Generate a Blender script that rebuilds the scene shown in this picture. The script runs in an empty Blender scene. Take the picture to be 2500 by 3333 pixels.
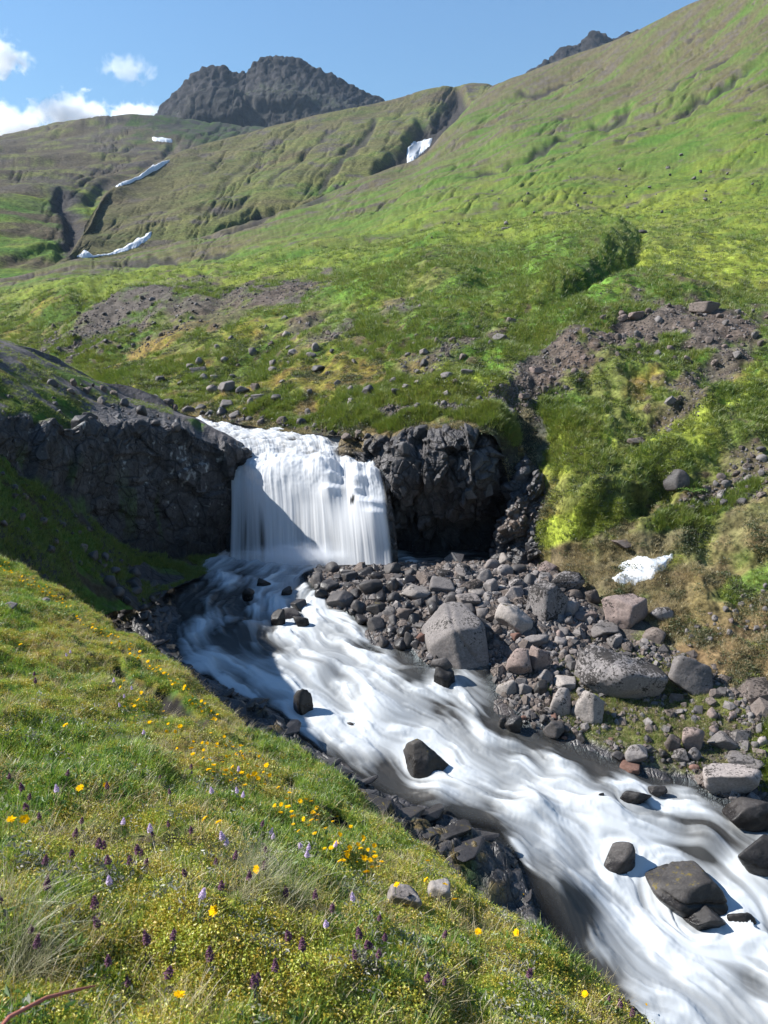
import bpy, bmesh, math, random, time
import numpy as np
from mathutils import Vector, Matrix, Euler

T0 = time.time()
scene = bpy.context.scene
col = scene.collection

# ------------------------------------------------------------------ camera
PITCH = math.radians(12.3)
CAMZ = 6.6
LENS = 28.0
cam_data = bpy.data.cameras.new('camera')
cam = bpy.data.objects.new('camera', cam_data)
col.objects.link(cam)
cam.location = (0, 0, CAMZ)
cam.rotation_euler = (math.radians(90) - PITCH, 0, 0)
cam_data.sensor_fit = 'VERTICAL'
cam_data.sensor_height = 36.0
cam_data.lens = LENS
cam_data.clip_start = 0.05
cam_data.clip_end = 30000
cam_data.dof.use_dof = True
cam_data.dof.focus_distance = 9.0
cam_data.dof.aperture_fstop = 9.0
scene.camera = cam

# ------------------------------------------------------------------ sky and sun
SUN_EL = math.radians(41)
SUN_AHEAD = math.radians(7)          # how far ahead of straight left the sun stands
SD = Vector((-math.cos(SUN_AHEAD) * math.cos(SUN_EL), math.sin(SUN_AHEAD) * math.cos(SUN_EL), math.sin(SUN_EL)))
world = bpy.data.worlds.new('World')
scene.world = world
world.use_nodes = True
nt = world.node_tree
nt.nodes.clear()
sky = nt.nodes.new('ShaderNodeTexSky')
sky.sky_type = 'NISHITA'
sky.sun_disc = False
sky.sun_elevation = SUN_EL
sky.sun_rotation = math.atan2(SD.x, SD.y)
sky.altitude = 400
sky.air_density = 1.75
sky.dust_density = 0.0
sky.ozone_density = 10.0
bg = nt.nodes.new('ShaderNodeBackground')
bg.inputs['Strength'].default_value = 0.070
wo = nt.nodes.new('ShaderNodeOutputWorld')
nt.links.new(sky.outputs[0], bg.inputs[0])
nt.links.new(bg.outputs[0], wo.inputs[0])
sun_data = bpy.data.lights.new('sun', 'SUN')
sun_data.energy = 5.0
sun_data.angle = math.radians(0.53)
sun_data.color = (1.0, 0.975, 0.93)
sun = bpy.data.objects.new('sun', sun_data)
col.objects.link(sun)
sun.rotation_euler = (-SD).to_track_quat('-Z', 'Y').to_euler()

scene.view_settings.view_transform = 'Standard'
scene.view_settings.look = 'None'
scene.view_settings.exposure = 1.12
scene.view_settings.gamma = 1.0
scene.view_settings.use_curve_mapping = False
scene.cycles.max_bounces = 12
scene.cycles.diffuse_bounces = 3
scene.cycles.glossy_bounces = 2
scene.cycles.transmission_bounces = 3
scene.cycles.transparent_max_bounces = 10
scene.cycles.volume_bounces = 12
scene.cycles.caustics_reflective = False
scene.cycles.caustics_refractive = False

# ------------------------------------------------------------------ number helpers
W, H, FPX = 2500.0, 3333.0, 3333.0 * LENS / 36.0
CP, SP = math.cos(PITCH), math.sin(PITCH)
f32 = np.float32
rs = np.random.RandomState(7)


def unproj(u, v, d):
    """point on the ground plan seen in direction u, v at forward distance d"""
    u, v, d = np.asarray(u, float), np.asarray(v, float), np.asarray(d, float)
    a = (u - W / 2) / FPX
    b = (H / 2 - v) / FPX
    fw = CP + b * SP
    up = -SP + b * CP
    s = d / fw
    return np.stack([a * s, d + 0 * s, CAMZ + up * s], -1)


def proj(P):
    y, z = P[..., 1], P[..., 2] - CAMZ
    zc = y * CP - z * SP
    yc = y * SP + z * CP
    zc = np.where(zc < 0.05, 0.05, zc)
    return W / 2 + FPX * P[..., 0] / zc, H / 2 - FPX * yc / zc


def sstep(a, b, x):
    t = np.clip((x - a) / (b - a), 0, 1)
    return t * t * (3 - 2 * t)


_r = np.random.RandomState(3)
PERM = np.concatenate([_r.permutation(256)] * 3).astype(np.int32)
_ang = _r.rand(256) * 2 * np.pi
GX, GY = np.cos(_ang).astype(f32), np.sin(_ang).astype(f32)
_g3 = _r.randn(256, 3)
_g3 /= np.linalg.norm(_g3, axis=1)[:, None]
G3 = _g3.astype(f32)


def perlin2(x, y, seed=0):
    x = np.asarray(x, f32) + seed * 17.31
    y = np.asarray(y, f32) + seed * 9.77
    xf, yf = np.floor(x), np.floor(y)
    xi, yi = xf.astype(np.int32) & 255, yf.astype(np.int32) & 255
    fx, fy = x - xf, y - yf
    u = fx * fx * fx * (fx * (fx * 6 - 15) + 10)
    v = fy * fy * fy * (fy * (fy * 6 - 15) + 10)

    def g(ix, iy, dx, dy):
        h = PERM[PERM[ix] + iy]
        return GX[h] * dx + GY[h] * dy
    a = g(xi, yi, fx, fy)
    b = g((xi + 1) & 255, yi, fx - 1, fy)
    c = g(xi, (yi + 1) & 255, fx, fy - 1)
    d = g((xi + 1) & 255, (yi + 1) & 255, fx - 1, fy - 1)
    ab = a + u * (b - a)
    cd = c + u * (d - c)
    return (ab + v * (cd - ab)) * 1.5


def perlin3(x, y, z, seed=0):
    x = np.asarray(x, f32) + seed * 13.7
    y = np.asarray(y, f32) + seed * 5.3
    z = np.asarray(z, f32) + seed * 8.9
    xf, yf, zf = np.floor(x), np.floor(y), np.floor(z)
    xi, yi, zi = xf.astype(np.int32) & 255, yf.astype(np.int32) & 255, zf.astype(np.int32) & 255
    fx, fy, fz = x - xf, y - yf, z - zf
    u, v, w = fx * fx * (3 - 2 * fx), fy * fy * (3 - 2 * fy), fz * fz * (3 - 2 * fz)
    out = 0
    for i in (0, 1):
        for j in (0, 1):
            for k in (0, 1):
                h = PERM[PERM[PERM[(xi + i) & 255] + ((yi + j) & 255)] + ((zi + k) & 255)]
                gr = G3[h]
                dt = gr[..., 0] * (fx - i) + gr[..., 1] * (fy - j) + gr[..., 2] * (fz - k)
                out = out + dt * (u if i else 1 - u) * (v if j else 1 - v) * (w if k else 1 - w)
    return out * 1.4


def fbm(x, y, octv=5, seed=0, gain=0.5):
    s, a, f = 0, 1.0, 1.0
    for i in range(octv):
        s = s + a * perlin2(np.asarray(x) * f, np.asarray(y) * f, seed + i)
        a *= gain
        f *= 2.03
    return s


def worley(x, y, seed=0, jit=0.9):
    """F1, F2, cell hash 0..1, offsets from the cell's point"""
    x = np.asarray(x, f32)
    y = np.asarray(y, f32)
    xi, yi = np.floor(x).astype(np.int32), np.floor(y).astype(np.int32)
    r = np.random.RandomState(100 + seed)
    jx, jy, hs = r.rand(256).astype(f32), r.rand(256).astype(f32), r.rand(256).astype(f32)
    F1 = np.full(x.shape, 9, f32)
    F2 = np.full(x.shape, 9, f32)
    hh = np.zeros(x.shape, f32)
    ox = np.zeros(x.shape, f32)
    oy = np.zeros(x.shape, f32)
    for i in (-1, 0, 1):
        for j in (-1, 0, 1):
            cx, cy = xi + i, yi + j
            k = PERM[PERM[cx & 255] + (cy & 255)]
            dx = cx + 0.5 + (jx[k] - 0.5) * jit - x
            dy = cy + 0.5 + (jy[k] - 0.5) * jit - y
            dd = np.sqrt(dx * dx + dy * dy)
            near = dd < F1
            F2 = np.where(near, F1, np.minimum(F2, dd))
            F1 = np.where(near, dd, F1)
            hh = np.where(near, hs[k], hh)
            ox = np.where(near, dx, ox)
            oy = np.where(near, dy, oy)
    return F1, F2, hh, ox, oy


def pchip(x, y, xq):
    """monotone cubic along axis 0"""
    x = np.asarray(x, float)
    h = np.diff(x)
    sh = (-1,) + (1,) * (y.ndim - 1)
    dl = np.diff(y, axis=0) / h.reshape(sh)
    m = np.zeros_like(y)
    if len(x) > 2:
        a, b = dl[:-1], dl[1:]
        w1 = (2 * h[1:] + h[:-1]).reshape(sh)
        w2 = (h[1:] + 2 * h[:-1]).reshape(sh)
        ok = a * b > 0
        with np.errstate(all='ignore'):
            hm = (w1 + w2) / (w1 / np.where(ok, a, 1) + w2 / np.where(ok, b, 1))
        m[1:-1] = np.where(ok, hm, 0)
    m[0], m[-1] = dl[0], dl[-1]
    k = np.clip(np.searchsorted(x, xq, side='right') - 1, 0, len(x) - 2)
    t = ((xq - x[k]) / h[k]).reshape(sh)
    hk = h[k].reshape(sh)
    return ((2 * t**3 - 3 * t**2 + 1) * y[k] + (t**3 - 2 * t**2 + t) * hk * m[k]
            + (-2 * t**3 + 3 * t**2) * y[k + 1] + (t**3 - t**2) * hk * m[k + 1])


def catmull(n_knots, y, xq):
    k = np.clip(np.floor(xq).astype(int), 0, n_knots - 2)
    t = (xq - k).reshape((-1,) + (1,) * (y.ndim - 1))
    p0, p1, p2, p3 = y[np.maximum(k - 1, 0)], y[k], y[k + 1], y[np.minimum(k + 2, n_knots - 1)]
    return 0.5 * (2 * p1 + (p2 - p0) * t + (2 * p0 - 5 * p1 + 4 * p2 - p3) * t**2 + (3 * p1 - p0 - 3 * p2 + p3) * t**3)


def loft(ctrl, px_col, px_row, maxd=60):
    """ctrl: list over columns of list over rows of (u, v, distance). Returns (rows, cols, 3) points.
    px_*: wanted vertex spacing in photo pixels."""
    c = np.array(ctrl, float).transpose(1, 0, 2)      # rows, cols, 3
    R, C = c.shape[:2]
    c[..., 2] = np.log(c[..., 2])

    def samples(n, seg, px):
        out = []
        for i in range(n - 1):
            k = int(np.clip(math.ceil(seg[i] / px), 2, 400))
            out.append(i + np.arange(k) / k)
        return np.concatenate(out + [[n - 1.0]])
    cr = np.clip(c[..., :2], [-500, -300], [3000, 3600])
    segr = np.sqrt(((cr[1:] - cr[:-1])**2).sum(-1)).max(1)
    segc = np.sqrt(((cr[:, 1:] - cr[:, :-1])**2).sum(-1)).mean(0)
    rq, cq = samples(R, segr, px_row), samples(C, segc, px_col)
    g = pchip(np.arange(R), c, rq)
    g = pchip(np.arange(C), g.transpose(1, 0, 2), cq).transpose(1, 0, 2)
    P = unproj(g[..., 0], g[..., 1], np.exp(g[..., 2]))
    return P, rq, cq


def normals(P):
    a = np.gradient(P, axis=1)
    b = np.gradient(P, axis=0)
    n = np.cross(a, b)
    n /= np.linalg.norm(n, axis=-1, keepdims=True) + 1e-9
    return n


def disp_fbm(P, lmin, lmax, k=0.1, seed=0, ax=None, stretch=1.0, keep=5.0):
    """sum of noise octaves, each as high as k times its wavelength, leaving out waves too fine for the distance"""
    x, y = P[..., 0], P[..., 1]
    if ax is not None:
        dx, dy = ax
        x, y = (x * dx + y * dy) / stretch, (-x * dy + y * dx)
    d = np.linalg.norm(P - np.array([0, 0, CAMZ]), axis=-1)
    s, l, i = 0, lmax, 0
    while l >= lmin:
        w = sstep(1.0, 2.0, l / (keep * d / 800)) * (1 - sstep(0.15, 0.4, l / d))
        if w.max() > 0:
            s = s + w * l * k * perlin2(x / l, y / l, seed + i)
        l *= 0.5
        i += 1
    return s


def polyline_dist(u, v, pts):
    """distance of points (u, v) to a polyline, and the position along it 0..1"""
    best = np.full(np.shape(u), 1e9)
    tt = np.zeros(np.shape(u))
    side = np.zeros(np.shape(u))
    pts = np.array(pts, float)
    n = len(pts) - 1
    for i in range(n):
        ax, ay = pts[i][:2]
        bx, by = pts[i + 1][:2]
        ex, ey = bx - ax, by - ay
        L = ex * ex + ey * ey
        t = np.clip(((u - ax) * ex + (v - ay) * ey) / L, 0, 1)
        qx, qy = u - ax - t * ex, v - ay - t * ey
        dd = np.hypot(qx, qy)
        nr = dd < best
        best = np.where(nr, dd, best)
        tt = np.where(nr, (i + t) / n, tt)
        side = np.where(nr, np.sign(ex * qy - ey * qx), side)
    return best, tt, side


def in_poly(u, v, pts):
    pts = np.array(pts, float)
    ins = np.zeros(np.shape(u), bool)
    j = len(pts) - 1
    for i in range(len(pts)):
        xi, yi = pts[i]
        xj, yj = pts[j]
        with np.errstate(all='ignore'):
            c = ((yi > v) != (yj > v)) & (u < (xj - xi) * (v - yi) / (yj - yi + 1e-12) + xi)
        ins ^= c
        j = i
    return ins


def ell(u, v, cx, cy, rx, ry, deg=0.0):
    """soft elliptic patch 1 at the centre, 0 at the rim"""
    a = math.radians(deg)
    dx, dy = u - cx, v - cy
    p, q = dx * math.cos(a) + dy * math.sin(a), -dx * math.sin(a) + dy * math.cos(a)
    return 1 - np.sqrt((p / rx)**2 + (q / ry)**2)


class TPS:
    def __init__(self, xy, val, lam=1e-3):
        xy = np.asarray(xy, float)
        n = len(xy)
        self.xy = xy
        K = self.k(np.linalg.norm(xy[:, None] - xy[None], axis=-1)) + lam * np.eye(n)
        P = np.c_[np.ones(n), xy]
        A = np.block([[K, P], [P.T, np.zeros((3, 3))]])
        self.w = np.linalg.solve(A, np.r_[np.asarray(val, float), 0, 0, 0])

    @staticmethod
    def k(r):
        return np.where(r > 0, r * r * np.log(r + 1e-12), 0)

    def __call__(self, x, y):
        sh = np.shape(x)
        x, y = np.ravel(x), np.ravel(y)
        out = self.w[-3] + self.w[-2] * x + self.w[-1] * y
        for i, (a, b) in enumerate(self.xy):
            out += self.w[i] * self.k(np.hypot(x - a, y - b))
        return out.reshape(sh)


# ------------------------------------------------------------------ mesh helpers
def link(o, parent=None):
    col.objects.link(o)
    if parent is not None:
        o.parent = parent
    return o


def mesh_np(name, V, Fq, mat, attrs=None, smooth=True, nper=4):
    me = bpy.data.meshes.new(name)
    V = np.ascontiguousarray(V, f32)
    Fq = np.ascontiguousarray(Fq, np.int32)
    nf = len(Fq)
    me.vertices.add(len(V))
    me.vertices.foreach_set('co', V.ravel())
    me.loops.add(nf * nper)
    me.loops.foreach_set('vertex_index', Fq.ravel())
    me.polygons.add(nf)
    me.polygons.foreach_set('loop_start', np.arange(nf, dtype=np.int32) * nper)
    me.polygons.foreach_set('loop_total', np.full(nf, nper, np.int32))
    me.polygons.foreach_set('use_smooth', np.full(nf, smooth, bool))
    me.update(calc_edges=True)
    for k, a in (attrs or {}).items():
        a = np.asarray(a, f32)
        if a.ndim == 2:
            at = me.attributes.new(k, 'FLOAT_COLOR', 'POINT')
            at.data.foreach_set('color', np.c_[a, np.ones(len(a), f32)].astype(f32).ravel())
        else:
            at = me.attributes.new(k, 'FLOAT', 'POINT')
            at.data.foreach_set('value', a.ravel())
    if mat is not None:
        me.materials.append(mat)
    return me


def grid_obj(name, P, mat, attrs=None, keep=None, flip=False):
    n, m = P.shape[:2]
    idx = np.arange(n * m).reshape(n, m)
    q = np.stack([idx[:-1, :-1], idx[:-1, 1:], idx[1:, 1:], idx[1:, :-1]], -1)
    if keep is not None:
        kf = keep[:-1, :-1] & keep[:-1, 1:] & keep[1:, 1:] & keep[1:, :-1]
        q = q[kf]
    q = q.reshape(-1, 4)
    if flip:
        q = q[:, ::-1]
    at = {k: a.reshape(n * m, -1) if a.ndim == 3 else a.ravel() for k, a in (attrs or {}).items()}
    V = P.reshape(-1, 3)
    if keep is not None:
        used = np.unique(q)
        remap = np.zeros(n * m, np.int32)
        remap[used] = np.arange(len(used))
        q = remap[q]
        V = V[used]
        at = {k: a[used] for k, a in at.items()}
    me = mesh_np(name, V, q, mat, at)
    return link(bpy.data.objects.new(name, me))


def structure(o):
    o['kind'] = 'structure'
    return o


def tag(o, label, cat, group=None, kind=None):
    o['label'] = label
    o['category'] = cat
    if group:
        o['group'] = group
    if kind:
        o['kind'] = kind
    return o


# ------------------------------------------------------------------ materials
def new_mat(name):
    m = bpy.data.materials.new(name)
    m.use_nodes = True
    m.node_tree.nodes.clear()
    return m, m.node_tree


class NB:
    """tiny node builder"""
    def __init__(self, nt):
        self.nt = nt

    def n(self, t, **kw):
        nd = self.nt.nodes.new(t)
        for k, v in kw.items():
            setattr(nd, k, v)
        return nd

    def l(self, a, b):
        self.nt.links.new(a, b)

    def noise(self, vec, scale, detail=5, rough=0.55, dist=0.0):
        t = self.n('ShaderNodeTexNoise')
        t.inputs['Scale'].default_value = scale
        t.inputs['Detail'].default_value = detail
        t.inputs['Roughness'].default_value = rough
        t.inputs['Distortion'].default_value = dist
        if vec is not None:
            self.l(vec, t.inputs['Vector'])
        return t.outputs['Fac']

    def rng(self, x, a, b, c, d, smooth=False):
        t = self.n('ShaderNodeMapRange')
        if smooth:
            t.interpolation_type = 'SMOOTHSTEP'
        self.l(x, t.inputs[0])
        for i, v in enumerate((a, b, c, d)):
            t.inputs[1 + i].default_value = v
        return t.outputs[0]

    def math(self, op, a, b=None):
        t = self.n('ShaderNodeMath', operation=op)
        for i, v in enumerate((a, b)):
            if v is None:
                continue
            if isinstance(v, (int, float)):
                t.inputs[i].default_value = v
            else:
                self.l(v, t.inputs[i])
        return t.outputs[0]

    def mix(self, f, a, b, mode='MIX'):
        t = self.n('ShaderNodeMix', data_type='RGBA', blend_type=mode)
        for s, v in ((t.inputs['Factor'], f), (t.inputs[6], a), (t.inputs[7], b)):
            if isinstance(v, (int, float)):
                s.default_value = v
            elif isinstance(v, tuple):
                s.default_value = v + (1,) if len(v) == 3 else v
            else:
                self.l(v, s)
        return t.outputs[2]

    def attr(self, name, out='Color'):
        t = self.n('ShaderNodeAttribute', attribute_name=name)
        return t.outputs[out]

    def bump(self, h, dist, strength=1.0, nrm=None):
        t = self.n('ShaderNodeBump')
        t.inputs['Strength'].default_value = strength
        t.inputs['Distance'].default_value = dist
        self.l(h, t.inputs['Height'])
        if nrm is not None:
            self.l(nrm, t.inputs['Normal'])
        return t.outputs[0]

    def out(self, sh):
        o = self.n('ShaderNodeOutputMaterial')
        self.l(sh, o.inputs[0])


def terrain_mat(name, scales, bump_d, contrast=0.5, wet_rough=0.3, cracks=0.0):
    """colour comes from the ground cover stored on the mesh, grain from noise"""
    m, t = new_mat(name)
    b = NB(t)
    pos = b.n('ShaderNodeNewGeometry').outputs['Position']
    c = b.attr('cover')
    wet = b.attr('wet', 'Fac')
    fine = b.noise(pos, scales[0], 6, 0.65)
    mid = b.noise(pos, scales[1], 4, 0.6)
    k = b.math('MULTIPLY', b.rng(fine, 0.25, 0.75, 1 - contrast, 1 + contrast), b.rng(mid, 0.3, 0.7, 0.8, 1.2))
    cc = b.n('ShaderNodeCombineColor')
    for i in range(3):
        b.l(k, cc.inputs[i])
    base = b.mix(1.0, c, cc.outputs[0], 'MULTIPLY')
    ck = None
    if cracks:
        warp = b.n('ShaderNodeMix', data_type='VECTOR')
        nz = b.n('ShaderNodeTexNoise')
        nz.inputs['Scale'].default_value = 1.6
        nz.inputs['Detail'].default_value = 4
        b.l(pos, nz.inputs['Vector'])
        warp.inputs['Factor'].default_value = .22
        b.l(pos, warp.inputs[4])
        b.l(nz.outputs['Color'], warp.inputs[5])
        for sc, wd in ((cracks, .05), (cracks * 3.1, .07)):
            v = b.n('ShaderNodeTexVoronoi', feature='DISTANCE_TO_EDGE')
            v.inputs['Scale'].default_value = sc
            b.l(warp.outputs[1], v.inputs['Vector'])
            e_ = b.rng(v.outputs['Distance'], 0, wd, 0, 1)
            ck = e_ if ck is None else b.math('MULTIPLY', ck, b.rng(e_, 0, 1, .45, 1))
        rk = b.rng(wet, .15, .4, 0, 1)
        base = b.mix(b.math('MULTIPLY', rk, b.rng(ck, 0, 1, .75, 0)), base, (.008, .007, .007))
        fine = b.math('ADD', fine, b.math('MULTIPLY', rk, ck))
    p = b.n('ShaderNodeBsdfPrincipled')
    b.l(base, p.inputs['Base Color'])
    b.l(b.rng(wet, 0, 1, 0.95, wet_rough), p.inputs['Roughness'])
    b.l(b.rng(wet, 0, 1, 0.12, 0.6), p.inputs['Specular IOR Level'])
    b.l(b.bump(fine, bump_d, 0.8, b.bump(mid, bump_d * 3, 0.5)), p.inputs['Normal'])
    b.out(p.outputs[0])
    return m


GREEN = np.array([0.062, 0.120, 0.018])
LIME = np.array([0.190, 0.225, 0.030])
OLIVE = np.array([0.130, 0.140, 0.040])
BROWN = np.array([0.085, 0.068, 0.040])
TAN = np.array([0.185, 0.125, 0.065])
OCHRE = np.array([0.200, 0.135, 0.030])
SCREE = np.array([0.090, 0.077, 0.066])
REDSCREE = np.array([0.085, 0.062, 0.048])
ROCK = np.array([0.060, 0.055, 0.055])
DARK = np.array([0.018, 0.016, 0.015])


def lerp(a, b, t):
    return a + (b - a) * np.clip(t, 0, 1)[..., None]

# ================================================================== LARGE STRUCTURE
M_FAR = terrain_mat('far_hill_ground', (0.9, 0.16), 0.6, 0.8)
M_PEAK = terrain_mat('basalt_peak', (0.12, 0.025), 3.0, 0.5)
M_HILL = terrain_mat('hill_ground', (9.0, 1.6), 0.035, 0.75)
M_BANK = terrain_mat('bank_ground', (60.0, 9.0), 0.006, 0.6)
M_BED = terrain_mat('wet_stream_rock', (22.0, 5.0), 0.025, 0.75, 0.38, cracks=2.4)
M_CLIFF = terrain_mat('cliff_rock', (9.0, 2.0), 0.04, 0.6, 0.35, cracks=1.7)

depth_sheets = []          # (points) used to stand objects on the ground


# ------------------------------------------------------------------ hillside
HC = {
    -600: [(1200, 90), (1150, 100), (1110, 112), (1050, 124), (1010, 136), (1000, 145), (975, 155), (955, 165), (940, 175), (930, 185), (920, 195), (950, 215)],
    -200: [(1150, 70), (1110, 78), (1080, 86), (1040, 96), (1005, 106), (995, 112), (972, 120), (955, 128), (940, 136), (925, 143), (915, 150), (940, 165)],
    0: [(1130, 60), (1100, 68), (1070, 76), (1035, 84), (1000, 90), (990, 95), (970, 103), (950, 111), (930, 118), (915, 125), (905, 130), (930, 145)],
    250: [(1225, 42), (1160, 48), (1110, 53), (1050, 60), (985, 68), (960, 74), (930, 85), (900, 100), (880, 118), (864, 135), (850, 150), (870, 165)],
    500: [(1325, 32), (1250, 36), (1150, 43), (1050, 51), (960, 60), (935, 66), (900, 80), (870, 100), (848, 122), (828, 147), (810, 170), (835, 185)],
    750: [(1375, 28.5), (1290, 31), (1190, 36), (1080, 43), (960, 53), (925, 60), (880, 75), (840, 100), (805, 130), (775, 165), (745, 200), (770, 220)],
    1000: [(1412, 26), (1330, 28), (1210, 32), (1080, 38), (940, 48), (900, 56), (855, 72), (800, 100), (750, 140), (705, 190), (655, 240), (680, 265)],
    1250: [(1425, 24.3), (1335, 26.0), (1200, 30), (1060, 35.5), (930, 43), (880, 52), (820, 70), (750, 105), (680, 160), (620, 225), (555, 290), (580, 320)],
    1350: [(1408, 23.8), (1318, 25.6), (1190, 29.2), (1050, 34.5), (910, 42.5), (853, 52), (795, 70), (720, 105), (640, 165), (575, 242), (524, 320), (550, 355)],
    1450: [(1392, 23.3), (1300, 25.2), (1180, 28.5), (1040, 33.5), (890, 42), (830, 52), (770, 70), (690, 105), (600, 170), (515, 260), (430, 360), (450, 400)],
    1600: [(1415, 22.9), (1320, 24.3), (1190, 27.5), (1050, 32), (930, 39), (830, 50), (760, 70), (670, 105), (550, 180), (420, 300), (285, 430), (300, 480)],
    1720: [(1790, 23.2), (1560, 23.5), (1335, 25.0), (1080, 31), (930, 37), (810, 50), (745, 70), (655, 105), (520, 180), (380, 300), (240, 440), (255, 490)],
    1790: [(1890, 21.0), (1590, 22.5), (1325, 25.0), (1085, 30.5), (945, 36), (803, 51), (742, 71), (645, 105), (508, 180), (364, 300), (214, 436), (230, 486)],
    1850: [(1960, 19.8), (1600, 21.8), (1330, 24.5), (1090, 30), (960, 35), (800, 52), (740, 72), (640, 105), (500, 180), (350, 300), (193, 430), (210, 480)],
    2050: [(2200, 16.8), (1750, 20), (1400, 23.5), (1100, 29.5), (955, 35), (790, 55), (735, 75), (620, 110), (450, 185), (290, 290), (114, 400), (135, 450)],
    2250: [(2440, 14.7), (1850, 18.8), (1450, 22.5), (1120, 28.5), (950, 35), (770, 56), (715, 75), (590, 110), (410, 180), (230, 270), (18, 370), (40, 420)],
    2500: [(2580, 13.3), (1950, 17.5), (1500, 21.5), (1150, 27.5), (980, 34), (760, 56), (690, 75), (550, 110), (350, 180), (130, 260), (-100, 340), (-80, 390)],
    2750: [(2700, 12.5), (2000, 16.5), (1520, 20.5), (1160, 27), (990, 33), (755, 55), (670, 75), (520, 110), (310, 175), (70, 250), (-190, 320), (-170, 370)],
    3200: [(2900, 12), (2050, 15.5), (1520, 19.5), (1150, 26), (980, 32), (735, 54), (640, 74), (480, 108), (240, 170), (-30, 235), (-320, 300), (-300, 350)],
}
P, rq, cq = loft([[(u, v, d) for v, d in rows] for u, rows in HC.items()], 4.2, 3.6)
U0, V0 = proj(P)
N = normals(P)
N *= np.sign(N[..., 2:3])
D0 = P[..., 1]
FD = (0.79, 0.61)
near = 1 - sstep(45, 75, D0)
h = disp_fbm(P, 0.8, 30, 0.06, 11) * (0.7 + 0.5 * near) + disp_fbm(P, .10, 2.0, .11, 12, keep=3.0) * (1 - .5 * sstep(60, 200, D0))
h += disp_fbm(P, 2.0, 60, 0.060, 31, FD, 3.0) * sstep(45, 90, D0) * .7


def creases(u, v, ang, w, ln, seed, sharp=.10):
    """thin furrows running down a far slope, steeper or flatter with the fall of the ground"""
    a = math.radians(ang)
    p_, q_ = u * math.cos(a) - v * math.sin(a), u * math.sin(a) + v * math.cos(a)
    q = fbm(p_ / ln, q_ / w, 3, seed)
    return np.exp(-(q / sharp)**2) * sstep(-.1, .5, fbm(p_ / ln / 1.3, q_ / w / 2.5, 3, seed + 9))


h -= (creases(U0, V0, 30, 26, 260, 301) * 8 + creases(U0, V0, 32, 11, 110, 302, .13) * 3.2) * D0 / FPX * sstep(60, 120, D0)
ed = (sstep(0, 0.5, rq)[:, None]) * sstep(0, 0.5, len(HC) - 1 - cq)[None]
# the bench front is broken by lobes of turf
lob = perlin2(P[..., 0] / 9, P[..., 1] / 9, 15)
h += 0.9 * lob * np.exp(-((rq[:, None] - 4.0) / 0.9)**2) * sstep(900, 1300, U0)
GULLIES = [
    ([(1476, 580), (1560, 560), (1627, 542), (1822, 452), (1890, 430)], 14, 12),
    ([(1990, 470), (2033, 452), (2192, 369), (2350, 280), (2520, 180)], 17, 15),
    ([(1910, 420), (1990, 380), (2070, 335)], 26, 20),
    ([(1320, 668), (1400, 630), (1500, 585)], 13, 10),
    ([(650, 790), (740, 755), (904, 700), (1010, 650), (1120, 620)], 20, 16),
    ([(2050, 700), (2110, 660), (2170, 620)], 14, 9),
    ([(2150, 300), (2230, 265), (2420, 160)], 12, 9),
    ([(1700, 560), (1850, 500), (1960, 440)], 10, 7),
    ([(1650, 330), (1800, 290), (2000, 200)], 9, 6),
    ([(70, 1085), (200, 1010), (290, 965), (380, 930)], 26, 30),
    ([(600, 900), (800, 860), (1100, 840)], 12, 8),
    ([(300, 850), (600, 830), (800, 790)], 10, 9),
    ([(1130, 985), (1060, 1010), (980, 1060)], 14, 9),
    ([(2330, 1230), (2260, 1290), (2200, 1350)], 26, 16),
]
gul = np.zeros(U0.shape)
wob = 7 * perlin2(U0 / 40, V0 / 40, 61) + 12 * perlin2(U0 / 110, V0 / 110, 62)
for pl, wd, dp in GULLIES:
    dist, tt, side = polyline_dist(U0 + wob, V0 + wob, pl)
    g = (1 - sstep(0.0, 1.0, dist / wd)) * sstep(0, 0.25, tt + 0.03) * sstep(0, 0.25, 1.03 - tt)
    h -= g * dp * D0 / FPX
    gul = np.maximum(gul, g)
# the turfed bank of the side brook on the bench: steep on its right, gentle behind
dist, tt, side = polyline_dist(U0 + 1.2 * wob, V0 + wob, [(2110, 728), (2075, 790), (2030, 850), (1960, 905), (1860, 960), (1740, 1010)])
sgn = np.where(side > 0, dist, -dist)
sgn = sgn if sgn[np.argmin(np.abs(V0 - 850) + np.abs(U0 - 1700)) // U0.shape[1], np.argmin(np.abs(V0 - 850) + np.abs(U0 - 1700)) % U0.shape[1]] > 0 else -sgn
al = sstep(.02, .3, tt) * sstep(1, .8, tt)
h += .95 * al * sstep(-12, 60, sgn) * np.exp(-(np.maximum(sgn - 60, 0) / 170)**2)
h -= .5 * al * np.exp(-((sgn + 14) / 20)**2)
gul = np.maximum(gul, al * sstep(-25, 0, sgn) * sstep(75, 50, sgn))
h += .11 * fbm(P[..., 0] / .55, P[..., 1] / .55, 4, 18) * sstep(34, 24, D0) * ed
hid = sstep(10.2, 9.5, rq)[:, None]
h *= ed * (0.12 + 0.88 * hid)
# mossy spring mounds and the overhang by the black boulder
for cu, cv, ru, rv, dg, hh in ((2190, 1470, 190, 80, -20, .18), (1900, 1440, 130, 110, 0, .16), (1990, 1640, 170, 80, -10, .4), (1850, 1350, 90, 60, 0, .15)):
    h += hh * sstep(0, 0.7, ell(U0, V0, cu, cv, ru, rv, dg)) * (0.8 + 0.7 * perlin2(P[..., 0] / .8, P[..., 1] / .8, 9))
for cu, cv, ru, rv, dg, hh in ((2080, 1640, 75, 60, -20, .8), (2150, 1590, 60, 60, 0, .5), (1960, 1800, 180, 40, -5, .12)):
    h -= hh * sstep(0, 0.6, ell(U0, V0, cu, cv, ru, rv, dg))
P_hill = P + N * h[..., None]
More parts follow.
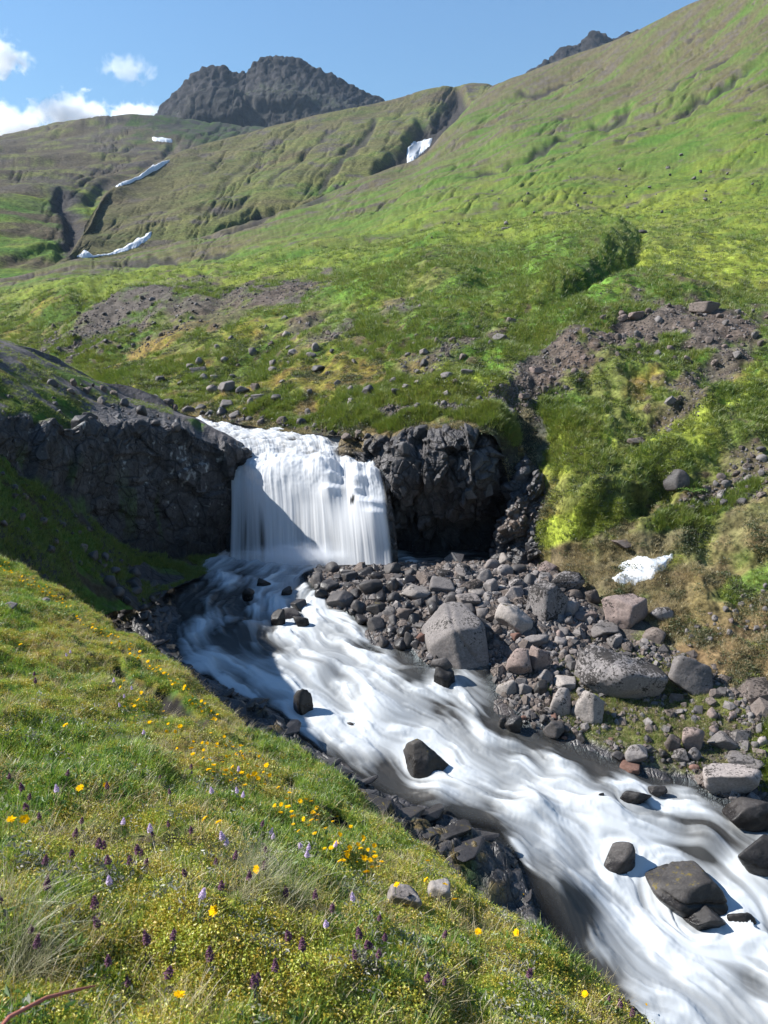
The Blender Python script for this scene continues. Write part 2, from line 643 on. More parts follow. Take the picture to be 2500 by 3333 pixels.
# ground cover
n1, n2, n3 = fbm(P[..., 0] / 9, P[..., 1] / 9, 6, 21), fbm(P[..., 0] / 3, P[..., 1] / 3, 6, 22), fbm(P[..., 0] / 1.1, P[..., 1] / 1.1, 5, 23)
xs, ys = (P[..., 0] * FD[0] + P[..., 1] * FD[1]), (-P[..., 0] * FD[1] + P[..., 1] * FD[0])
st = fbm(xs / 60, ys / 11, 6, 24)
st2 = fbm(xs / 22, ys / 4, 5, 25)
n4 = fbm(P[..., 0] / .45, P[..., 1] / .45, 4, 28)
c = lerp(np.broadcast_to(GREEN * .9, P.shape), OLIVE * .9, 0.5 + 0.9 * n1 + .4 * n3)
c = lerp(c, LIME * .9, 0.0 + 0.9 * n2 + .3 * n4)
cn = lerp(c, OCHRE * .85, 1.3 * (n2 * 0.5 + n3 * 0.7 - 0.12))
cn = lerp(cn, BROWN * .75, sstep(.25, .6, n4 * .7 + n3 * .5 - .2 * n1))
cn = lerp(cn, GREEN * .55, sstep(.25, .6, -n4 * .6 - n3 * .5))
# far slope: green below, browner to the ridge, with streaks
rr = rq[:, None] + 0 * U0
cf = lerp(np.broadcast_to(GREEN * 0.95, P.shape), OLIVE * 0.85, 0.45 + 0.6 * st2 + 0.2 * n1)
cf = lerp(cf, LIME * 0.8, (0.18 + 0.8 * st + .4 * n3) * sstep(9.2, 6.4, rr))
cf = lerp(cf, BROWN * 1.05, sstep(7.7, 10.2, rr + 1.2 * st + 0.7 * st2) * 0.92)
cf = lerp(cf, SCREE, sstep(0.45, 0.75, st2 * 0.7 + n2 * 0.6 + 0.12 * (rr - 7)) * 0.8)
bench = np.exp(-((rr - 5.7) / 1.1)**2)
cf = lerp(cf, LIME * 0.85, bench * (0.35 + 0.5 * n1 + .4 * n3))
cf = lerp(cf, BROWN * .8, sstep(.35, .7, n3 * .6 + st2 * .5) * .6)
c = lerp(cf, cn, sstep(5.6, 4.4, rr))
c = lerp(c, GREEN * 0.75, sstep(0.1, 0.9, gul) * sstep(5, 4.2, rr) * 0.8)  # shade on gully sides and brook bank put into the turf colour
c = lerp(c, DARK * 1.8, sstep(0.35, 0.9, gul) * sstep(6.5, 7.2, rr) * 0.8)  # shadow in the far gullies painted into the ground colour
rim_e = sstep(.55, .08, rr + .22 * n3) * sstep(560, 640, U0) * sstep(1720, 1640, U0)
c = lerp(c, lerp(lerp(np.broadcast_to(BROWN * .7, P.shape), OCHRE * .8, .4 + n2), ROCK * .9, sstep(0, .4, n3 + .3 * n2)), rim_e * .95)
slope_scree = np.zeros(U0.shape)
for cu, cv, ru, rv, dg, k in (
        (430, 1010, 300, 60, -22, 1), (300, 1080, 190, 70, -30, .9), (900, 955, 210, 50, -12, 1), (650, 990, 230, 44, -16, .95), (620, 1050, 260, 30, -24, .7), (1130, 1075, 200, 34, -22, .7), (780, 1010, 140, 40, -20, .7), (1340, 985, 85, 45, -25, 1),
        (560, 1080, 160, 45, -28, .6), (1010, 1040, 90, 26, -30, .8), (2020, 1090, 330, 95, -17, 1.3), (2400, 1060, 190, 85, -14, 1.2), (1760, 1230, 130, 90, -35, 1), (2330, 1190, 200, 45, -30, .9),
        (2230, 1320, 110, 60, -35, .8), (1480, 1110, 140, 45, -10, .7), (1400, 1170, 170, 40, -20, .6), (2450, 1480, 110, 130, -30, .9), (2330, 1590, 180, 50, -35, .9),
        (1640, 1290, 120, 60, -20, .7), (1250, 1345, 190, 34, 0, .9), (1400, 1330, 140, 26, 0, .9), (700, 1350, 100, 22, 8, .5)):
    slope_scree = np.maximum(slope_scree, k * sstep(-0.25, 0.7, ell(U0, V0, cu, cv, ru, rv, dg) + 0.6 * n2 + 0.5 * n3))
scc = lerp(np.broadcast_to(SCREE, P.shape), REDSCREE, 0.5 + n1 + 0.6 * sstep(1500, 1900, U0) - 0.3)
c = lerp(c, scc * 0.95, slope_scree)
for cu, cv, ru, rv, dg, colr, k in (
        (2190, 1470, 200, 85, -20, LIME * 1.2, .95), (1900, 1440, 140, 120, 0, LIME * 1.2, .9), (1470, 1250, 170, 70, -15, LIME * 1.15, .9), (1330, 1290, 160, 45, -10, LIME, .8),
        (1760, 1080, 300, 42, -33, GREEN * 1.7, 1), (2330, 1330, 210, 36, -33, LIME * 1.1, .8), (1950, 1620, 120, 70, 0, OLIVE * .9, .8),
        (2130, 1820, 330, 130, -12, BROWN * 1.25, .85), (2420, 2150, 300, 260, -10, TAN * .85, .95), (2300, 1950, 300, 90, -15, OLIVE * 1.1, .9), (1830, 1735, 220, 34, -17, LIME * 1.2, 1), (2330, 1760, 200, 60, -25, OLIVE * 1.2, .7),
        (2460, 1890, 120, 60, -30, GREEN * 1.4, .7), (2050, 2050, 200, 120, 0, BROWN * 1.1, .7), (2300, 1640, 220, 40, -25, GREEN * 1.3, .8), (1650, 900, 300, 90, -15, GREEN * 1.15, .8), (1200, 930, 180, 40, -15, GREEN * 1.3, .8),
        (1850, 1330, 120, 70, 0, GREEN, .8), (2370, 850, 330, 80, 0, LIME * 1.05, .7), (480, 1140, 200, 40, -28, OCHRE, .6), (1050, 1230, 280, 60, -12, OCHRE * .9, .55), (2450, 1700, 120, 90, -30, BROWN * 1.2, .6), (2330, 1960, 360, 190, -14, TAN * .75, .72), (2000, 1930, 260, 110, 0, BROWN * 1.1, .7), (2420, 1890, 160, 45, -28, GREEN * 1.4, .7)):
    c = lerp(c, colr, k * sstep(-0.15, 0.5, ell(U0, V0, cu, cv, ru, rv, dg) + 0.45 * n2 + 0.35 * n3))
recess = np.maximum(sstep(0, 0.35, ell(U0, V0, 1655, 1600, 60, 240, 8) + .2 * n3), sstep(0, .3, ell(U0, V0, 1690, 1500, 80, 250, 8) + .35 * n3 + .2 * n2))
c = lerp(c, lerp(np.broadcast_to(BROWN * .35, P.shape), DARK * 2.2, .5 + n3), recess * .9)  # dark rock and soil, with the overhang's shade painted in
fine = fbm(P[..., 0] * 2.2, P[..., 1] * 2.2, 4, 27)
c = c * (1 + 0.55 * fine * near + .25 * fbm(U0 / 9, V0 / 9, 3, 29) * (1 - near))[..., None]
cover_hill = np.clip(c, 0.004, 0.8)
UV_hill = (U0, V0)
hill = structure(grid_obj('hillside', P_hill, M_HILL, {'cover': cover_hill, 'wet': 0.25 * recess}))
depth_sheets.append(P_hill)
print('hillside', P.shape, time.time() - T0)


def drape_patch(name, Ps, uv, poly, thick, mat, wob=6):
    """a sheet with a rounded rim lying on the ground inside an outline"""
    u, v = uv
    w1 = wob * perlin2(u / 22, v / 22, 71)
    w2 = wob * perlin2(u / 22, v / 22, 72)
    ins = in_poly(u + w1, v + w2, poly)
    rr_, cc_ = np.where(ins)
    if len(rr_) == 0:
        return None
    r0, r1, c0, c1 = rr_.min() - 1, rr_.max() + 2, cc_.min() - 1, cc_.max() + 2
    sub = Ps[r0:r1, c0:c1]
    # finer grid
    k = 3
    n, m = sub.shape[:2]
    ri, ci = np.linspace(0, n - 1, (n - 1) * k + 1), np.linspace(0, m - 1, (m - 1) * k + 1)

    def up(a):
        a = np.apply_along_axis(lambda q: np.interp(ri, np.arange(n), q), 0, a)
        return np.apply_along_axis(lambda q: np.interp(ci, np.arange(m), q), 1, a)
    S = np.stack([up(sub[..., i]) for i in range(3)], -1)
    uu, vv = up(u[r0:r1, c0:c1]), up(v[r0:r1, c0:c1])
    for ax_ in (0, 1):                  # snow lies smoothly over the unevenness below
        for _ in range(2):
            q_ = np.pad(S, [(6, 6) if i == ax_ else (0, 0) for i in range(3)], mode='edge')
            cs_ = np.cumsum(np.concatenate([np.zeros_like(np.take(q_, [0], ax_)), q_], ax_), axis=ax_)
            S = (np.take(cs_, range(13, cs_.shape[ax_]), ax_) - np.take(cs_, range(0, cs_.shape[ax_] - 13), ax_)) / 13
    w1 = wob * (perlin2(uu / 22, vv / 22, 71) + .5 * perlin2(uu / 7, vv / 7, 73))
    w2 = wob * (perlin2(uu / 22, vv / 22, 72) + .5 * perlin2(uu / 7, vv / 7, 74))
    ins = in_poly(uu + w1, vv + w2, poly)
    dist, _, _ = polyline_dist(uu + w1, vv + w2, list(poly) + [poly[0]])
    e = np.where(ins, dist, -dist)
    hh = thick * sstep(-3, 10, e) - thick * 0.6 * (e < -1)
    hh = hh * (1 + 0.2 * perlin2(uu / 40, vv / 40, 75))
    S = S + np.array([0, 0, 1.0]) * hh[..., None]
    keep = e > -5
    return grid_obj(name, S, mat, {}, keep)


def snow_mat():
    m, t = new_mat('old_snow')
    b = NB(t)
    pos = b.n('ShaderNodeNewGeometry').outputs['Position']
    p = b.n('ShaderNodeBsdfPrincipled')
    n_ = b.noise(pos, 1.3, 5)
    b.l(b.mix(b.rng(n_, .4, .75, 0, .6), (.56, .585, .61), (.38, .38, .37)), p.inputs['Base Color'])
    p.inputs['Roughness'].default_value = 0.6
    b.l(b.bump(b.noise(pos, 6, 4), 0.05, 0.6), p.inputs['Normal'])
    b.out(p.outputs[0])
    return m


M_SNOW = snow_mat()

# ------------------------------------------------------------------ middle ridge beyond the hillside
RC = [  # u, bottom v, bottom d, top v, top d
    (150, 905, 152, 895, 156), (215, 880, 155, 842, 165), (250, 868, 165, 806, 185), (290, 858, 172, 718, 225), (338, 850, 177, 630, 280), (400, 842, 182, 592, 310), (450, 836, 186, 566, 335), (500, 830, 190, 536, 362), (556, 815, 195, 508, 390), (610, 803, 198, 482, 412), (700, 785, 210, 458, 440),
    (800, 770, 225, 436, 465), (950, 710, 248, 399, 500), (1100, 650, 275, 362, 530), (1250, 590, 308, 330, 560), (1400, 500, 350, 295, 590), (1480, 440, 380, 284, 605),
    (1545, 400, 405, 276, 615), (1640, 320, 450, 279, 625), (1800, 260, 480, 300, 640)]
ctrl = []
for u, v0, d0, v1, d1 in RC:
    rows = []
    for t in (0, 0.3, 0.6, 0.85, 1.0):
        vv = v0 + (v1 - v0) * t
        rows.append((u, vv, math.exp(math.log(d0) + (math.log(d1) - math.log(d0)) * t**1.15)))
    rows.append((u, v1 + 12, d1 * 1.12))
    ctrl.append(rows)
P, rq, cq = loft(ctrl, 4.2, 4.0)
U0, V0 = proj(P)
N = normals(P)
N *= np.sign(N[..., 2:3])
ed = sstep(0, 0.4, rq)[:, None] * sstep(0, 0.5, cq)[None] * (.25 + .75 * sstep(4.1, 3.5, rq)[:, None])
h = disp_fbm(P, 1.0, 100, 0.035, 41, keep=3.6) + disp_fbm(P, 2.0, 60, 0.045, 45, (0.15, 0.99), 3.5, keep=3.6) - (creases(U0, V0, 48, 30, 230, 303) * 8 + creases(U0, V0, 42, 12, 90, 304, .13) * 3.2) * P[..., 1] / FPX
gul = np.zeros(U0.shape)
wob = 6 * perlin2(U0 / 40, V0 / 40, 63) + 8 * perlin2(U0 / 90, V0 / 90, 64)
for pl, wd, dp in (([(1530, 318), (1470, 350), (1400, 400), (1345, 460), (1300, 520), (1230, 590)], 58, 44), ([(1160, 620), (1000, 680), (850, 720), (690, 780)], 26, 26),
                   ([(1240, 380), (1180, 450), (1090, 560), (1030, 640)], 16, 5), ([(1120, 400), (1000, 500), (860, 640)], 14, 4), 
                   ([(920, 460), (760, 580), (640, 700)], 12, 3.5), ([(820, 640), (780, 680), (700, 720)], 14, 6)):
    dist, tt, side = polyline_dist(U0 + wob, V0 + wob, pl)
    g = (1 - sstep(0.2, 1.0, dist / wd)) * sstep(0, 0.12, tt + 0.03) * sstep(0, 0.12, 1.03 - tt)
    h -= g * dp * P[..., 1] / FPX
    gul = np.maximum(gul, g * min(1, wd / 25))
P_ridge = P + N * (h * ed)[..., None]
xs, ys = P[..., 0] * .72 + P[..., 1] * .69, -P[..., 0] * .69 + P[..., 1] * .72
st, st2, n2 = fbm(xs / 90, ys / 16, 6, 51), fbm(xs / 30, ys / 6, 5, 52), fbm(P[..., 0] / 14, P[..., 1] / 14, 5, 53)
tr = rq[:, None] / 4 + 0 * U0
c = lerp(np.broadcast_to(OLIVE * 0.85, P.shape), GREEN * 1.0, 0.35 + 0.9 * st2 - 0.4 * tr)
c = lerp(c, LIME * .9, (0.1 + 0.7 * st + .4 * n2) * (1 - 0.7 * tr))
c = lerp(c, BROWN, 0.15 + 0.55 * tr + 0.7 * st)
c = lerp(c, SCREE * .9, sstep(0.25, 0.7, n2 * .8 + st2 * .5))
c = lerp(c, BROWN * .7, sstep(900, 300, U0 + 400 * st) * 0.6)
c = lerp(c, DARK * 2.0, sstep(0.25, 0.8, gul))  # shade of the ridge gullies painted into the ground colour
structure(grid_obj('ridge', P_ridge, M_FAR, {'cover': c, 'wet': 0 * U0}))
UV_ridge = (U0, V0)
depth_sheets.append(P_ridge)

# ------------------------------------------------------------------ left far hill
LC = [
    (-700, [(1000, 100), (760, 240), (640, 380), (560, 560), (600, 640)]),
    (-300, [(960, 110), (680, 260), (560, 400), (452, 600), (480, 700)]),
    (0, [(930, 125), (622, 280), (530, 430), (430, 640), (460, 740)]),
    (200, [(900, 140), (635, 300), (525, 450), (399, 680), (430, 780)]),
    (330, [(880, 158), (650, 330), (515, 470), (383, 700), (420, 800)]),
    (430, [(870, 180), (650, 340), (510, 490), (379, 720), (420, 820)]),
    (600, [(850, 220), (640, 370), (500, 520), (395, 760), (440, 860)]),
    (800, [(830, 250), (600, 420), (490, 560), (425, 780), (460, 880)]),
    (1050, [(800, 290), (580, 460), (500, 600), (450, 800), (480, 900)]),
]
P, rq, cq = loft([[(u, v, d) for v, d in rows] for u, rows in LC], 5, 4.2)
U0, V0 = proj(P)
N = normals(P)
N *= np.sign(N[..., 2:3])
ed = sstep(0, 0.4, rq)[:, None] + 0 * U0
h = disp_fbm(P, 1.0, 120, 0.035, 81, keep=3.6) + disp_fbm(P, 2.0, 60, 0.06, 85, (0.5, 0.86), 3.0, keep=3.6) - (creases(U0, V0, 27, 30, 230, 305) * 7 + creases(U0, V0, 30, 12, 90, 306, .13) * 3) * P[..., 1] / FPX
for pl, wd, dp in (([(60, 900), (190, 850), (245, 760), (240, 700), (200, 660)], 44, 26), ([(560, 470), (540, 510), (450, 575), (360, 605), (290, 660)], 26, 10), ([(0, 860), (120, 820), (200, 790)], 18, 16), ([(-50, 760), (100, 740), (200, 760)], 14, 10)):
    dist, tt, side = polyline_dist(U0 + 8 * perlin2(U0 / 50, V0 / 50, 66), V0, pl)
    h -= (1 - sstep(0.1, 1.0, dist / wd)) * dp * P[..., 1] / FPX
P_lhill = P + N * (h * ed)[..., None]
xs, ys = P[..., 0] * .5 + P[..., 1] * .86, -P[..., 0] * .86 + P[..., 1] * .5
st, st2, n2 = fbm(xs / 90, ys / 18, 6, 54), fbm(xs / 24, ys / 7, 5, 55), fbm(P[..., 0] / 14, P[..., 1] / 14, 5, 56)
up = sstep(690, 590, V0 + 40 * n2)
c = lerp(np.broadcast_to(GREEN * 0.9, P.shape), LIME * .7, 0.3 + 0.7 * st2 + .4 * n2)
c = lerp(c, BROWN * .8, sstep(0.1, .7, st + .5 * n2))
cu = lerp(np.broadcast_to(BROWN * .8, P.shape), SCREE * .7, 0.4 + 0.9 * st)
cu = lerp(cu, OLIVE * .8, sstep(0.0, 0.6, st2 + .3 * n2) * .8)
c = lerp(c, cu, up)
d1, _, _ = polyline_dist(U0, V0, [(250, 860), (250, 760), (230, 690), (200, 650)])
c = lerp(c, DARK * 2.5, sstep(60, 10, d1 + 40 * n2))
c = lerp(c, lerp(np.broadcast_to(ROCK * .55, P.shape), GREEN * .5, .4 + n2), .9 * sstep(-.2, .4, ell(U0, V0, 680, 405, 270, 62, 4) + .5 * n2 + .3 * st2))
structure(grid_obj('far_hill', P_lhill, M_FAR, {'cover': c, 'wet': 0 * U0}))
UV_lhill = (U0, V0)
depth_sheets.append(P_lhill)

# ------------------------------------------------------------------ basalt peak and the peak behind the hillside
def peak(name, tops, base_v, d_base, d_top, seed, knoll=None):
    ctrl = []
    for u, v in tops:
        rows = []
        for t, f in ((0, 0), (.3, .12), (.55, .35), (.72, .7), (.86, .88), (1, 1)):
            rows.append((u, base_v + (v - base_v) * t, d_base + (d_top - d_base) * f))
        rows.append((u, v + 25, d_top * 1.12))
        ctrl.append(rows)
    P, rq, cq = loft(ctrl, 2.6, 2.4)
    U0, V0 = proj(P)
    N = normals(P)
    N *= -np.sign((N * P).sum(-1, keepdims=True))
    m = FPX / d_top            # photo pixels per metre
    X, Z = P[..., 0] * m / 10, P[..., 2] * m / 10
    F1, F2, hh, ox, oy = worley(X * .35 + .3 * perlin2(X * .3, Z * .3, seed), Z * .2, seed)
    G1, G2, gh, _, _ = worley(X * 1.1, Z * .7, seed + 1)
    tr = rq[:, None] / 5 + 0 * U0
    crag = sstep(.48, .62, tr + .08 * fbm(X * .3, Z * .3, 3, seed + 3)) + .8 * sstep(.4, .3, tr) * sstep(.02, .1, tr)
    ed = sstep(0, .6, rq)[:, None] * (1 - .6 * sstep(5.2, 5.6, rq)[:, None])
    rid = 1 - 2 * np.abs(fbm(X * .09, Z * .05, 5, seed + 5))
    h = (7 * rid * (1 - .5 * crag) + crag * (5 * hh + 3 * gh + 7 * (F2 - F1)) + 3.0 * fbm(X * .5, Z * .5, 4, seed + 6)) / m
    if knoll:
        for cu, cv, ru, rv, kk in knoll:
            h += kk / m * sstep(0, .5, ell(U0, V0, cu, cv, ru, rv, 0) + .06 * fbm(X * .4, Z * .4, 4, seed + 8))
    P2 = P + N * (h * ed)[..., None]
    g = fbm(X * .4, Z * .6, 5, seed + 7)
    c = lerp(np.broadcast_to(ROCK * .24, P.shape), ROCK * .6, .4 + g)
    c = lerp(c, np.array([.034, .040, .020]), (1 - np.clip(crag, 0, 1)) * sstep(-.2, .5, g + .2) * .75)
    c = lerp(c, ROCK * 1.2, sstep(.5, .8, gh) * (1 - np.clip(crag, 0, 1)) * .5)
    structure(grid_obj(name, P2, M_PEAK, {'cover': c, 'wet': 0 * U0}))


peak('peak', [(440, 470), (490, 400), (520, 368), (557, 324), (580, 305), (603, 286), (620, 262), (640, 245), (678, 227), (723, 224), (745, 236), (770, 245), (799, 245), (812, 232), (829, 215), (851, 198), (880, 191), (904, 190), (940, 196), (972, 198), (1000, 213), (1030, 230), (1092, 260), (1125, 278), (1160, 294), (1200, 312), (1243, 328), (1290, 350), (1340, 380), (1400, 430)],
     470, 850, 1000, 3, [(715, 392, 140, 84, 42), (890, 338, 150, 36, 18)])
peak('peak', [(1650, 300), (1700, 262), (1735, 233), (1775, 205), (1800, 194), (1822, 172), (1850, 156), (1872, 152), (1890, 148), (1915, 122), (1936, 108), (1955, 113), (1975, 124), (2000, 128), (2020, 118), (2045, 110), (2068, 106), (2110, 112), (2180, 160)],
     330, 900, 980, 13)
print('far', time.time() - T0)

# ------------------------------------------------------------------ left knoll, its cliff and the shaded slope below
KC = [
    (-1100, [(800, 90), (500, 22), (700, 17), (880, 14.5), (1000, 14.0), (1150, 13.5), (1350, 12.0), (1600, 10.5)]),
    (-700, [(900, 85), (650, 23), (850, 18), (1020, 15), (1120, 14.6), (1250, 14.2), (1450, 12.4), (1720, 10.8)]),
    (-300, [(1060, 75), (960, 24), (1100, 19), (1235, 16), (1310, 15.7), (1390, 15.4), (1560, 13.6), (1840, 11.4)]),
    (0, [(1128, 56), (1111, 25), (1230, 21), (1345, 18.2), (1410, 17.7), (1473, 17.5), (1650, 15.2), (1900, 12.8)]),
    (75, [(1152, 49), (1134, 25.5), (1250, 21.5), (1356, 18.9), (1440, 18.3), (1515, 18), (1690, 15.9), (1930, 13.4)]),
    (150, [(1182, 43), (1162, 26), (1270, 22), (1367, 19.6), (1465, 19), (1560, 18.6), (1720, 16.6), (1960, 14)]),
    (300, [(1262, 36), (1234, 26.5), (1310, 23.2), (1397, 21), (1520, 20.3), (1655, 19.8), (1780, 18.3), (1990, 15.8)]),
    (450, [(1330, 32), (1284, 27), (1330, 24.5), (1385, 22.3), (1560, 21.6), (1765, 21), (1840, 20), (1990, 17.6)]),
    (600, [(1365, 31), (1352, 27), (1375, 25.3), (1410, 23.4), (1600, 22.8), (1790, 22.6), (1830, 22), (1890, 20.6)]),
    (690, [(1420, 28), (1420, 26), (1430, 25), (1445, 24), (1620, 23.6), (1800, 23.5), (1825, 23.1), (1860, 22.2)]),
    (762, [(1450, 27), (1452, 26), (1458, 25.2), (1472, 24.6), (1640, 24.4), (1800, 24.5), (1815, 24.3), (1845, 23.8)]),
    (830, [(1470, 28), (1472, 27), (1476, 26.4), (1490, 26), (1640, 25.6), (1800, 25.6), (1820, 25.5), (1850, 25.4)]),
]
P, rq, cq = loft([[(u, v, d) for v, d in rows] for u, rows in KC], 3.3, 3.2)
U0, V0 = proj(P)
N = normals(P)
N *= -np.sign((N * (P - np.array([0, 0, CAMZ]))).sum(-1, keepdims=True))
rr = rq[:, None] + 0 * U0
arc = np.concatenate([[0], np.cumsum(np.linalg.norm(np.diff(P, axis=1), axis=-1).mean(0))])[None] + 0 * U0
Z = P[..., 2]
wv = .45 * fbm(arc * .7, Z * .2, 4, 89)
face = sstep(2.8, 3.1, rr + wv) * sstep(5.2, 4.85, rr + .8 * wv)
face = np.maximum(face, sstep(210, 380, U0) * sstep(1.45, 2.3, rr + .6 * wv) * sstep(5.3, 4.9, rr))
wx = .25 * perlin2(arc * .8, Z * .8, 1)
F1, F2, hh, ox, oy = worley((arc + wx) * 1.1, (Z + .35 * arc + wx) * 1.6, 4)
G1, G2, gh, gx, gy = worley((arc + wx) * 3.2, (Z + .3 * arc) * 4.5, 5)
K1, K2, kh, kx, ky = worley((arc + wx) * .5, (Z + .4 * arc + wx) * .75, 12)
blocks = .55 * kh + .4 * (kx * (kh - .5) + ky * (.5 - kh)) + .20 * hh + .3 * (ox * (hh - .5) + oy * (.5 - hh)) + .07 * gh + .12 * gx * (gh - .5) - .05 * sstep(.08, 0, F2 - F1) - .025 * sstep(.1, 0, G2 - G1)
led = .18 * sstep(3.45, 3.0, rr) * sstep(2.5, 3.0, rr) * face      # jutting brow at the top of the cliff
blocks = .85 * (blocks - .45)
low_top = .35 + .65 * sstep(2.4, 3.2, rr)
h = face * (blocks * low_top + .5 * led - .25 * sstep(3.6, 4.8, rr)) + (1 - face) * (disp_fbm(P, .12, 4, .07, 91) + .04 * gh * sstep(4.8, 5.2, rr) * sstep(.2, .6, fbm(P[..., 0], P[..., 1], 4, 92) + .3))
h *= sstep(0, .5, rq)[:, None]
P_knoll = P + N * h[..., None]
n1, n2, n3 = fbm(P[..., 0] / 2.5, P[..., 1] / 2.5, 5, 93), fbm(P[..., 0] / .8, P[..., 1] / .8, 5, 94), fbm(arc * 1.2, Z * 1.2, 5, 95)
top = lerp(np.broadcast_to(GREEN * .9, P.shape), OCHRE * .8, .35 + .9 * n1)
top = lerp(top, BROWN * .8, .35 + .6 * n2)
top = lerp(top, ROCK * 1.7, sstep(-.25, .15, n2 * .7 + .28 * sstep(1.8, 1.0, rr) + .45 * sstep(200, 500, U0) - .06 + .5 * n1))  # rock on top brightened in its colour to read as sunlit
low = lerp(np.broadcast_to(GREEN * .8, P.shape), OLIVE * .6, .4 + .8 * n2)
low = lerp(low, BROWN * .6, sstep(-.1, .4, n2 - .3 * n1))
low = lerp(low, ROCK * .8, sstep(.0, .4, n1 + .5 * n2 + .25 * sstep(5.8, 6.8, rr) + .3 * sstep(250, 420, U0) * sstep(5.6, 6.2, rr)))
rock = lerp(np.broadcast_to(ROCK * .65, P.shape), ROCK * 1.15, .45 + .8 * n3)
rock = lerp(rock, np.array([.33, .34, .33]), sstep(.38, .6, n3 * .5 + .75 * fbm(arc * 5, Z * 5, 4, 96) + .3 * sstep(470, 600, U0) * sstep(1750, 1500, V0) - .3) * .7)
rock = lerp(rock, GREEN * .6, sstep(.4, .7, n2 + .2) * sstep(3.6, 4.6, rr) * .6)
c = np.where((rr < 3.4)[..., None], top, low)
c = lerp(c, rock, face)
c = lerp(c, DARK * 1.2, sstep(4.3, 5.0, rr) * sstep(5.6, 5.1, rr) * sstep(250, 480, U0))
wet = .45 * face + .5 * sstep(5.3, 6.0, rr) * sstep(380, 560, U0)
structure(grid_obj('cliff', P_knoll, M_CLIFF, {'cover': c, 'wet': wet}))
left_cliff = bpy.data.objects['cliff']
UV_knoll = (U0, V0, rr, face, N)
depth_sheets.append(P_knoll)

# ------------------------------------------------------------------ right cliff beside the waterfall
CC = [
    (1060, [(1435, 27.5), (1440, 26.2), (1600, 26.0), (1720, 26.2), (1830, 26.3)]),
    (1120, [(1415, 27), (1425, 25.6), (1580, 25.2), (1710, 25.4), (1830, 25.6)]),
    (1180, [(1400, 26.8), (1412, 25.0), (1560, 24.5), (1700, 24.9), (1830, 25.3)]),
    (1240, [(1395, 26.3), (1416, 24.6), (1550, 24.0), (1700, 24.6), (1830, 25.2)]),
    (1320, [(1380, 26.0), (1400, 24.2), (1530, 23.5), (1690, 24.4), (1830, 25.1)]),
    (1450, [(1365, 25.5), (1385, 23.7), (1520, 22.9), (1680, 24.2), (1830, 25.2)]),
    (1560, [(1385, 25.0), (1404, 23.3), (1530, 22.8), (1680, 24.4), (1820, 25.5)]),
    (1625, [(1380, 25), (1395, 23.9), (1560, 24.7), (1690, 25.5), (1815, 25.9)]),
    (1675, [(1410, 25), (1430, 23.8), (1590, 24.3), (1700, 24.1), (1815, 24.0)]),
    (1725, [(1480, 24.6), (1510, 23.2), (1580, 22.6), (1690, 22.5), (1815, 22.7)]),
    (1775, [(1530, 24.4), (1560, 22.9), (1640, 22.3), (1730, 22.1), (1835, 22.1)]),
    (1840, [(1600, 24), (1640, 22.6), (1690, 22.2), (1760, 21.9), (1860, 21.7)]),
]
ctrl = []
for u, rows in CC:
    r = []
    for i, (v, d) in enumerate(rows):
        du = 0
        if u >= 1725 and i >= 2:
            du = -(v - rows[1][0]) * (0.42 if u < 1800 else .4)
        r.append((u + du, v, d))
    ctrl.append(r)
P, rq, cq = loft(ctrl, 2.6, 2.6)
U0, V0 = proj(P)
N = normals(P)
N *= -np.sign((N * (P - np.array([0, 0, CAMZ]))).sum(-1, keepdims=True))
rr = rq[:, None] + 0 * U0
arc = np.concatenate([[0], np.cumsum(np.linalg.norm(np.diff(P, axis=1), axis=-1).mean(0))])[None] + 0 * U0
Z = P[..., 2]
wx = .18 * perlin2(arc * 1.3, Z * 1.3, 2)
F1, F2, hh, ox, oy = worley((arc + .25 * Z + wx) * 1.9, (Z - .2 * arc + wx) * 1.15, 6)
G1, G2, gh, gx, gy = worley((arc + .25 * Z + wx) * 4.3, (Z + wx) * 3.1, 7)
blocks = .48 * hh + .75 * (ox * (hh - .5) + oy * (.75 - hh)) + .16 * gh + .2 * gx * (gh - .5) + .12 * gy * gh - .10 * sstep(.12, 0, F2 - F1) - .045 * sstep(.12, 0, G2 - G1)
ed = sstep(.75, 1.5, rr)
rib = sstep(8.5, 9.2, cq)[None] + 0 * U0
h = ed * (blocks * (1 - .55 * rib) + .12 * fbm(arc * 3, Z * 3, 4, 97) * rib + .03 * fbm(arc * 7, Z * 7, 3, 98))
P_rcliff = P + N * h[..., None]
n3, n4 = fbm(arc * 1.5, Z * 1.5, 5, 99), fbm(arc * .7, Z * .7, 4, 101)
c = lerp(np.broadcast_to(ROCK * .55, P.shape), ROCK * 1.35, .4 + .7 * n3 + .3 * (gh - .5))
c = lerp(c, OCHRE * .7, sstep(.35, .7, n4 + .5 * sstep(1.6, .8, rr)) * sstep(2.0, 1.2, rr) * .8)
c = lerp(c, DARK * 1.4, sstep(2.4, 3.4, rr + .3 * n4) * (1 - rib) * .7)  # shade under the overhang painted into the lower cliff
c = lerp(c, REDSCREE * 1.2, sstep(.55, .8, n4 + .2) * rib)
structure(grid_obj('cliff', P_rcliff, M_CLIFF, {'cover': c, 'wet': .55 + 0 * U0 + .3 * rib}))
right_cliff = [o for o in bpy.data.objects if o.name.startswith('cliff') and o is not left_cliff][0]
UV_rcliff = (U0, V0, rr, rib, N)
depth_sheets.append(P_rcliff)
print('cliffs', time.time() - T0)

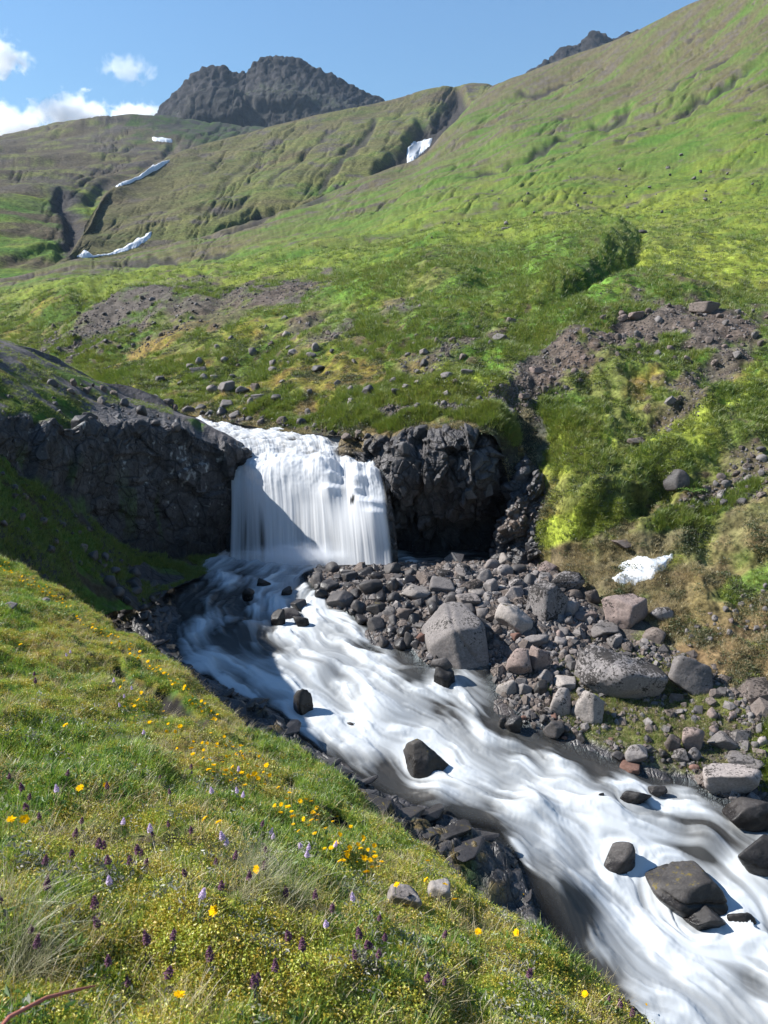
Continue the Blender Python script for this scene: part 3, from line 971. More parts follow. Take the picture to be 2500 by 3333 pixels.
# ------------------------------------------------------------------ stream: level, shores, bed
WZ = [(750, 1815, 0), (1250, 1815, 0), (1600, 1815, 0), (600, 1850, 0), (600, 1950, -.05), (900, 1900, -.05), (900, 2000, -.2), (650, 2080, -.3), (900, 2100, -.35),
      (1150, 2080, -.35), (1000, 2200, -.65), (1300, 2180, -.6), (1250, 2300, -.95), (1500, 2250, -.8), (950, 2350, -.95), (1550, 2400, -1.2), (1150, 2480, -1.3),
      (1400, 2550, -1.5), (1800, 2450, -1.35), (1700, 2600, -1.7), (2100, 2500, -1.5), (1500, 2680, -1.65), (1950, 2650, -1.8), (2300, 2600, -1.75), (1650, 2780, -1.9),
      (1900, 2800, -2.2), (2200, 2720, -2.0), (2450, 2780, -2.1), (1750, 2900, -2.15), (2000, 2950, -2.55), (2300, 2850, -2.35), (1850, 3080, -2.6), (2150, 3080, -2.8),
      (2480, 2980, -2.6), (2000, 3300, -2.95), (2300, 3200, -2.95), (2500, 3300, -3.1), (2700, 3000, -2.8), (2600, 2750, -2.1), (2750, 3400, -3.4), (2300, 3500, -3.4),
      (1700, 2000, .0), (2100, 2250, -.9), (2400, 2450, -1.35), (450, 2050, -.2), (1200, 2680, -1.45), (1550, 3000, -2.3), (1700, 3300, -3.0), (900, 1750, 0.0), (1900, 2150, -.6)]


def on_level(u, v, z):
    z = np.asarray(z, float)
    b = (H / 2 - np.asarray(v, float)) / FPX
    k = (SP - b * CP) / (CP + b * SP)         # fall per metre ahead
    return unproj(u, v, (CAMZ - z) / k)


_p = on_level([w[0] for w in WZ], [w[1] for w in WZ], [w[2] for w in WZ])
ZW = TPS(_p[:, :2], _p[:, 2], 2e-3)


def on_water(u, v):
    u, v = np.asarray(u, float), np.asarray(v, float)
    z = np.full(u.shape, -1.0)
    for _ in range(9):
        p = on_level(u, v, z)
        z = ZW(p[..., 0], p[..., 1])
    return on_level(u, v, z)


LEFT_SHORE = [(600, 1780), (590, 1812), (560, 1850), (530, 1890), (525, 1960), (560, 2010), (535, 2050), (510, 2090), (545, 2140), (640, 2200), (740, 2250), (820, 2290), (900, 2330), (960, 2400),
              (1085, 2490), (1190, 2560), (1280, 2610), (1400, 2650), (1500, 2690), (1600, 2730), (1660, 2780), (1700, 2850), (1730, 2950), (1790, 3060), (1850, 3150), (1920, 3230), (2010, 3300), (2080, 3400), (2150, 3600)]
RIGHT_SHORE = [(1700, 1782), (1640, 1812), (1590, 1832), (1450, 1836), (1300, 1842), (1130, 1846), (1060, 1858), (1000, 1878), (1010, 1900), (1060, 1945), (1075, 1985), (1130, 1990), (1210, 2040), (1215, 2090), (1330, 2100), (1390, 2165),
               (1480, 2150), (1560, 2130), (1600, 2150), (1610, 2220), (1640, 2290), (1720, 2340), (1830, 2380), (1950, 2430), (2040, 2470), (2160, 2510), (2270, 2530), (2310, 2590), (2420, 2620), (2520, 2640), (2640, 2660), (2800, 2680)]
LSp = on_water(*np.array(LEFT_SHORE, float).T)
RSp = on_water(*np.array(RIGHT_SHORE, float).T)
far_r = np.array([[RSp[-1][0] + 3, RSp[-1][1] - 2, 0]])
bot = np.array([[LSp[-1][0] + 6, LSp[-1][1] - 2, 0]])
POLY = np.concatenate([LSp[::-1], RSp, far_r, bot])[:, :2]


def shore(x, y):
    dl, _, _ = polyline_dist(x, y, LSp[:, :2])
    dr, _, _ = polyline_dist(x, y, RSp[:, :2])
    ins = in_poly(x, y, POLY)
    return dl, dr, ins


gx, gy = np.arange(-9, 12.01, .042), np.arange(6.5, 26.6, .042)
X, Y = np.meshgrid(gx, gy)
cx_, cy_ = np.meshgrid(gx[::4], gy[::4])
zc = ZW(cx_, cy_)


def upsample(a, n, m):
    ri, ci = np.linspace(0, a.shape[0] - 1, n), np.linspace(0, a.shape[1] - 1, m)
    r0, c0 = np.minimum(ri.astype(int), a.shape[0] - 2), np.minimum(ci.astype(int), a.shape[1] - 2)
    fr, fc = (ri - r0)[:, None], (ci - c0)[None]
    A = a[r0][:, c0], a[r0][:, c0 + 1], a[r0 + 1][:, c0], a[r0 + 1][:, c0 + 1]
    return (A[0] * (1 - fc) + A[1] * fc) * (1 - fr) + (A[2] * (1 - fc) + A[3] * fc) * fr


zw = ZW(X, Y)
dl, dr, ins = shore(X, Y)
sd = np.minimum(dl, dr)
left = dl < dr
n1, n2 = fbm(X / 1.2, Y / 1.2, 5, 111), fbm(X / .4, Y / .4, 5, 112)
F1, F2, hh, ox, oy = worley(X * 1.5 + .3 * n1, Y * 2.6 + .3 * n1, 8)
G1, G2, gh, gx_, gy_ = worley(X * 5, Y * 6, 9)
rise_l = .05 + .34 * sd - .05 * sstep(0, .3, sd) + .26 * (hh + .6 * ox * (hh - .5)) * sstep(0, .4, sd) + .09 * gh
rise_r = .03 + .09 * sd + .10 * n1 * sstep(0, 1, sd) + .05 * gh * sstep(.1, .4, sd)
zb = zw + np.where(ins, -.42 * sstep(0, .9, sd) + .10 * n1 - .03, np.where(left, rise_l + .07 * sstep(.05, .4, sd) * fbm(X * 2.2, Y * 5, 4, 113), rise_r)) + .03 * n2
P_bed = np.stack([X, Y, zb], -1)
U0, V0 = proj(P_bed)
c = lerp(np.broadcast_to(ROCK * .55, P_bed.shape), ROCK * 1.05, .4 + .8 * n2)
c = lerp(c, OCHRE * .5, sstep(.2, .6, .5 * n1 + .8 * n2 + .4 * fbm(X * 7, Y * 7, 3, 114)) * .85 * (~ins) * left * sstep(.12, .5, sd))
c = lerp(c, GREEN * .6, sstep(.35, .7, n1 - .3 * n2) * (~ins) * left * sstep(.5, 1.2, sd))
bar = (~ins) * (~left)
sd_bed = sd
ins_bed, left_bed = ins, left
c = lerp(c, SCREE * .9, bar * sstep(.15, .8, sd))
soil = lerp(np.broadcast_to(BROWN * .9, P_bed.shape), OLIVE, .5 + n1)
c = lerp(c, soil, bar * sstep(-.2, .3, ell(U0, V0, 2120, 2330, 360, 190, 15) + .5 * n1))
c = lerp(c, REDSCREE * 1.1, ins * sstep(.3, .6, n1) * .5)
wet = np.where(ins, 1, np.where(left, .9 * sstep(1.6, .3, sd), .9 * sstep(.6, .1, sd)))
structure(grid_obj('stream_bed', P_bed, M_BED, {'cover': c, 'wet': wet}, flip=True))
depth_sheets.append(P_bed)
print('bed', P_bed.shape, time.time() - T0)

# ------------------------------------------------------------------ near bank
BC = [
    (-900, [(4300, .8), (3500, 1.2), (2800, 2.4), (2150, 5.2), (1600, 12.5), (1680, 13.5), (1850, 14)]),
    (-450, [(4000, 1.0), (3400, 1.4), (2800, 2.5), (2200, 5.4), (1710, 12), (1790, 13), (1950, 13.5)]),
    (0, [(3900, 1.1), (3333, 1.6), (2800, 2.7), (2250, 5.6), (1818, 11.5), (1900, 12.3), (2100, 12.6)]),
    (150, [(3900, 1.15), (3333, 1.65), (2820, 2.7), (2310, 5.3), (1910, 10.8), (1990, 11.6), (2200, 12)]),
    (300, [(3900, 1.2), (3340, 1.7), (2850, 2.7), (2380, 5), (2008, 10), (2080, 10.8), (2300, 11.2)]),
    (450, [(3900, 1.2), (3340, 1.75), (2880, 2.7), (2450, 4.8), (2098, 9.2), (2190, 10), (2450, 10.4)]),
    (600, [(3900, 1.25), (3345, 1.8), (2900, 2.7), (2530, 4.6), (2205, 8.4), (2300, 9.2), (2600, 9.6)]),
    (750, [(3900, 1.3), (3350, 1.85), (2940, 2.75), (2610, 4.45), (2335, 7.6), (2430, 8.4), (2700, 8.8)]),
    (900, [(3900, 1.3), (3360, 1.9), (2980, 2.8), (2680, 4.3), (2445, 6.9), (2550, 7.6), (2800, 8)]),
    (1080, [(3950, 1.35), (3390, 1.95), (3030, 2.8), (2765, 4.1), (2540, 6.3), (2650, 7), (2900, 7.4)]),
    (1250, [(3950, 1.4), (3420, 2.0), (3090, 2.8), (2850, 3.9), (2650, 5.7), (2760, 6.4), (3000, 6.8)]),
    (1500, [(4000, 1.5), (3480, 2.1), (3215, 2.8), (3030, 3.6), (2880, 4.8), (3000, 5.4), (3250, 5.8)]),
    (1650, [(4000, 1.6), (3520, 2.15), (3280, 2.75), (3120, 3.4), (3010, 4.3), (3130, 4.9), (3380, 5.3)]),
    (1800, [(4050, 1.65), (3560, 2.2), (3350, 2.7), (3210, 3.25), (3115, 3.95), (3230, 4.5), (3480, 4.9)]),
    (1950, [(4100, 1.7), (3620, 2.2), (3450, 2.6), (3330, 3.05), (3235, 3.6), (3340, 4.1), (3600, 4.5)]),
    (2100, [(4150, 1.75), (3700, 2.25), (3560, 2.55), (3440, 2.9), (3345, 3.4), (3440, 3.9), (3700, 4.3)]),
    (2500, [(4300, 1.9), (4000, 2.3), (3850, 2.5), (3700, 2.8), (3600, 3.2), (3720, 3.6), (4000, 4.0)]),
]
P, rq, cq = loft([[(u, v, d) for v, d in rows] for u, rows in BC], 4.6, 4.2)
U0, V0 = proj(P)
N = normals(P)
N *= np.sign(N[..., 2:3])
rr = rq[:, None] + 0 * U0
D0 = P[..., 1]
X, Y = P[..., 0], P[..., 1]
hum = fbm(X / .9, Y / .9, 3, 121) * .09 + fbm(X / .3, Y / .3, 3, 122) * .035
n1, n2, n3 = fbm(X / .7, Y / .7, 4, 123), fbm(X / .2, Y / .2, 4, 124), fbm(X / 1.6, Y / 1.6, 3, 125)
h = hum + .012 * fbm(X * 14, Y * 14, 3, 126)
scarp = np.zeros(U0.shape)
for pl, wd, dp in (([(370, 2150), (450, 2200), (560, 2255), (640, 2315), (690, 2365)], 62, 120), ([(895, 2500), (930, 2540), (962, 2575)], 44, 85), ([(1080, 2625), (1180, 2700), (1260, 2770)], 46, 70)):
    wob = 10 * perlin2(U0 / 30, V0 / 30, 65)
    dist, tt, side = polyline_dist(U0 + wob, V0 + wob, pl)
    # trench whose steep wall is on the far side, the near side a ramp
    below = side > 0
    g = np.where(below, 1 - sstep(0.0, 1.0, dist / wd), 1 - sstep(0, .22, dist / wd)) * sstep(0, .15, tt + .03) * sstep(0, .15, 1.03 - tt)
    h = h - g * dp * D0 / FPX
    scarp = np.maximum(scarp, g)
rim = sstep(3.9, 4.2, rr) * sstep(1150, 1400, U0 + 120 * n3)
edge_rock = sstep(4.05, 4.5, rr)
F1, F2, hh, ox, oy = worley(X * 2.5, Y * 2.5 + P[..., 2], 10)
h = h + edge_rock * (.14 * hh - .05)
h *= sstep(0, .3, rr)
P_bank = P + N * h[..., None]
c = lerp(np.broadcast_to(OLIVE * .8, P.shape), GREEN * .9, .5 + n1 + .5 * n3)
c = lerp(c, OCHRE, sstep(.0, .5, n3 * .7 + n2 * .4))
c = lerp(c, LIME * 1.1, sstep(.15, .6, n2 * .6 + n1 * .5))
c = lerp(c, LIME * 1.25, sstep(0, .5, ell(U0, V0, 820, 3130, 480, 170, 22) + .4 * n2))
c = lerp(c, BROWN * .55, sstep(.2, .6, -n2 * .8 - n1 * .4))
c = lerp(c, DARK * 1.3, np.maximum(sstep(.04, .3, scarp + .06 * n2), edge_rock))
c = lerp(c, np.array([.25, .21, .17]), sstep(.1, .5, ell(U0, V0, 600, 3050, 60, 40, 0) + .3 * n2))
c = np.clip(c * (1 + .5 * fbm(X * 9, Y * 9, 3, 127))[..., None], .004, .6)
structure(grid_obj('grass_bank', P_bank, M_BANK, {'cover': c, 'wet': .5 * edge_rock}))
UV_bank = (U0, V0, rr, scarp, N)
depth_sheets.append(P_bank)
print('bank', P.shape, time.time() - T0)

# ================================================================== WATER
def water_mat(name, fall=False):
    m, t = new_mat(name)
    b = NB(t)
    pos = b.n('ShaderNodeNewGeometry').outputs['Position']
    foam = b.attr('foam', 'Fac')
    body = b.attr('body', 'Fac')          # how much water there is: thin films let the rock through
    uv = b.attr('flow', 'Vector')         # across / along the flow
    cb = b.n('ShaderNodeMapping')
    cb.inputs['Scale'].default_value = (1, 1, 1)
    b.l(uv, cb.inputs['Vector'])
    n_ = b.noise(cb.outputs[0], 1.0, 5, 0.6)
    f2 = b.math('ADD', foam, b.math('MULTIPLY', b.math('SUBTRACT', n_, 0.5), b.math('MULTIPLY', b.math('SUBTRACT', 1.15, foam), 0.5 if fall else 0.45)))
    f2 = b.rng(f2, 0.15, 0.97, 0, 1)
    deep = b.n('ShaderNodeBsdfPrincipled')
    b.l(b.mix(b.noise(pos, 1.1, 3), (.030, .034, .034), (.055, .048, .042)), deep.inputs['Base Color'])
    deep.inputs['Roughness'].default_value = 0.4
    deep.inputs['IOR'].default_value = 1.33
    white = b.n('ShaderNodeBsdfDiffuse')
    white.inputs['Color'].default_value = (.86, .88, .90, 1) if fall else (.52, .54, .55, 1)
    tr = b.n('ShaderNodeBsdfTranslucent')
    tr.inputs['Color'].default_value = (.86, .88, .92, 1) if fall else (.52, .55, .57, 1)
    w = b.n('ShaderNodeMixShader')
    w.inputs[0].default_value = 0.5 if fall else 0.1
    b.l(white.outputs[0], w.inputs[1])
    b.l(tr.outputs[0], w.inputs[2])
    mx = b.n('ShaderNodeMixShader')
    b.l(f2, mx.inputs[0])
    b.l(deep.outputs[0], mx.inputs[1])
    b.l(w.outputs[0], mx.inputs[2])
    tp = b.n('ShaderNodeBsdfTransparent')
    tp.inputs['Color'].default_value = (.80, .86, .88, 1)
    al = b.n('ShaderNodeMixShader')
    b.l(b.math('MAXIMUM', body, b.rng(f2, 0.25, 0.8, 0, 1)) if not fall else b.rng(b.math('ADD', f2, b.math('MULTIPLY', body, 0.6)), 0.1, 0.75, 0.0, 1), al.inputs[0])
    b.l(tp.outputs[0], al.inputs[1])
    b.l(mx.outputs[0], al.inputs[2])
    b.out(al.outputs[0])
    return m


M_WATER = water_mat('stream_water')
M_FALL = water_mat('fall_water', True)

# boulders that stand in the stream: the flow parts round them (u, v, half width in photo pixels)
IN_STREAM = [(1387, 2490, 80), (1447, 2225, 42), (987, 2320, 42), (859, 1905, 24), (808, 1945, 24), (934, 1935, 20), (908, 2025, 28), (980, 2030, 38), (972, 1975, 36),
             (2068, 2605, 58), (2143, 2578, 34), (2015, 2825, 62), (2230, 2930, 135), (2275, 3010, 70), (2414, 2995, 60), (1145, 2366, 30), (1955, 2598, 16), (1224, 2055, 32), (1108, 1975, 50)]
dx = .024
gx, gy = np.arange(-6.4, 9.0, dx), np.arange(7.6, 25.9, dx)
X, Y = np.meshgrid(gx, gy)
ny, nx = X.shape
zw = upsample(ZW(*np.meshgrid(gx[::6], gy[::6])), ny, nx)
P0 = np.stack([X, Y, zw], -1)
U0, V0 = proj(P0)

# flow directions from hand-laid streamlines
LINES = [
    [(850, 1815), (720, 1900), (640, 1960), (640, 2060), (760, 2160), (950, 2270), (1150, 2400), (1400, 2560), (1650, 2700), (1850, 2810), (2000, 2960), (2200, 3120), (2450, 3333)],
    [(1000, 1815), (930, 1900), (860, 1980), (900, 2080), (1060, 2200), (1200, 2350), (1400, 2450), (1600, 2570), (1800, 2680), (2000, 2800), (2100, 2950), (2300, 3100), (2500, 3250)],
    [(1200, 1815), (1040, 1880), (980, 1960), (1050, 2060), (1230, 2170), (1450, 2280), (1600, 2400), (1800, 2500), (2000, 2580), (2200, 2650), (2350, 2750), (2550, 2900)],
    [(1500, 1820), (1300, 1828), (1120, 1835), (1020, 1860)],
    [(1330, 2150), (1500, 2230), (1650, 2350), (1900, 2470), (2150, 2560), (2400, 2680), (2600, 2760)],
    [(560, 1870), (560, 2000), (560, 2110), (750, 2240), (950, 2370), (1200, 2560), (1450, 2650), (1620, 2760), (1720, 2880), (1800, 3050), (1950, 3220), (2100, 3350)],
    [(2050, 2700), (2250, 2800), (2450, 2930), (2600, 3050)],
]
pts, dirs = [], []
for ln in LINES:
    q = on_water(*np.array(ln, float).T)[:, :2]
    s = np.concatenate([[0], np.cumsum(np.linalg.norm(np.diff(q, axis=0), axis=1))])
    si = np.arange(0, s[-1], .35)
    qi = catmull(len(q), q, np.interp(si, s, np.arange(len(q))))
    d = np.gradient(qi, axis=0)
    pts.append(qi)
    dirs.append(d / (np.linalg.norm(d, axis=1, keepdims=True) + 1e-9))
pts, dirs = np.concatenate(pts), np.concatenate(dirs)
cxg, cyg = np.meshgrid(gx[::6], gy[::6])
d2 = (cxg[..., None] - pts[:, 0])**2 + (cyg[..., None] - pts[:, 1])**2
w = 1 / (d2 + .05)**2
VX = upsample((w * dirs[:, 0]).sum(-1) / w.sum(-1), ny, nx)
VY = upsample((w * dirs[:, 1]).sum(-1) / w.sum(-1), ny, nx)
# eddies
psi = .22 * fbm(X / 1.6, Y / 1.6, 2, 131) + .035 * fbm(X / .5, Y / .5, 2, 134)
VX, VY = VX + np.gradient(psi, dx, axis=0), VY - np.gradient(psi, dx, axis=1)
rock_px = on_water([r[0] for r in IN_STREAM], [r[1] for r in IN_STREAM])
halo = np.zeros(X.shape)
for (ru, rv, rw), rp in zip(IN_STREAM, rock_px):
    R = rw * np.linalg.norm(rp - [0, 0, CAMZ]) / FPX * .95
    ex, ey = X - rp[0], Y - rp[1]
    rr2 = np.hypot(ex, ey) + 1e-6
    ex, ey = ex / rr2, ey / rr2
    k = np.clip((R / rr2)**3, 0, 1.0)
    vr = VX * ex + VY * ey
    VX, VY = VX - k * vr * ex * .95, VY - k * vr * ey * .95
    halo = np.maximum(halo, np.exp(-((rr2 - R * 1.15) / (.25 * R + .08))**2) * sstep(-.9, .2, -vr + .3))
sp = np.hypot(VX, VY) + 1e-6
VX, VY = VX / sp, VY / sp


def lic(src, steps, hstep):
    acc = src.copy()
    wsum = 1.0
    for sgn in (1, -1):
        px = np.tile(np.arange(nx, dtype=f32), (ny, 1))
        py = np.tile(np.arange(ny, dtype=f32)[:, None], (1, nx))
        for k in range(steps):
            ix, iy = np.clip(px, 0, nx - 2).astype(np.int32), np.clip(py, 0, ny - 2).astype(np.int32)
            px = px + sgn * hstep * VXf[iy, ix]
            py = py + sgn * hstep * VYf[iy, ix]
            ix, iy = np.clip(px, 0, nx - 2).astype(np.int32), np.clip(py, 0, ny - 2).astype(np.int32)
            fx, fy = np.clip(px - ix, 0, 1), np.clip(py - iy, 0, 1)
            v = (src[iy, ix] * (1 - fx) + src[iy, ix + 1] * fx) * (1 - fy) + (src[iy + 1, ix] * (1 - fx) + src[iy + 1, ix + 1] * fx) * fy
            ww = 1 - k / steps
            acc = acc + v * ww
            wsum = wsum + ww
    return acc / wsum


def blur(a, k):
    for ax in (0, 1):
        for _ in range(2):
            c_ = np.cumsum(np.pad(a, [(k + 1, k) if i == ax else (0, 0) for i in (0, 1)], mode='edge'), axis=ax)
            a = (np.take(c_, range(2 * k + 1, c_.shape[ax]), ax) - np.take(c_, range(0, c_.shape[ax] - 2 * k - 1), ax)) / (2 * k + 1)
    return a


VXf, VYf = VX.astype(f32), VY.astype(f32)
wn = rs.rand(ny, nx).astype(f32) - .5
L1 = lic(blur(wn, 1), 20, 1.2)
L1 /= L1.std()
L2 = lic(blur(rs.rand(ny, nx).astype(f32) - .5, 3), 20, 1.8)
L2 /= L2.std()


def tails(src, steps, hstep, decay):
    """carry a source downstream so that it starts sharply and fades away behind"""
    acc = src.copy()
    wsum = 1.0
    px = np.tile(np.arange(nx, dtype=f32), (ny, 1))
    py = np.tile(np.arange(ny, dtype=f32)[:, None], (1, nx))
    for k in range(steps):
        ix, iy = np.clip(px, 0, nx - 1).astype(np.int32), np.clip(py, 0, ny - 1).astype(np.int32)
        px = np.clip(px - hstep * VXf[iy, ix], 0, nx - 1.01)
        py = np.clip(py - hstep * VYf[iy, ix], 0, ny - 1.01)
        ix, iy = px.astype(np.int32), py.astype(np.int32)
        ww = math.exp(-decay * (k + 1) / steps)
        acc = acc + src[iy, ix] * ww
        wsum += ww
    return acc / wsum


# ledges in the bed: water breaks white just below each and streams away from it
def ledges(cell, seed, thr):
    a_, b2 = (X * 1.0) / cell, (Y * 1.0) / cell
    q = fbm(a_ + .3 * fbm(a_ * 2, b2 * 2, 2, seed + 5), b2, 3, seed)
    return np.clip((q - thr) * 2.4, 0, 1).astype(f32)


B1 = tails(ledges(.95, 401, .12), 26, 2.0, 2.2)
B2 = tails(ledges(.42, 402, .15), 20, 1.4, 2.0)
B1, B2 = (B1 - B1.mean()) / B1.std(), (B2 - B2.mean()) / B2.std()
print('lic', X.shape, time.time() - T0)

WHITE = [(700, 1850, .8), (900, 1830, 1), (1100, 1832, .95), (1250, 1828, .85), (1400, 1818, .25), (1550, 1815, .05), (600, 1900, .15), (700, 1920, .3), (760, 1880, .5), (640, 1980, .12), (800, 1900, .55),
         (850, 1950, .7), (900, 1960, .9), (720, 1990, .2), (950, 2050, .85), (820, 2040, .35), (700, 2030, .7), (760, 2080, .12), (880, 2110, .2), (950, 2130, .3), (620, 2100, .45), (560, 2120, .35),
         (700, 2160, .75), (850, 2180, .85), (1000, 2140, .95), (1050, 2085, .95), (1150, 2100, .5), (1200, 2090, .3), (1080, 2050, .6), (1100, 2000, .6), (1000, 1990, .7), (1150, 2170, 1), (1000, 2220, .9),
         (900, 2250, .75), (800, 2240, .5), (1200, 2220, .8), (1270, 2210, .6), (1350, 2190, .22), (1400, 2235, .7), (1500, 2250, .5), (1560, 2290, .7), (1600, 2350, .3), (1450, 2330, .3), (1350, 2300, .9),
         (1050, 2280, .7), (1250, 2320, 1), (1100, 2350, .8), (1200, 2420, .95), (1000, 2400, .6), (1050, 2450, .4), (1150, 2490, .4), (1300, 2420, .95), (1400, 2360, .9), (1550, 2420, .75), (1650, 2400, .3),
         (1750, 2430, .2), (1850, 2450, .15), (1950, 2480, .15), (1560, 2520, .9), (1700, 2500, .9), (1850, 2530, .85), (1270, 2520, .3), (1250, 2580, .12), (1350, 2600, .15), (1480, 2560, .85), (1430, 2600, .9),
         (1300, 2560, .25), (1500, 2640, .4), (1600, 2660, .3), (1550, 2600, .75), (1650, 2600, .6), (1750, 2600, .9), (1800, 2580, .6), (1900, 2610, .9), (2050, 2560, .5), (2150, 2530, .12), (2050, 2520, .6),
         (2200, 2600, .55), (2300, 2600, .7), (2000, 2650, .85), (1850, 2680, .9), (1730, 2700, .95), (1720, 2760, .9), (1600, 2720, .12), (1500, 2700, .1), (1680, 2720, .45), (1900, 2760, .9), (2050, 2720, .75),
         (2150, 2680, .7), (2250, 2700, .3), (2330, 2650, .5), (2380, 2740, .5), (2280, 2780, .25), (2300, 2740, .12), (1900, 2830, .85), (1800, 2800, .7), (1730, 2840, .25), (1700, 2880, .08), (1750, 2860, .8),
         (1850, 2880, .8), (1800, 2930, .22), (1850, 3000, .12), (1780, 2980, .08), (1950, 2900, .7), (2000, 2950, .95), (1900, 2960, .35), (2080, 2860, .7), (2150, 2820, .8), (2300, 2850, .95), (2430, 2850, 1),
         (2480, 2900, .85), (2000, 3050, .95), (1950, 3080, .6), (1870, 3100, .85), (2100, 3000, 1), (2100, 3100, .95), (2250, 3100, 1), (2400, 3050, .85), (2480, 3050, .7), (2480, 3180, .35), (2350, 3100, .95),
         (1900, 3180, .15), (1960, 3180, .25), (1950, 3230, .2), (2020, 3250, .6), (2100, 3200, .9), (2250, 3200, .95), (2400, 3200, .7), (2450, 3300, .85), (2200, 3300, .95), (2480, 3220, .25), (2600, 2900, .7), (2600, 3200, .6)]
wp = np.array(WHITE)
cu, cv = U0[::4, ::4], V0[::4, ::4]
d2 = ((cu[..., None] - wp[:, 0])**2 + ((cv[..., None] - wp[:, 1]) * 1.25)**2)
w = 1 / (d2 + 500)**1.5
WB = upsample((w * wp[:, 2]).sum(-1) / w.sum(-1), ny, nx)
WB = blur(WB.astype(f32), 4)
WB = lic(WB, 8, 1.6)
WB = .35 * WB + .65 * sstep(.12, .85, WB)
wake = tails((halo * (1 + .4 * L2)).astype(f32), 34, 1.5, 1.6)
mid = np.clip(4 * WB * (1 - WB), .62, 1)
foam = WB * 1.0 - .15 + mid * (.18 * B1 + .11 * B2 + .06 * L2) + .075 * L1 + .035 * L2
foam = np.clip(foam + .26 * halo * (.7 + .3 * L2) + .35 * wake * (1 + .25 * L1), 0, 1)
dl, _, _ = polyline_dist(X, Y, LSp[:, :2])
dr, _, _ = polyline_dist(X, Y, RSp[:, :2])
ins = in_poly(X, Y, POLY)
sd = np.where(ins, np.minimum(dl, dr), -np.minimum(dl, dr))
foam *= sstep(-.05, .25, sd + .05 * L2)
h = sstep(0, .4, sd) * (.032 * np.clip(B1, -1.5, 2.5) + .016 * np.clip(B2, -1.5, 2.5)) + .004 * L2 + .0015 * L1 + .16 * (blur(WB.astype(f32), 6) - .5)
for bu, bv, rad, hh in ((780, 2065, .9, .28), (1250, 2330, 1.0, .16), (1590, 2690, 1.0, .12), (1830, 2950, .85, .30), (1350, 2190, .7, .12), (2300, 2760, .5, .22), (1420, 2590, .5, .12), (1740, 2640, .5, .18), (1050, 2180, .8, .16)):
    q = on_water(bu, bv)
    h = h + hh * np.exp(-((X - q[0])**2 + (Y - q[1])**2) / (rad * .6)**2)
P_w = np.stack([X, Y, zw + h], -1)
keep = sd > -.22
body = np.clip(sstep(-.02, .5, sd), 0, 1) * .92
flow = np.stack([X * 0 + (X * -VY + Y * VX) * 9, (X * VX + Y * VY) * 1.3, 0 * X], -1)
stream = structure(grid_obj('stream', P_w, M_WATER, {'foam': foam, 'body': body, 'flow': np.stack([L1 * .6, L2 * .4, X + Y], -1)}, keep, flip=True))
P_wk = P_w[keep]
depth_sheets.append(P_wk)
print('stream', time.time() - T0)

# ------------------------------------------------------------------ waterfall and the rapid above it
WR = [  # rows from the upper rapid to the pool, five columns each
    [(520, 1318, 38), (560, 1320, 37.5), (605, 1322, 37), (650, 1326, 36.5), (700, 1332, 36)],
    [(560, 1334, 34), (610, 1336, 33.5), (665, 1340, 33), (720, 1344, 32.5), (780, 1350, 32)],
    [(600, 1358, 30.2), (690, 1364, 29.8), (780, 1368, 29.4), (870, 1373, 29), (960, 1380, 28.4)],
    [(665, 1400, 27.6), (775, 1398, 27.6), (885, 1400, 27.2), (990, 1400, 26.9), (1090, 1405, 26.4)],
    [(735, 1444, 25.9), (860, 1428, 26.0), (985, 1424, 25.7), (1100, 1432, 25.4), (1225, 1446, 25.3)],
    [(752, 1490, 24.9), (870, 1470, 25.1), (1000, 1468, 24.9), (1120, 1478, 24.9), (1232, 1492, 24.9)],
    [(750, 1560, 24.45), (870, 1545, 24.5), (1000, 1540, 24.4), (1130, 1560, 24.5), (1255, 1570, 24.6)],
    [(746, 1650, 24.2), (870, 1650, 24.15), (1005, 1650, 24.1), (1140, 1655, 24.1), (1272, 1660, 24.2)],
    [(742, 1740, 24.0), (870, 1740, 23.95), (1005, 1740, 23.9), (1145, 1740, 23.85), (1284, 1740, 24.0)],
    [(738, 1840, 23.8), (870, 1840, 23.75), (1010, 1840, 23.7), (1150, 1840, 23.65), (1292, 1840, 23.8)],
]
TURN = (.25, 0, -.35, -.85, -1.3)
INC = (0, 0, 0, 0, 0, 0, -.1, -.3, -.5, -.65)
ctrl = [[(WR[r][k][0], WR[r][k][1], WR[r][k][2] + TURN[k] * min(max((r - 4) / 2, 0), 1) + INC[r]) for r in range(len(WR))] for k in range(5)]
P, rq, cq = loft(ctrl, 1.9, 1.7)
U0, V0 = proj(P)
N = normals(P)
N *= -np.sign((N * (P - np.array([0, 0, CAMZ]))).sum(-1, keepdims=True))
rr, cc = rq[:, None] + 0 * U0, cq[None] / 4 + 0 * U0
S = cc * 5.0                                    # metres across
A = np.concatenate([[0], np.cumsum(np.linalg.norm(np.diff(P, axis=0), axis=-1).mean(1))])[:, None] + 0 * U0
fall = sstep(4.6, 5.6, rr)
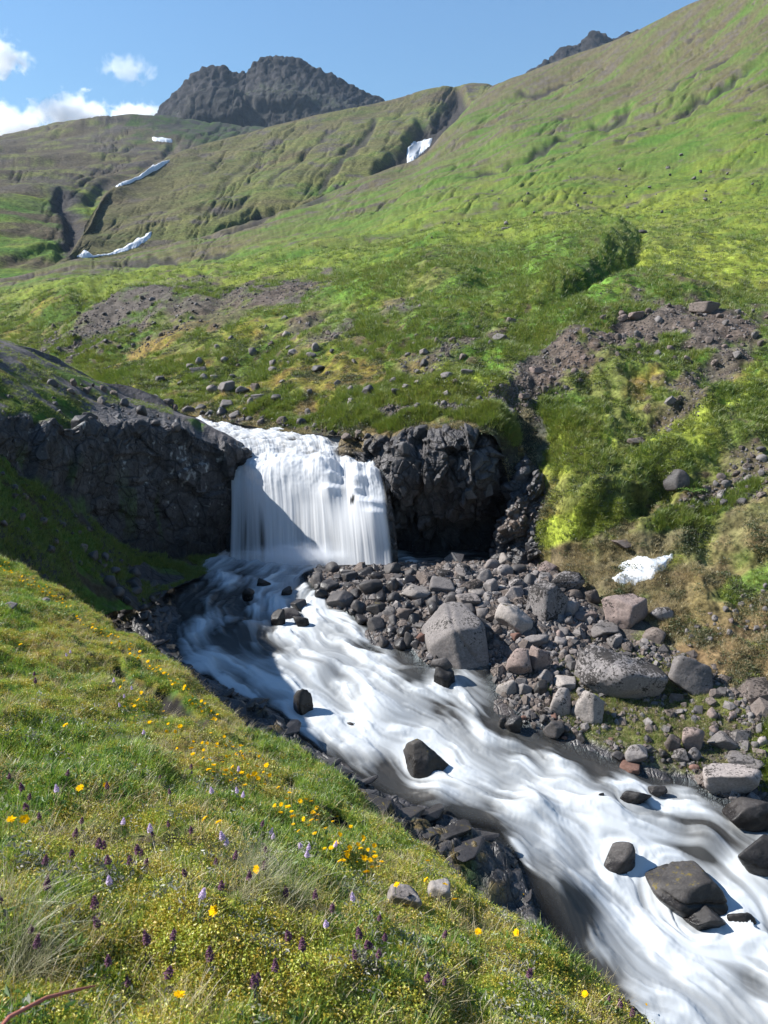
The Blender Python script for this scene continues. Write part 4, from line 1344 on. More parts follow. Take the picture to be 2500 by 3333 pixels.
# rounded cushions where the water strikes steps, each with a fan of threads below it
CUSH = [(800, 1500, 40, .10), (870, 1545, 60, .22), (820, 1530, 40, .12), (955, 1530, 55, .26), (905, 1490, 60, .14), (1035, 1520, 30, .18), (1080, 1520, 26, .18), (1085, 1560, 24, .14), (1090, 1605, 34, .22), (1005, 1510, 36, .14),
        (1160, 1530, 28, .20), (1215, 1545, 32, .18), (1165, 1570, 30, .18), (1215, 1655, 48, .34), (1240, 1690, 40, .2), (1170, 1610, 18, .14), (1060, 1465, 36, .12), (1180, 1640, 20, .1), (760, 1545, 30, .1)]
h = np.zeros(U0.shape)
fan = np.zeros(U0.shape)
for cu_, cv_, rad, hh in CUSH:
    dxn, dyn = (U0 - cu_) / rad, (V0 - cv_) / rad
    wide = 1 + .28 * np.clip(dyn, 0, 6)
    b_ = np.exp(-(dxn / wide)**2 * 1.2) * np.where(dyn < 0, np.exp(-(dyn * 2.1)**2), np.exp(-dyn * .33))
    h = h + 1.15 * hh * b_
    fan = np.maximum(fan, b_ * hh / .3)
thr = fbm(S * 1.5, A * .12, 3, 141) * .65 + fbm(S * 5, A * .2, 2, 142) * .3
fine = fbm(S * 22, A * .35, 3, 143)
lump = fbm(S * 1.6, A * 1.2, 4, 144)
up = (1 - fall)
rip = fbm(S * 1.1 + .3 * A, A * 2.2, 4, 146)
h = h * fall + fall * (.06 * thr + .008 * fine + .12 * lump * sstep(7, 5.4, rr)) + up * (.11 * rip + .05 * lump + .015 * fine)
P_f = P + N * h[..., None]
dens = .90 + .28 * fan + .09 * thr + .09 * fine
lowf = sstep(6.0, 8.4, rr)
dens = dens - lowf * (.08 + .30 * (-thr)) * (1 - .5 * np.clip(fan * 2, 0, 1)) - .12 * lowf * sstep(.25, .55, thr * -1)
dens = dens + .25 * sstep(8.4, 8.95, rr)
for cu_, cv_, ru, rv, k in ((860, 1745, 18, 130, .4), (805, 1760, 10, 120, .15), (1125, 1590, 14, 60, .25), (1110, 1470, 34, 22, .75), (1160, 1640, 16, 26, .8), (1165, 1590, 20, 20, .3), (1010, 1470, 44, 9, .35), (950, 1430, 30, 12, .4), (1050, 1490, 20, 20, .3), (785, 1462, 16, 10, .5), (790, 1500, 12, 24, .3), (690, 1385, 40, 5, .3), (890, 1384, 60, 6, .5), (640, 1360, 40, 5, .35)):
    dens = dens - k * sstep(0, .8, ell(U0, V0, cu_, cv_, ru, rv) + .3 * fine)
dens += up * (-.12 + .28 * rip + .22 * fbm(S * 7 + A * .4, A * 1.0, 3, 147))
edge = sstep(0, .045, cc + .012 * thr) * sstep(1, .955, cc + .012 * thr)
dens = np.clip(dens, 0, 1) * (edge * (1 - .0) + 0)
body = (.5 * up + .30 * fall) * edge * sstep(0, .3, dens + .1)
structure(grid_obj('waterfall', P_f, M_FALL, {'foam': dens, 'body': body, 'flow': np.stack([S * 16, A * .45, 0 * S], -1)}))
depth_sheets.append(P_f[rq < 5])
m_, t_ = new_mat('spray')
nb_ = NB(t_)
tc_ = nb_.n('ShaderNodeTexCoord').outputs['Object']
ln_ = nb_.n('ShaderNodeVectorMath', operation='LENGTH')
nb_.l(tc_, ln_.inputs[0])
fo_ = nb_.math('ADD', nb_.math('SUBTRACT', .8, ln_.outputs['Value']), nb_.math('MULTIPLY', nb_.math('SUBTRACT', nb_.noise(tc_, 3.0, 4), .5), 1.2))
vo_ = nb_.n('ShaderNodeVolumePrincipled')
vo_.inputs['Color'].default_value = (.95, .97, 1, 1)
nb_.l(nb_.rng(fo_, 0, .8, 0, 2.6), vo_.inputs['Density'])
ou_ = nb_.n('ShaderNodeOutputMaterial')
nb_.l(vo_.outputs[0], ou_.inputs['Volume'])
bm = bmesh.new()
bmesh.ops.create_icosphere(bm, subdivisions=3, radius=1.0)
me_ = bpy.data.meshes.new('spray')
bm.to_mesh(me_)
bm.free()
me_.materials.append(m_)
o = link(bpy.data.objects.new('spray', me_))
o.location = unproj(1010, 1808, 22.5)
o.scale = (2.9, .8, .5)
tag(o, 'white spray drifting over the pool at the foot of the waterfall', 'spray', kind='stuff')
# the wall of dark rock behind the falling water, and the bed under the upper rapid
Q, rq2, cq2 = loft([[(u + (u - 1000) * .02, v + (10 if i < 5 else 0), d + (.25 if i < 4 else .55)) for i, (u, v, d) in enumerate(cl)] for cl in ctrl], 6, 6)
a2 = fbm(Q[..., 0] * 1.5, Q[..., 2] * 1.5 + Q[..., 1], 5, 151)
Q = Q + .12 * a2[..., None] * np.array([0, -1, .3])
structure(grid_obj('rock_wall', Q, M_CLIFF, {'cover': lerp(np.broadcast_to(ROCK * .2, Q.shape), ROCK * .5, .5 + a2), 'wet': .8 + 0 * a2}))
print('fall', time.time() - T0)

# ------------------------------------------------------------------ old snow
for src, uv, poly, th, lab in (
        (P_hill, UV_hill, [(1992, 1882), (2030, 1862), (2015, 1842), (2060, 1818), (2085, 1810), (2130, 1820), (2196, 1804), (2192, 1822), (2160, 1852), (2120, 1884), (2060, 1902), (2005, 1897)], .08, 'white snow patch with a ragged upper edge on brown grass above the boulders'),
        (P_ridge, UV_ridge, [(1322, 520), (1326, 482), (1350, 465), (1410, 450), (1402, 468), (1380, 492), (1350, 520), (1325, 535)], 1.2, 'snow patch in the dark gully below the skyline ridge'),
        (P_ridge, UV_ridge, [(250, 838), (275, 812), (300, 832), (345, 828), (400, 808), (455, 775), (498, 752), (490, 775), (440, 805), (380, 826), (300, 838)], .5, 'long curved snow patch at the foot of the valley gully, lowest of the far snow'),
        (P_ridge, UV_ridge, [(360, 612), (400, 596), (450, 575), (500, 540), (556, 518), (548, 530), (500, 562), (455, 584), (400, 604)], 1.4, 'thin slanting snow streak in the gully beneath the small bar of snow'),
        (P_lhill, UV_lhill, [(488, 445), (525, 447), (564, 453), (564, 468), (522, 465), (494, 458)], 1.6, 'smallest high bar of snow just below the dark peak'),
        (P_ridge, UV_ridge, [(902, 702), (915, 690), (930, 680), (928, 690), (912, 704)], .6, 'tiny white snow remnant in the dark fold of the middle ridge')):
    o = drape_patch('snow_patch', src, proj(src), poly, th, M_SNOW, 5 if src is P_hill else 2.5)
    if o:
        tag(o, lab, 'snow patch', 'old snow left on the slopes')

# ================================================================== ROCKS
# nearest surface along each direction, to stand things on
ZB_S = 5.0
zb_w, zb_h = int(3000 / ZB_S), int(3900 / ZB_S)
ZBUF = np.full((zb_h, zb_w), 1e9)
for S_ in depth_sheets:
    p = S_.reshape(-1, 3)
    u, v = proj(p)
    dd = p[:, 1]
    ok = (u > -250) & (u < 2745) & (v > -250) & (v < 3640) & (dd > .3)
    iu, iv = ((u[ok] + 250) / ZB_S).astype(int), ((v[ok] + 250) / ZB_S).astype(int)
    np.minimum.at(ZBUF, (iv, iu), dd[ok])


def ground_d(u, v):
    i, j = int((v + 250) / ZB_S), int((u + 250) / ZB_S)
    i, j = min(max(i, 1), zb_h - 2), min(max(j, 1), zb_w - 2)
    blk = ZBUF[i - 1:i + 2, j - 1:j + 2]
    if ZBUF[i, j] < 1e8:
        return ZBUF[i, j]
    g = blk[blk < 1e8]
    return float(np.median(g)) if len(g) else 30.0


def rock_mat(name, ca, cb, black=0.0, moss=0.0, wet=0.0, lichen=0.15, mosscol=(.10, .085, .012), line=False):
    m, t = new_mat(name)
    b = NB(t)
    tc = b.n('ShaderNodeTexCoord')
    ge = b.n('ShaderNodeNewGeometry')
    oi = b.n('ShaderNodeObjectInfo')
    pos = ge.outputs['Position']
    n1 = b.noise(pos, 2.2, 6, .6)
    n2 = b.noise(pos, 26, 4, .65)
    n3 = b.noise(pos, 9, 7, .72)
    c = b.mix(b.rng(n1, .3, .7, 0, 1), ca, cb)
    k = b.math('MULTIPLY', b.rng(n2, .25, .75, .68, 1.32), b.rng(oi.outputs['Random'], 0, 1, .78, 1.22))
    cc = b.n('ShaderNodeCombineColor')
    for i in range(3):
        b.l(k, cc.inputs[i])
    c = b.mix(1.0, c, cc.outputs[0], 'MULTIPLY')
    if lichen:
        c = b.mix(b.rng(b.noise(pos, 11, 3, .7), .60, .68, 0, lichen), c, (.34, .34, .31))
    sx = b.n('ShaderNodeSeparateXYZ')
    b.l(ge.outputs['Normal'], sx.inputs[0])
    if black:
        v = b.math('ADD', b.noise(pos, 17, 8, .78), b.math('MULTIPLY', b.math('ADD', n1, b.math('MULTIPLY', sx.outputs[2], .12)), .7))
        c = b.mix(b.rng(v, 1.02 - .3 * black, 1.08 - .3 * black, 0, .88), c, (.012, .011, .010))
    if moss:
        v = b.math('ADD', b.math('MULTIPLY', n3, .9), b.math('ADD', b.math('MULTIPLY', sx.outputs[2], .22), b.math('MULTIPLY', n1, .5)))
        c = b.mix(b.rng(v, 1.12 - .35 * moss, 1.2 - .35 * moss, 0, .9), c, b.mix(n2, mosscol, (.16, .11, .02)))
    p = b.n('ShaderNodeBsdfPrincipled')
    rgh = None
    if line:                       # wetted by the stream up to an uneven line
        so = b.n('ShaderNodeSeparateXYZ')
        b.l(tc.outputs['Object'], so.inputs[0])
        wl = b.rng(b.math('ADD', so.outputs[2], b.math('MULTIPLY', b.math('SUBTRACT', n1, .5), 1.2)), .25, .5, 1, 0)
        c = b.mix(wl, c, b.mix(1.0, c, (.45, .44, .44), 'MULTIPLY'))
        rgh = b.rng(wl, 0, 1, .9 - .68 * wet, .25)
    b.l(c, p.inputs['Base Color'])
    p.inputs['Roughness'].default_value = .9 - .68 * wet
    if rgh is not None:
        b.l(rgh, p.inputs['Roughness'])
    p.inputs['Specular IOR Level'].default_value = .15 + .2 * wet
    b.l(b.bump(n2, .012, .55, b.bump(n3, .035, .5)), p.inputs['Normal'])
    b.out(p.outputs[0])
    return m


RM = {
    'grey': rock_mat('grey_basalt', (.115, .104, .10), (.21, .19, .18), black=.15),
    'pale': rock_mat('pale_basalt', (.17, .15, .14), (.27, .235, .218), lichen=.1, black=.2),
    'pink': rock_mat('pinkish_basalt', (.15, .118, .105), (.235, .18, .16), black=.25),
    'red': rock_mat('red_rock', (.12, .068, .052), (.17, .10, .08)),
    'dark': rock_mat('dark_wet_basalt', (.024, .022, .022), (.05, .045, .043), wet=.85, lichen=0),
    'darkmoss': rock_mat('dark_mossy_basalt', (.022, .020, .019), (.055, .049, .046), wet=.65, moss=.42, lichen=0),
    'lichen': rock_mat('black_lichened_basalt', (.17, .155, .15), (.26, .235, .225), black=.52, lichen=.35),
    'mossy': rock_mat('mossy_basalt', (.19, .17, .155), (.27, .24, .22), moss=.36, black=.2),
    'brown': rock_mat('brown_basalt', (.10, .082, .072), (.17, .138, .12), black=.3),
    'damp': rock_mat('damp_basalt', (.045, .041, .040), (.09, .081, .077), wet=.5, lichen=.05),
    'cliff': rock_mat('cliff_basalt', (.04, .037, .037), (.10, .093, .092), wet=.5, lichen=.2),
}

for _k, _c in (('dark', ((.016, .015, .015), (.040, .037, .036))), ('damp', ((.035, .031, .030), (.075, .067, .063))), ('darkmoss', ((.020, .018, .017), (.060, .054, .050)))):
    RM['stream_' + _k] = rock_mat('stream_' + _k + '_rock', *_c, wet=.45, moss=.40 if _k == 'darkmoss' else 0, lichen=.08, line=True)

_ico = {}


def ico(sub):
    if sub not in _ico:
        bm = bmesh.new()
        bmesh.ops.create_icosphere(bm, subdivisions=sub, radius=1.0)
        V = np.array([v.co[:] for v in bm.verts])
        Fc = np.array([[v.index for v in f.verts] for f in bm.faces])
        bm.free()
        V /= np.linalg.norm(V, axis=1, keepdims=True)
        _ico[sub] = (V, Fc)
    return _ico[sub]


def rock_mesh(name, seed, mat, sub=3, planes=11, k=22, rough=.05, flat=0.0, block=0.0, crack=None, cut=None):
    """a stone cut by random planes, with worn edges; unit half-size in x, y, z"""
    r = np.random.RandomState(seed)
    V, Fc = ico(sub)
    n = r.randn(planes, 3)
    if block:
        ax = np.array([[1, 0, 0], [-1, 0, 0], [0, 1, 0], [0, -1, 0], [0, 0, 1], [0, 0, -1]], float) + r.randn(6, 3) * .22 * (1.2 - block)
        n = np.concatenate([ax, n[:max(planes - 6, 2)]])
        ea = r.uniform(-1, 1, 3) * np.array([.35, .35, 1.2])
        n = n @ np.array(Euler(ea).to_matrix())
    n /= np.linalg.norm(n, axis=1, keepdims=True)
    d = r.uniform(.62, 1.0, len(n))
    if block:
        d[:6] = r.uniform(.62, .9, 6)
        d[6:] = r.uniform(.74, 1.0, len(n) - 6)
    if cut is not None:
        cut = np.array(cut, float)
        n = cut[:, :3] / np.linalg.norm(cut[:, :3], axis=1, keepdims=True)
        d = cut[:, 3]
    q = np.clip(V @ n.T, 0.02, None) / d
    rad = (q**k).sum(1)**(-1.0 / k)
    rad = np.minimum(rad, 1.35)
    f = 1.7
    ns = 0
    a = rough
    for i in range(4 if sub >= 4 else 2):
        ns = ns + a * perlin3(V[:, 0] * f, V[:, 1] * f, V[:, 2] * f, seed + i * 7)
        f *= 2.1
        a *= .52
    rad = rad * (1 + ns)
    if crack is not None:
        nn = np.array(crack[:3], float)
        nn /= np.linalg.norm(nn)
        s = (V * rad[:, None]) @ nn - crack[3] + .05 * perlin3(V[:, 0] * 3, V[:, 1] * 3, V[:, 2] * 3, seed)
        rad = rad - crack[4] * np.exp(-(s / .035)**2) + .02 * np.sign(s)
    P = V * rad[:, None]
    P -= (P.max(0) + P.min(0)) / 2
    P /= (P.max(0) - P.min(0)) / 2
    return mesh_np(name, P, Fc, mat, nper=3)


CAMP = np.array([0, 0, CAMZ])


CUSTOM = {'largest smooth grey boulder': [(-.70, -.25, .66, .72), (.05, -.25, 1, .70), (1, -.1, .15, .86), (-1, -.2, -.05, .95), (.25, -1, .22, .62), (-.45, -1, .05, .66), (0, 1, 0, .8), (0, 0, -1, .75), (.75, -.6, .55, .86), (-.5, -.5, -.8, .86), (.7, .2, .75, .92)]}


def put_rock(me, name, u, v, w, h, rot=0.0, depth=.9, sink=.12, d=None, tilt=0.0, flip=1):
    """stand a stone so that it shows at u, v with the size w x h, resting on the ground there"""
    if d is None:
        d = ground_d(u, v + h * .36)
    rng_ = d / max(math.cos(PITCH), .1)
    sx = w / 2 * rng_ / FPX
    sy = sx * depth
    # the seen height is the stone's height and part of its depth
    ang = math.atan2(CAMZ - (CAMZ - 0), 1)
    down = math.atan((v - (H / 2 - FPX * math.tan(PITCH))) / FPX)
    down = max(.05, min(1.0, down))
    sz = math.sqrt(max((h / 2 * rng_ / FPX)**2 - (sy * math.sin(down) * .8)**2, (sx * .28)**2)) / math.cos(down)
    sz *= 1 + sink
    base = unproj(u, v + h * .30, d)
    o = bpy.data.objects.new(name, me)
    link(o)
    o.location = (base[0], base[1] + sy * .25, base[2] + sz * (1 - 2 * sink) * .8)
    # put its centre on the line of sight through u, v
    c = unproj(u, v, base[1] + sy * .3)
    o.location = (c[0], c[1], c[2] - sz * sink * .5)
    o.scale = (sx * flip, sy, sz)
    o.rotation_euler = (0, tilt, rot)
    return o


HEROES = [  # u, v, w, h, material, seed, shape, label, short name
    (1487, 2070, 236, 170, 'grey', 24, 'crack', 'largest smooth grey boulder at the water edge, cracked across its top', 'largest smooth grey boulder'),
    (1777, 1962, 150, 130, 'lichen', 12, 'block', 'tall boulder with black lichen standing behind the largest smooth boulder', 'tall lichened boulder'),
    (1672, 2016, 128, 100, 'mossy', 13, 'wedge', 'sloping grey boulder streaked with moss right of the largest smooth boulder', 'sloping mossy boulder'),
    (2034, 1990, 158, 108, 'pink', 14, 'block', 'flat topped pinkish boulder on the grass below the near snow patch', 'flat topped pinkish boulder'),
    (2020, 2200, 290, 170, 'lichen', 15, 'dome', 'broad dome of rock covered in black lichen, widest rock on the right bank', 'broad lichened dome'),
    (1905, 2165, 70, 110, 'lichen', 16, 'block', 'narrow lichened slab leaning on the left side of the broad lichened dome', 'leaning slab'),
    (2245, 2197, 158, 134, 'grey', 17, 'round', 'upright rounded grey boulder on grass right of the broad lichened dome', 'upright rounded boulder'),
    (1690, 2165, 90, 108, 'pink', 18, 'wedge', 'left half of the split pinkish boulder by the side channel', 'split pinkish boulder'),
    (1757, 2150, 76, 96, 'pink', 19, 'block', 'right half of the split pinkish boulder by the side channel', 'split boulder half'),
    (1913, 2303, 112, 116, 'mossy', 20, 'block', 'blocky boulder with mossy foot below the broad lichened dome', 'blocky mossy boulder'),
    (1823, 2288, 76, 90, 'mossy', 21, 'round', 'smaller mossy boulder touching the left of the blocky mossy boulder', 'smaller mossy boulder'),
    (1387, 2461, 160, 116, 'darkmoss', 22, 'wedge', 'lone dark boulder with a mossy right end amid the rapids', 'lone boulder in the rapids'),
    (1447, 2205, 74, 66, 'dark', 23, 'block', 'lower dark block of the stacked pair at the edge of the white water', 'stacked dark pair'),
    (1438, 2160, 74, 48, 'damp', 24, 'round', 'upper dark stone resting on the dark block beside the white water', 'upper stone of the stacked pair'),
    (1786, 1851, 70, 44, 'pink', 25, 'round', 'small pink rounded boulder at the grass edge above the stone bar', 'pink rounded boulder'),
    (1842, 1890, 122, 62, 'lichen', 26, 'dome', 'low lichened rock set in the grass right of the pink rounded boulder', 'low lichened rock'),
    (1928, 1941, 54, 48, 'brown', 27, 'round', 'brown stone half hidden in grass left of the flat topped boulder', 'brown stone in the grass'),
    (2128, 2073, 90, 60, 'brown', 28, 'wedge', 'dark brown boulder in the grass hollow below the flat topped boulder', 'dark brown boulder'),
    (2150, 1994, 82, 48, 'lichen', 29, 'wedge', 'dark lichened rock touching the right side of the flat topped boulder', 'dark lichened rock'),
    (1970, 2052, 100, 44, 'grey', 30, 'flat', 'long low grey slab in the grass below the flat topped boulder', 'long low slab'),
    (1898, 2001, 84, 36, 'pink', 31, 'flat', 'long smooth pinkish stone lying behind the side channel', 'long smooth pinkish stone'),
    (1743, 2088, 86, 48, 'grey', 32, 'dome', 'rounded grey rock in the side channel above the split boulder', 'rounded channel rock'),
    (2000, 2088, 48, 48, 'grey', 33, 'block', 'grey stone heading the small heap of rubble behind the broad dome', 'rubble heap stone'),
    (1770, 2201, 66, 44, 'grey', 34, 'wedge', 'grey wedge stone in front of the split pinkish boulder', 'grey wedge stone'),
    (1649, 2239, 74, 56, 'mossy', 35, 'block', 'pale stone with a moss cap at the mouth of the side channel', 'moss capped pale stone'),
    (1708, 2246, 50, 46, 'grey', 36, 'block', 'grey stone right of the moss capped pale stone', 'grey stone by the moss cap'),
    (1757, 2243, 54, 56, 'darkmoss', 37, 'round', 'dark stone with thick moss left of the smaller mossy boulder', 'thickly mossed stone'),
    (1837, 2222, 78, 44, 'mossy', 38, 'flat', 'mossy flat stone tucked against the foot of the leaning slab', 'mossy flat stone'),
    (1800, 2371, 72, 54, 'damp', 39, 'wedge', 'wet grey stone in the shallows below the two mossy boulders', 'wet shallows stone'),
    (1672, 2357, 62, 54, 'dark', 40, 'block', 'black wet stone in the shallows at the edge of the white water', 'black wet stone'),
    (1638, 2352, 32, 36, 'dark', 41, 'block', 'small black stone touching the left of the black wet stone', 'small black stone'),
    (2071, 2453, 82, 60, 'grey', 42, 'wedge', 'grey wedge boulder with its foot in the stream on the right shore', 'grey shore wedge'),
    (2052, 2493, 84, 26, 'red', 43, 'flat', 'flat red brown stone in the water in front of the grey shore wedge', 'flat red stone'),
    (2010, 2458, 46, 32, 'damp', 44, 'round', 'dark stone left of the grey shore wedge', 'dark stone by the wedge'),
    (2188, 2421, 58, 62, 'brown', 45, 'block', 'brown angular stone under the turf edge on the right shore', 'brown angular stone'),
    (2250, 2405, 84, 86, 'pink', 46, 'wedge', 'pointed pinkish boulder under the overhanging turf of the right shore', 'pointed pinkish boulder'),
    (2260, 2455, 44, 44, 'grey', 47, 'round', 'grey stone right under the pointed pinkish boulder', 'grey stone under the point'),
    (2350, 2412, 100, 56, 'grey', 48, 'wedge', 'lumpy grey rock right of the pointed pinkish boulder', 'lumpy grey rock'),
    (2372, 2434, 38, 32, 'grey', 49, 'round', 'small round stone below the lumpy grey rock', 'small round shore stone'),
    (2484, 2414, 40, 36, 'pale', 50, 'round', 'pale stone in brown grass at the right picture edge above the slabs', 'pale edge stone'),
    (2373, 2541, 190, 112, 'pale', 51, 'round', 'large pale pinkish boulder at the right shore, palest of the shore boulders', 'large pale boulder'),
    (2405, 2470, 100, 34, 'grey', 52, 'flat', 'layered grey slab behind the large pale boulder', 'layered slab'),
    (2446, 2492, 80, 50, 'grey', 53, 'flat', 'rough grey slab between the layered slab and the large pale boulder', 'rough slab'),
    (2068, 2592, 116, 52, 'dark', 54, 'dome', 'long dark wet boulder low in the white water left of the large pale boulder', 'long dark wet boulder'),
    (2143, 2572, 66, 34, 'dark', 55, 'dome', 'low wet rock just behind the long dark wet boulder', 'low wet rock'),
    (1955, 2592, 26, 26, 'dark', 56, 'wedge', 'tiny dark rock tip in the white water left of the long dark boulder', 'tiny rock tip'),
    (2445, 2640, 184, 104, 'grey', 57, 'round', 'smooth rounded grey boulder cut by the right picture edge below the pale one', 'smooth edge boulder'),
    (2470, 2776, 170, 118, 'dark', 58, 'round', 'black wet boulder with a shining top at the right picture edge', 'shining black boulder'),
    (2015, 2798, 118, 112, 'damp', 59, 'round', 'smooth round brown black boulder in the lower rapids', 'smooth round boulder'),
    (2230, 2892, 266, 140, 'darkmoss', 60, 'block', 'big cracked mossy black boulder in the lower rapids', 'big mossy black boulder'),
    (2285, 2984, 140, 84, 'dark', 61, 'wedge', 'black rock under the right end of the big mossy boulder', 'black underlying rock'),
    (2414, 2988, 118, 54, 'dark', 62, 'dome', 'dark rock washed by the stream right of the big mossy boulder', 'washed dark rock'),
    (987, 2290, 72, 98, 'dark', 63, 'block', 'upright wet black rock standing in the left of the rapids', 'upright black rock'),
    (859, 1897, 46, 34, 'damp', 64, 'round', 'lone round stone in the pool outflow, topmost of those in the stream', 'outflow stone'),
    (808, 1937, 42, 44, 'dark', 65, 'block', 'dark stone pair piece at the left of the pool outflow', 'left outflow stone'),
    (934, 1926, 36, 34, 'damp', 66, 'round', 'small stone in white water right of the left outflow stone', 'small outflow stone'),
    (905, 2013, 50, 56, 'dark', 67, 'block', 'dark wet stone left of its neighbours where the stream steepens', 'dark steep stone'),
    (980, 2024, 56, 38, 'dark', 68, 'round', 'low round wet stone right of the dark steep stone', 'low round wet stone'),
    (949, 1996, 72, 34, 'damp', 69, 'flat', 'half drowned brown stone behind the dark steep stone', 'half drowned stone'),
    (972, 1968, 58, 36, 'dark', 70, 'flat', 'flat dark stone at the left end of the stone bar', 'flat dark stone'),
    (1108, 1954, 94, 58, 'damp', 71, 'wedge', 'wedge shaped dark stone at the tip of the stone bar', 'wedge at the bar tip'),
    (1072, 1913, 70, 46, 'dark', 72, 'block', 'black block behind the wedge at the tip of the stone bar', 'black block'),
    (1046, 1930, 46, 32, 'dark', 73, 'round', 'black rounded stone left of the black block on the bar', 'black rounded stone'),
    (1206, 1915, 84, 56, 'damp', 74, 'round', 'smooth dark boulder in the middle of the dark end of the bar', 'smooth dark bar boulder'),
    (1348, 1930, 108, 54, 'mossy', 75, 'wedge', 'broad dark stone with mossy left end on the stone bar', 'broad mossy bar stone'),
    (1438, 1907, 90, 56, 'grey', 76, 'block', 'blocky grey boulder at the centre of the stone bar', 'blocky bar boulder'),
    (1536, 1907, 78, 44, 'brown', 77, 'round', 'brownish oval stone right of the blocky bar boulder', 'brownish oval stone'),
    (1598, 1905, 52, 46, 'grey', 78, 'block', 'square grey stone right of the brownish oval stone', 'square grey stone'),
    (1390, 1885, 72, 48, 'brown', 79, 'block', 'brown block behind the blocky bar boulder', 'brown block'),
    (1672, 1930, 68, 44, 'pale', 80, 'round', 'pale oval stone left of the tall lichened boulder', 'pale oval stone'),
    (1521, 1952, 84, 38, 'pale', 81, 'flat', 'pale flat slab behind the largest smooth grey boulder', 'pale flat slab'),
    (1555, 1934, 62, 30, 'mossy', 82, 'flat', 'mossy flat stone behind the pale flat slab', 'mossy bar stone'),
    (1224, 2040, 62, 58, 'damp', 83, 'round', 'dark rounded boulder at the front edge of the bar beside the water', 'dark front boulder'),
    (1268, 1996, 48, 42, 'grey', 84, 'round', 'light round stone behind the dark front boulder', 'light round stone'),
    (1316, 1998, 60, 46, 'brown', 85, 'block', 'brownish block right of the light round stone', 'brownish bar block'),
    (1330, 2082, 36, 52, 'damp', 86, 'block', 'tall dark stone left of the largest smooth boulder', 'tall dark stone'),
    (1370, 2078, 36, 34, 'red', 87, 'block', 'red stone wedged at the left side of the largest smooth boulder', 'red wedged stone'),
    (1680, 2074, 38, 30, 'red', 88, 'block', 'red stone right of the largest smooth boulder by the side channel', 'red channel stone'),
    (1865, 2033, 26, 26, 'red', 89, 'block', 'little red brick coloured stone below the long smooth pinkish stone', 'little red stone'),
    (1225, 1978, 70, 40, 'darkmoss', 90, 'flat', 'wet flat stone with green moss at the front of the bar', 'wet mossy flat stone'),
    (1135, 1880, 60, 40, 'dark', 91, 'block', 'black stone at the pool side of the dark bar end', 'pool side black stone'),
    (1145, 2362, 54, 24, 'dark', 92, 'dome', 'dark rock just breaking the surface in mid rapids', 'breaking rock'),
    (1314, 2918, 130, 84, 'pale', 93, 'block', 'pale pinkish rock jutting from the flowery near bank', 'pale bank rock'),
    (1424, 2906, 96, 70, 'mossy', 94, 'block', 'pale rock with moss cap right of the pale bank rock', 'moss capped bank rock'),
    (2203, 1560, 78, 62, 'damp', 95, 'round', 'black pitted boulder under bright moss on the right slope', 'black pitted boulder'),
    (2026, 1766, 86, 24, 'brown', 96, 'flat', 'flat dark stone in brown grass above the near snow patch', 'flat stone above the snow'),
    (2071, 1434, 66, 22, 'brown', 97, 'flat', 'flat brown ledge stone on the mossy slope', 'ledge stone'),
    (2022, 1036, 36, 24, 'pink', 98, 'round', 'left of two pinkish stones at the top of the brown scree', 'left scree top stone'),
    (2071, 1028, 50, 28, 'pink', 99, 'round', 'right of two pinkish stones at the top of the brown scree', 'right scree top stone'),
    (2290, 1003, 90, 38, 'brown', 100, 'flat', 'long brown rock embedded at the top of the scree', 'long scree rock'),
    (1627, 1097, 46, 22, 'grey', 101, 'round', 'smooth grey stone on the slope left of the scree', 'smooth slope stone'),
    (1661, 1045, 36, 24, 'brown', 102, 'block', 'brown stone above the smooth slope stone', 'brown slope stone'),
    (1744, 1204, 42, 20, 'pink', 103, 'flat', 'pinkish stone at the lower end of the brown scree', 'lower scree stone'),
    (1521, 1211, 50, 20, 'grey', 104, 'flat', 'right of two grey stones in bright green growth above the cliff', 'right green growth stone'),
    (1457, 1224, 46, 26, 'grey', 105, 'wedge', 'left of two grey stones in bright green growth above the cliff', 'left green growth stone'),
    (1291, 1274, 34, 20, 'damp', 106, 'round', 'dark stone lower left of the bright green growth', 'dark slope stone'),
    (1323, 1257, 28, 14, 'grey', 107, 'flat', 'small stone right of the dark slope stone', 'small slope stone'),
    (1380, 1145, 28, 20, 'pale', 108, 'block', 'pale angular stone alone in mid slope', 'pale angular stone'),
    (1661, 1338, 28, 20, 'grey', 109, 'block', 'grey stone at the lip above the dark recess', 'recess lip stone'),
    (1706, 1288, 34, 16, 'pink', 110, 'flat', 'pinkish flat stone above the dark recess', 'pinkish flat stone'),
    (735, 1259, 58, 36, 'grey', 111, 'block', 'larger block of the rock group above the upper rapid', 'rock group block'),
    (693, 1268, 42, 30, 'pale', 112, 'wedge', 'slanted pale rock left of the rock group block', 'slanted pale rock'),
    (790, 1270, 46, 26, 'damp', 113, 'round', 'dark rounded rock right of the rock group block', 'dark group rock'),
    (648, 1205, 54, 22, 'grey', 114, 'flat', 'long flat rock on grass above the rock group', 'long flat slope rock'),
    (622, 1192, 30, 16, 'grey', 115, 'block', 'stone behind the long flat slope rock', 'stone behind the flat rock'),
    (523, 1232, 34, 16, 'damp', 116, 'flat', 'dark flat stone near the knoll skyline', 'dark flat slope stone'),
    (742, 1316, 54, 28, 'grey', 117, 'wedge', 'grey rock at the brink of the upper rapid', 'rapid brink rock'),
    (843, 1291, 50, 16, 'grey', 118, 'flat', 'long thin slab above the rapid', 'thin slab'),
    (814, 1306, 22, 26, 'pale', 119, 'wedge', 'upright pale stone under the thin slab', 'upright pale stone'),
    (900, 1297, 34, 26, 'damp', 120, 'wedge', 'dark pointed stone right of the thin slab', 'dark pointed stone'),
    (1013, 1157, 34, 20, 'grey', 121, 'wedge', 'grey stone high on the ochre slope', 'high ochre slope stone'),
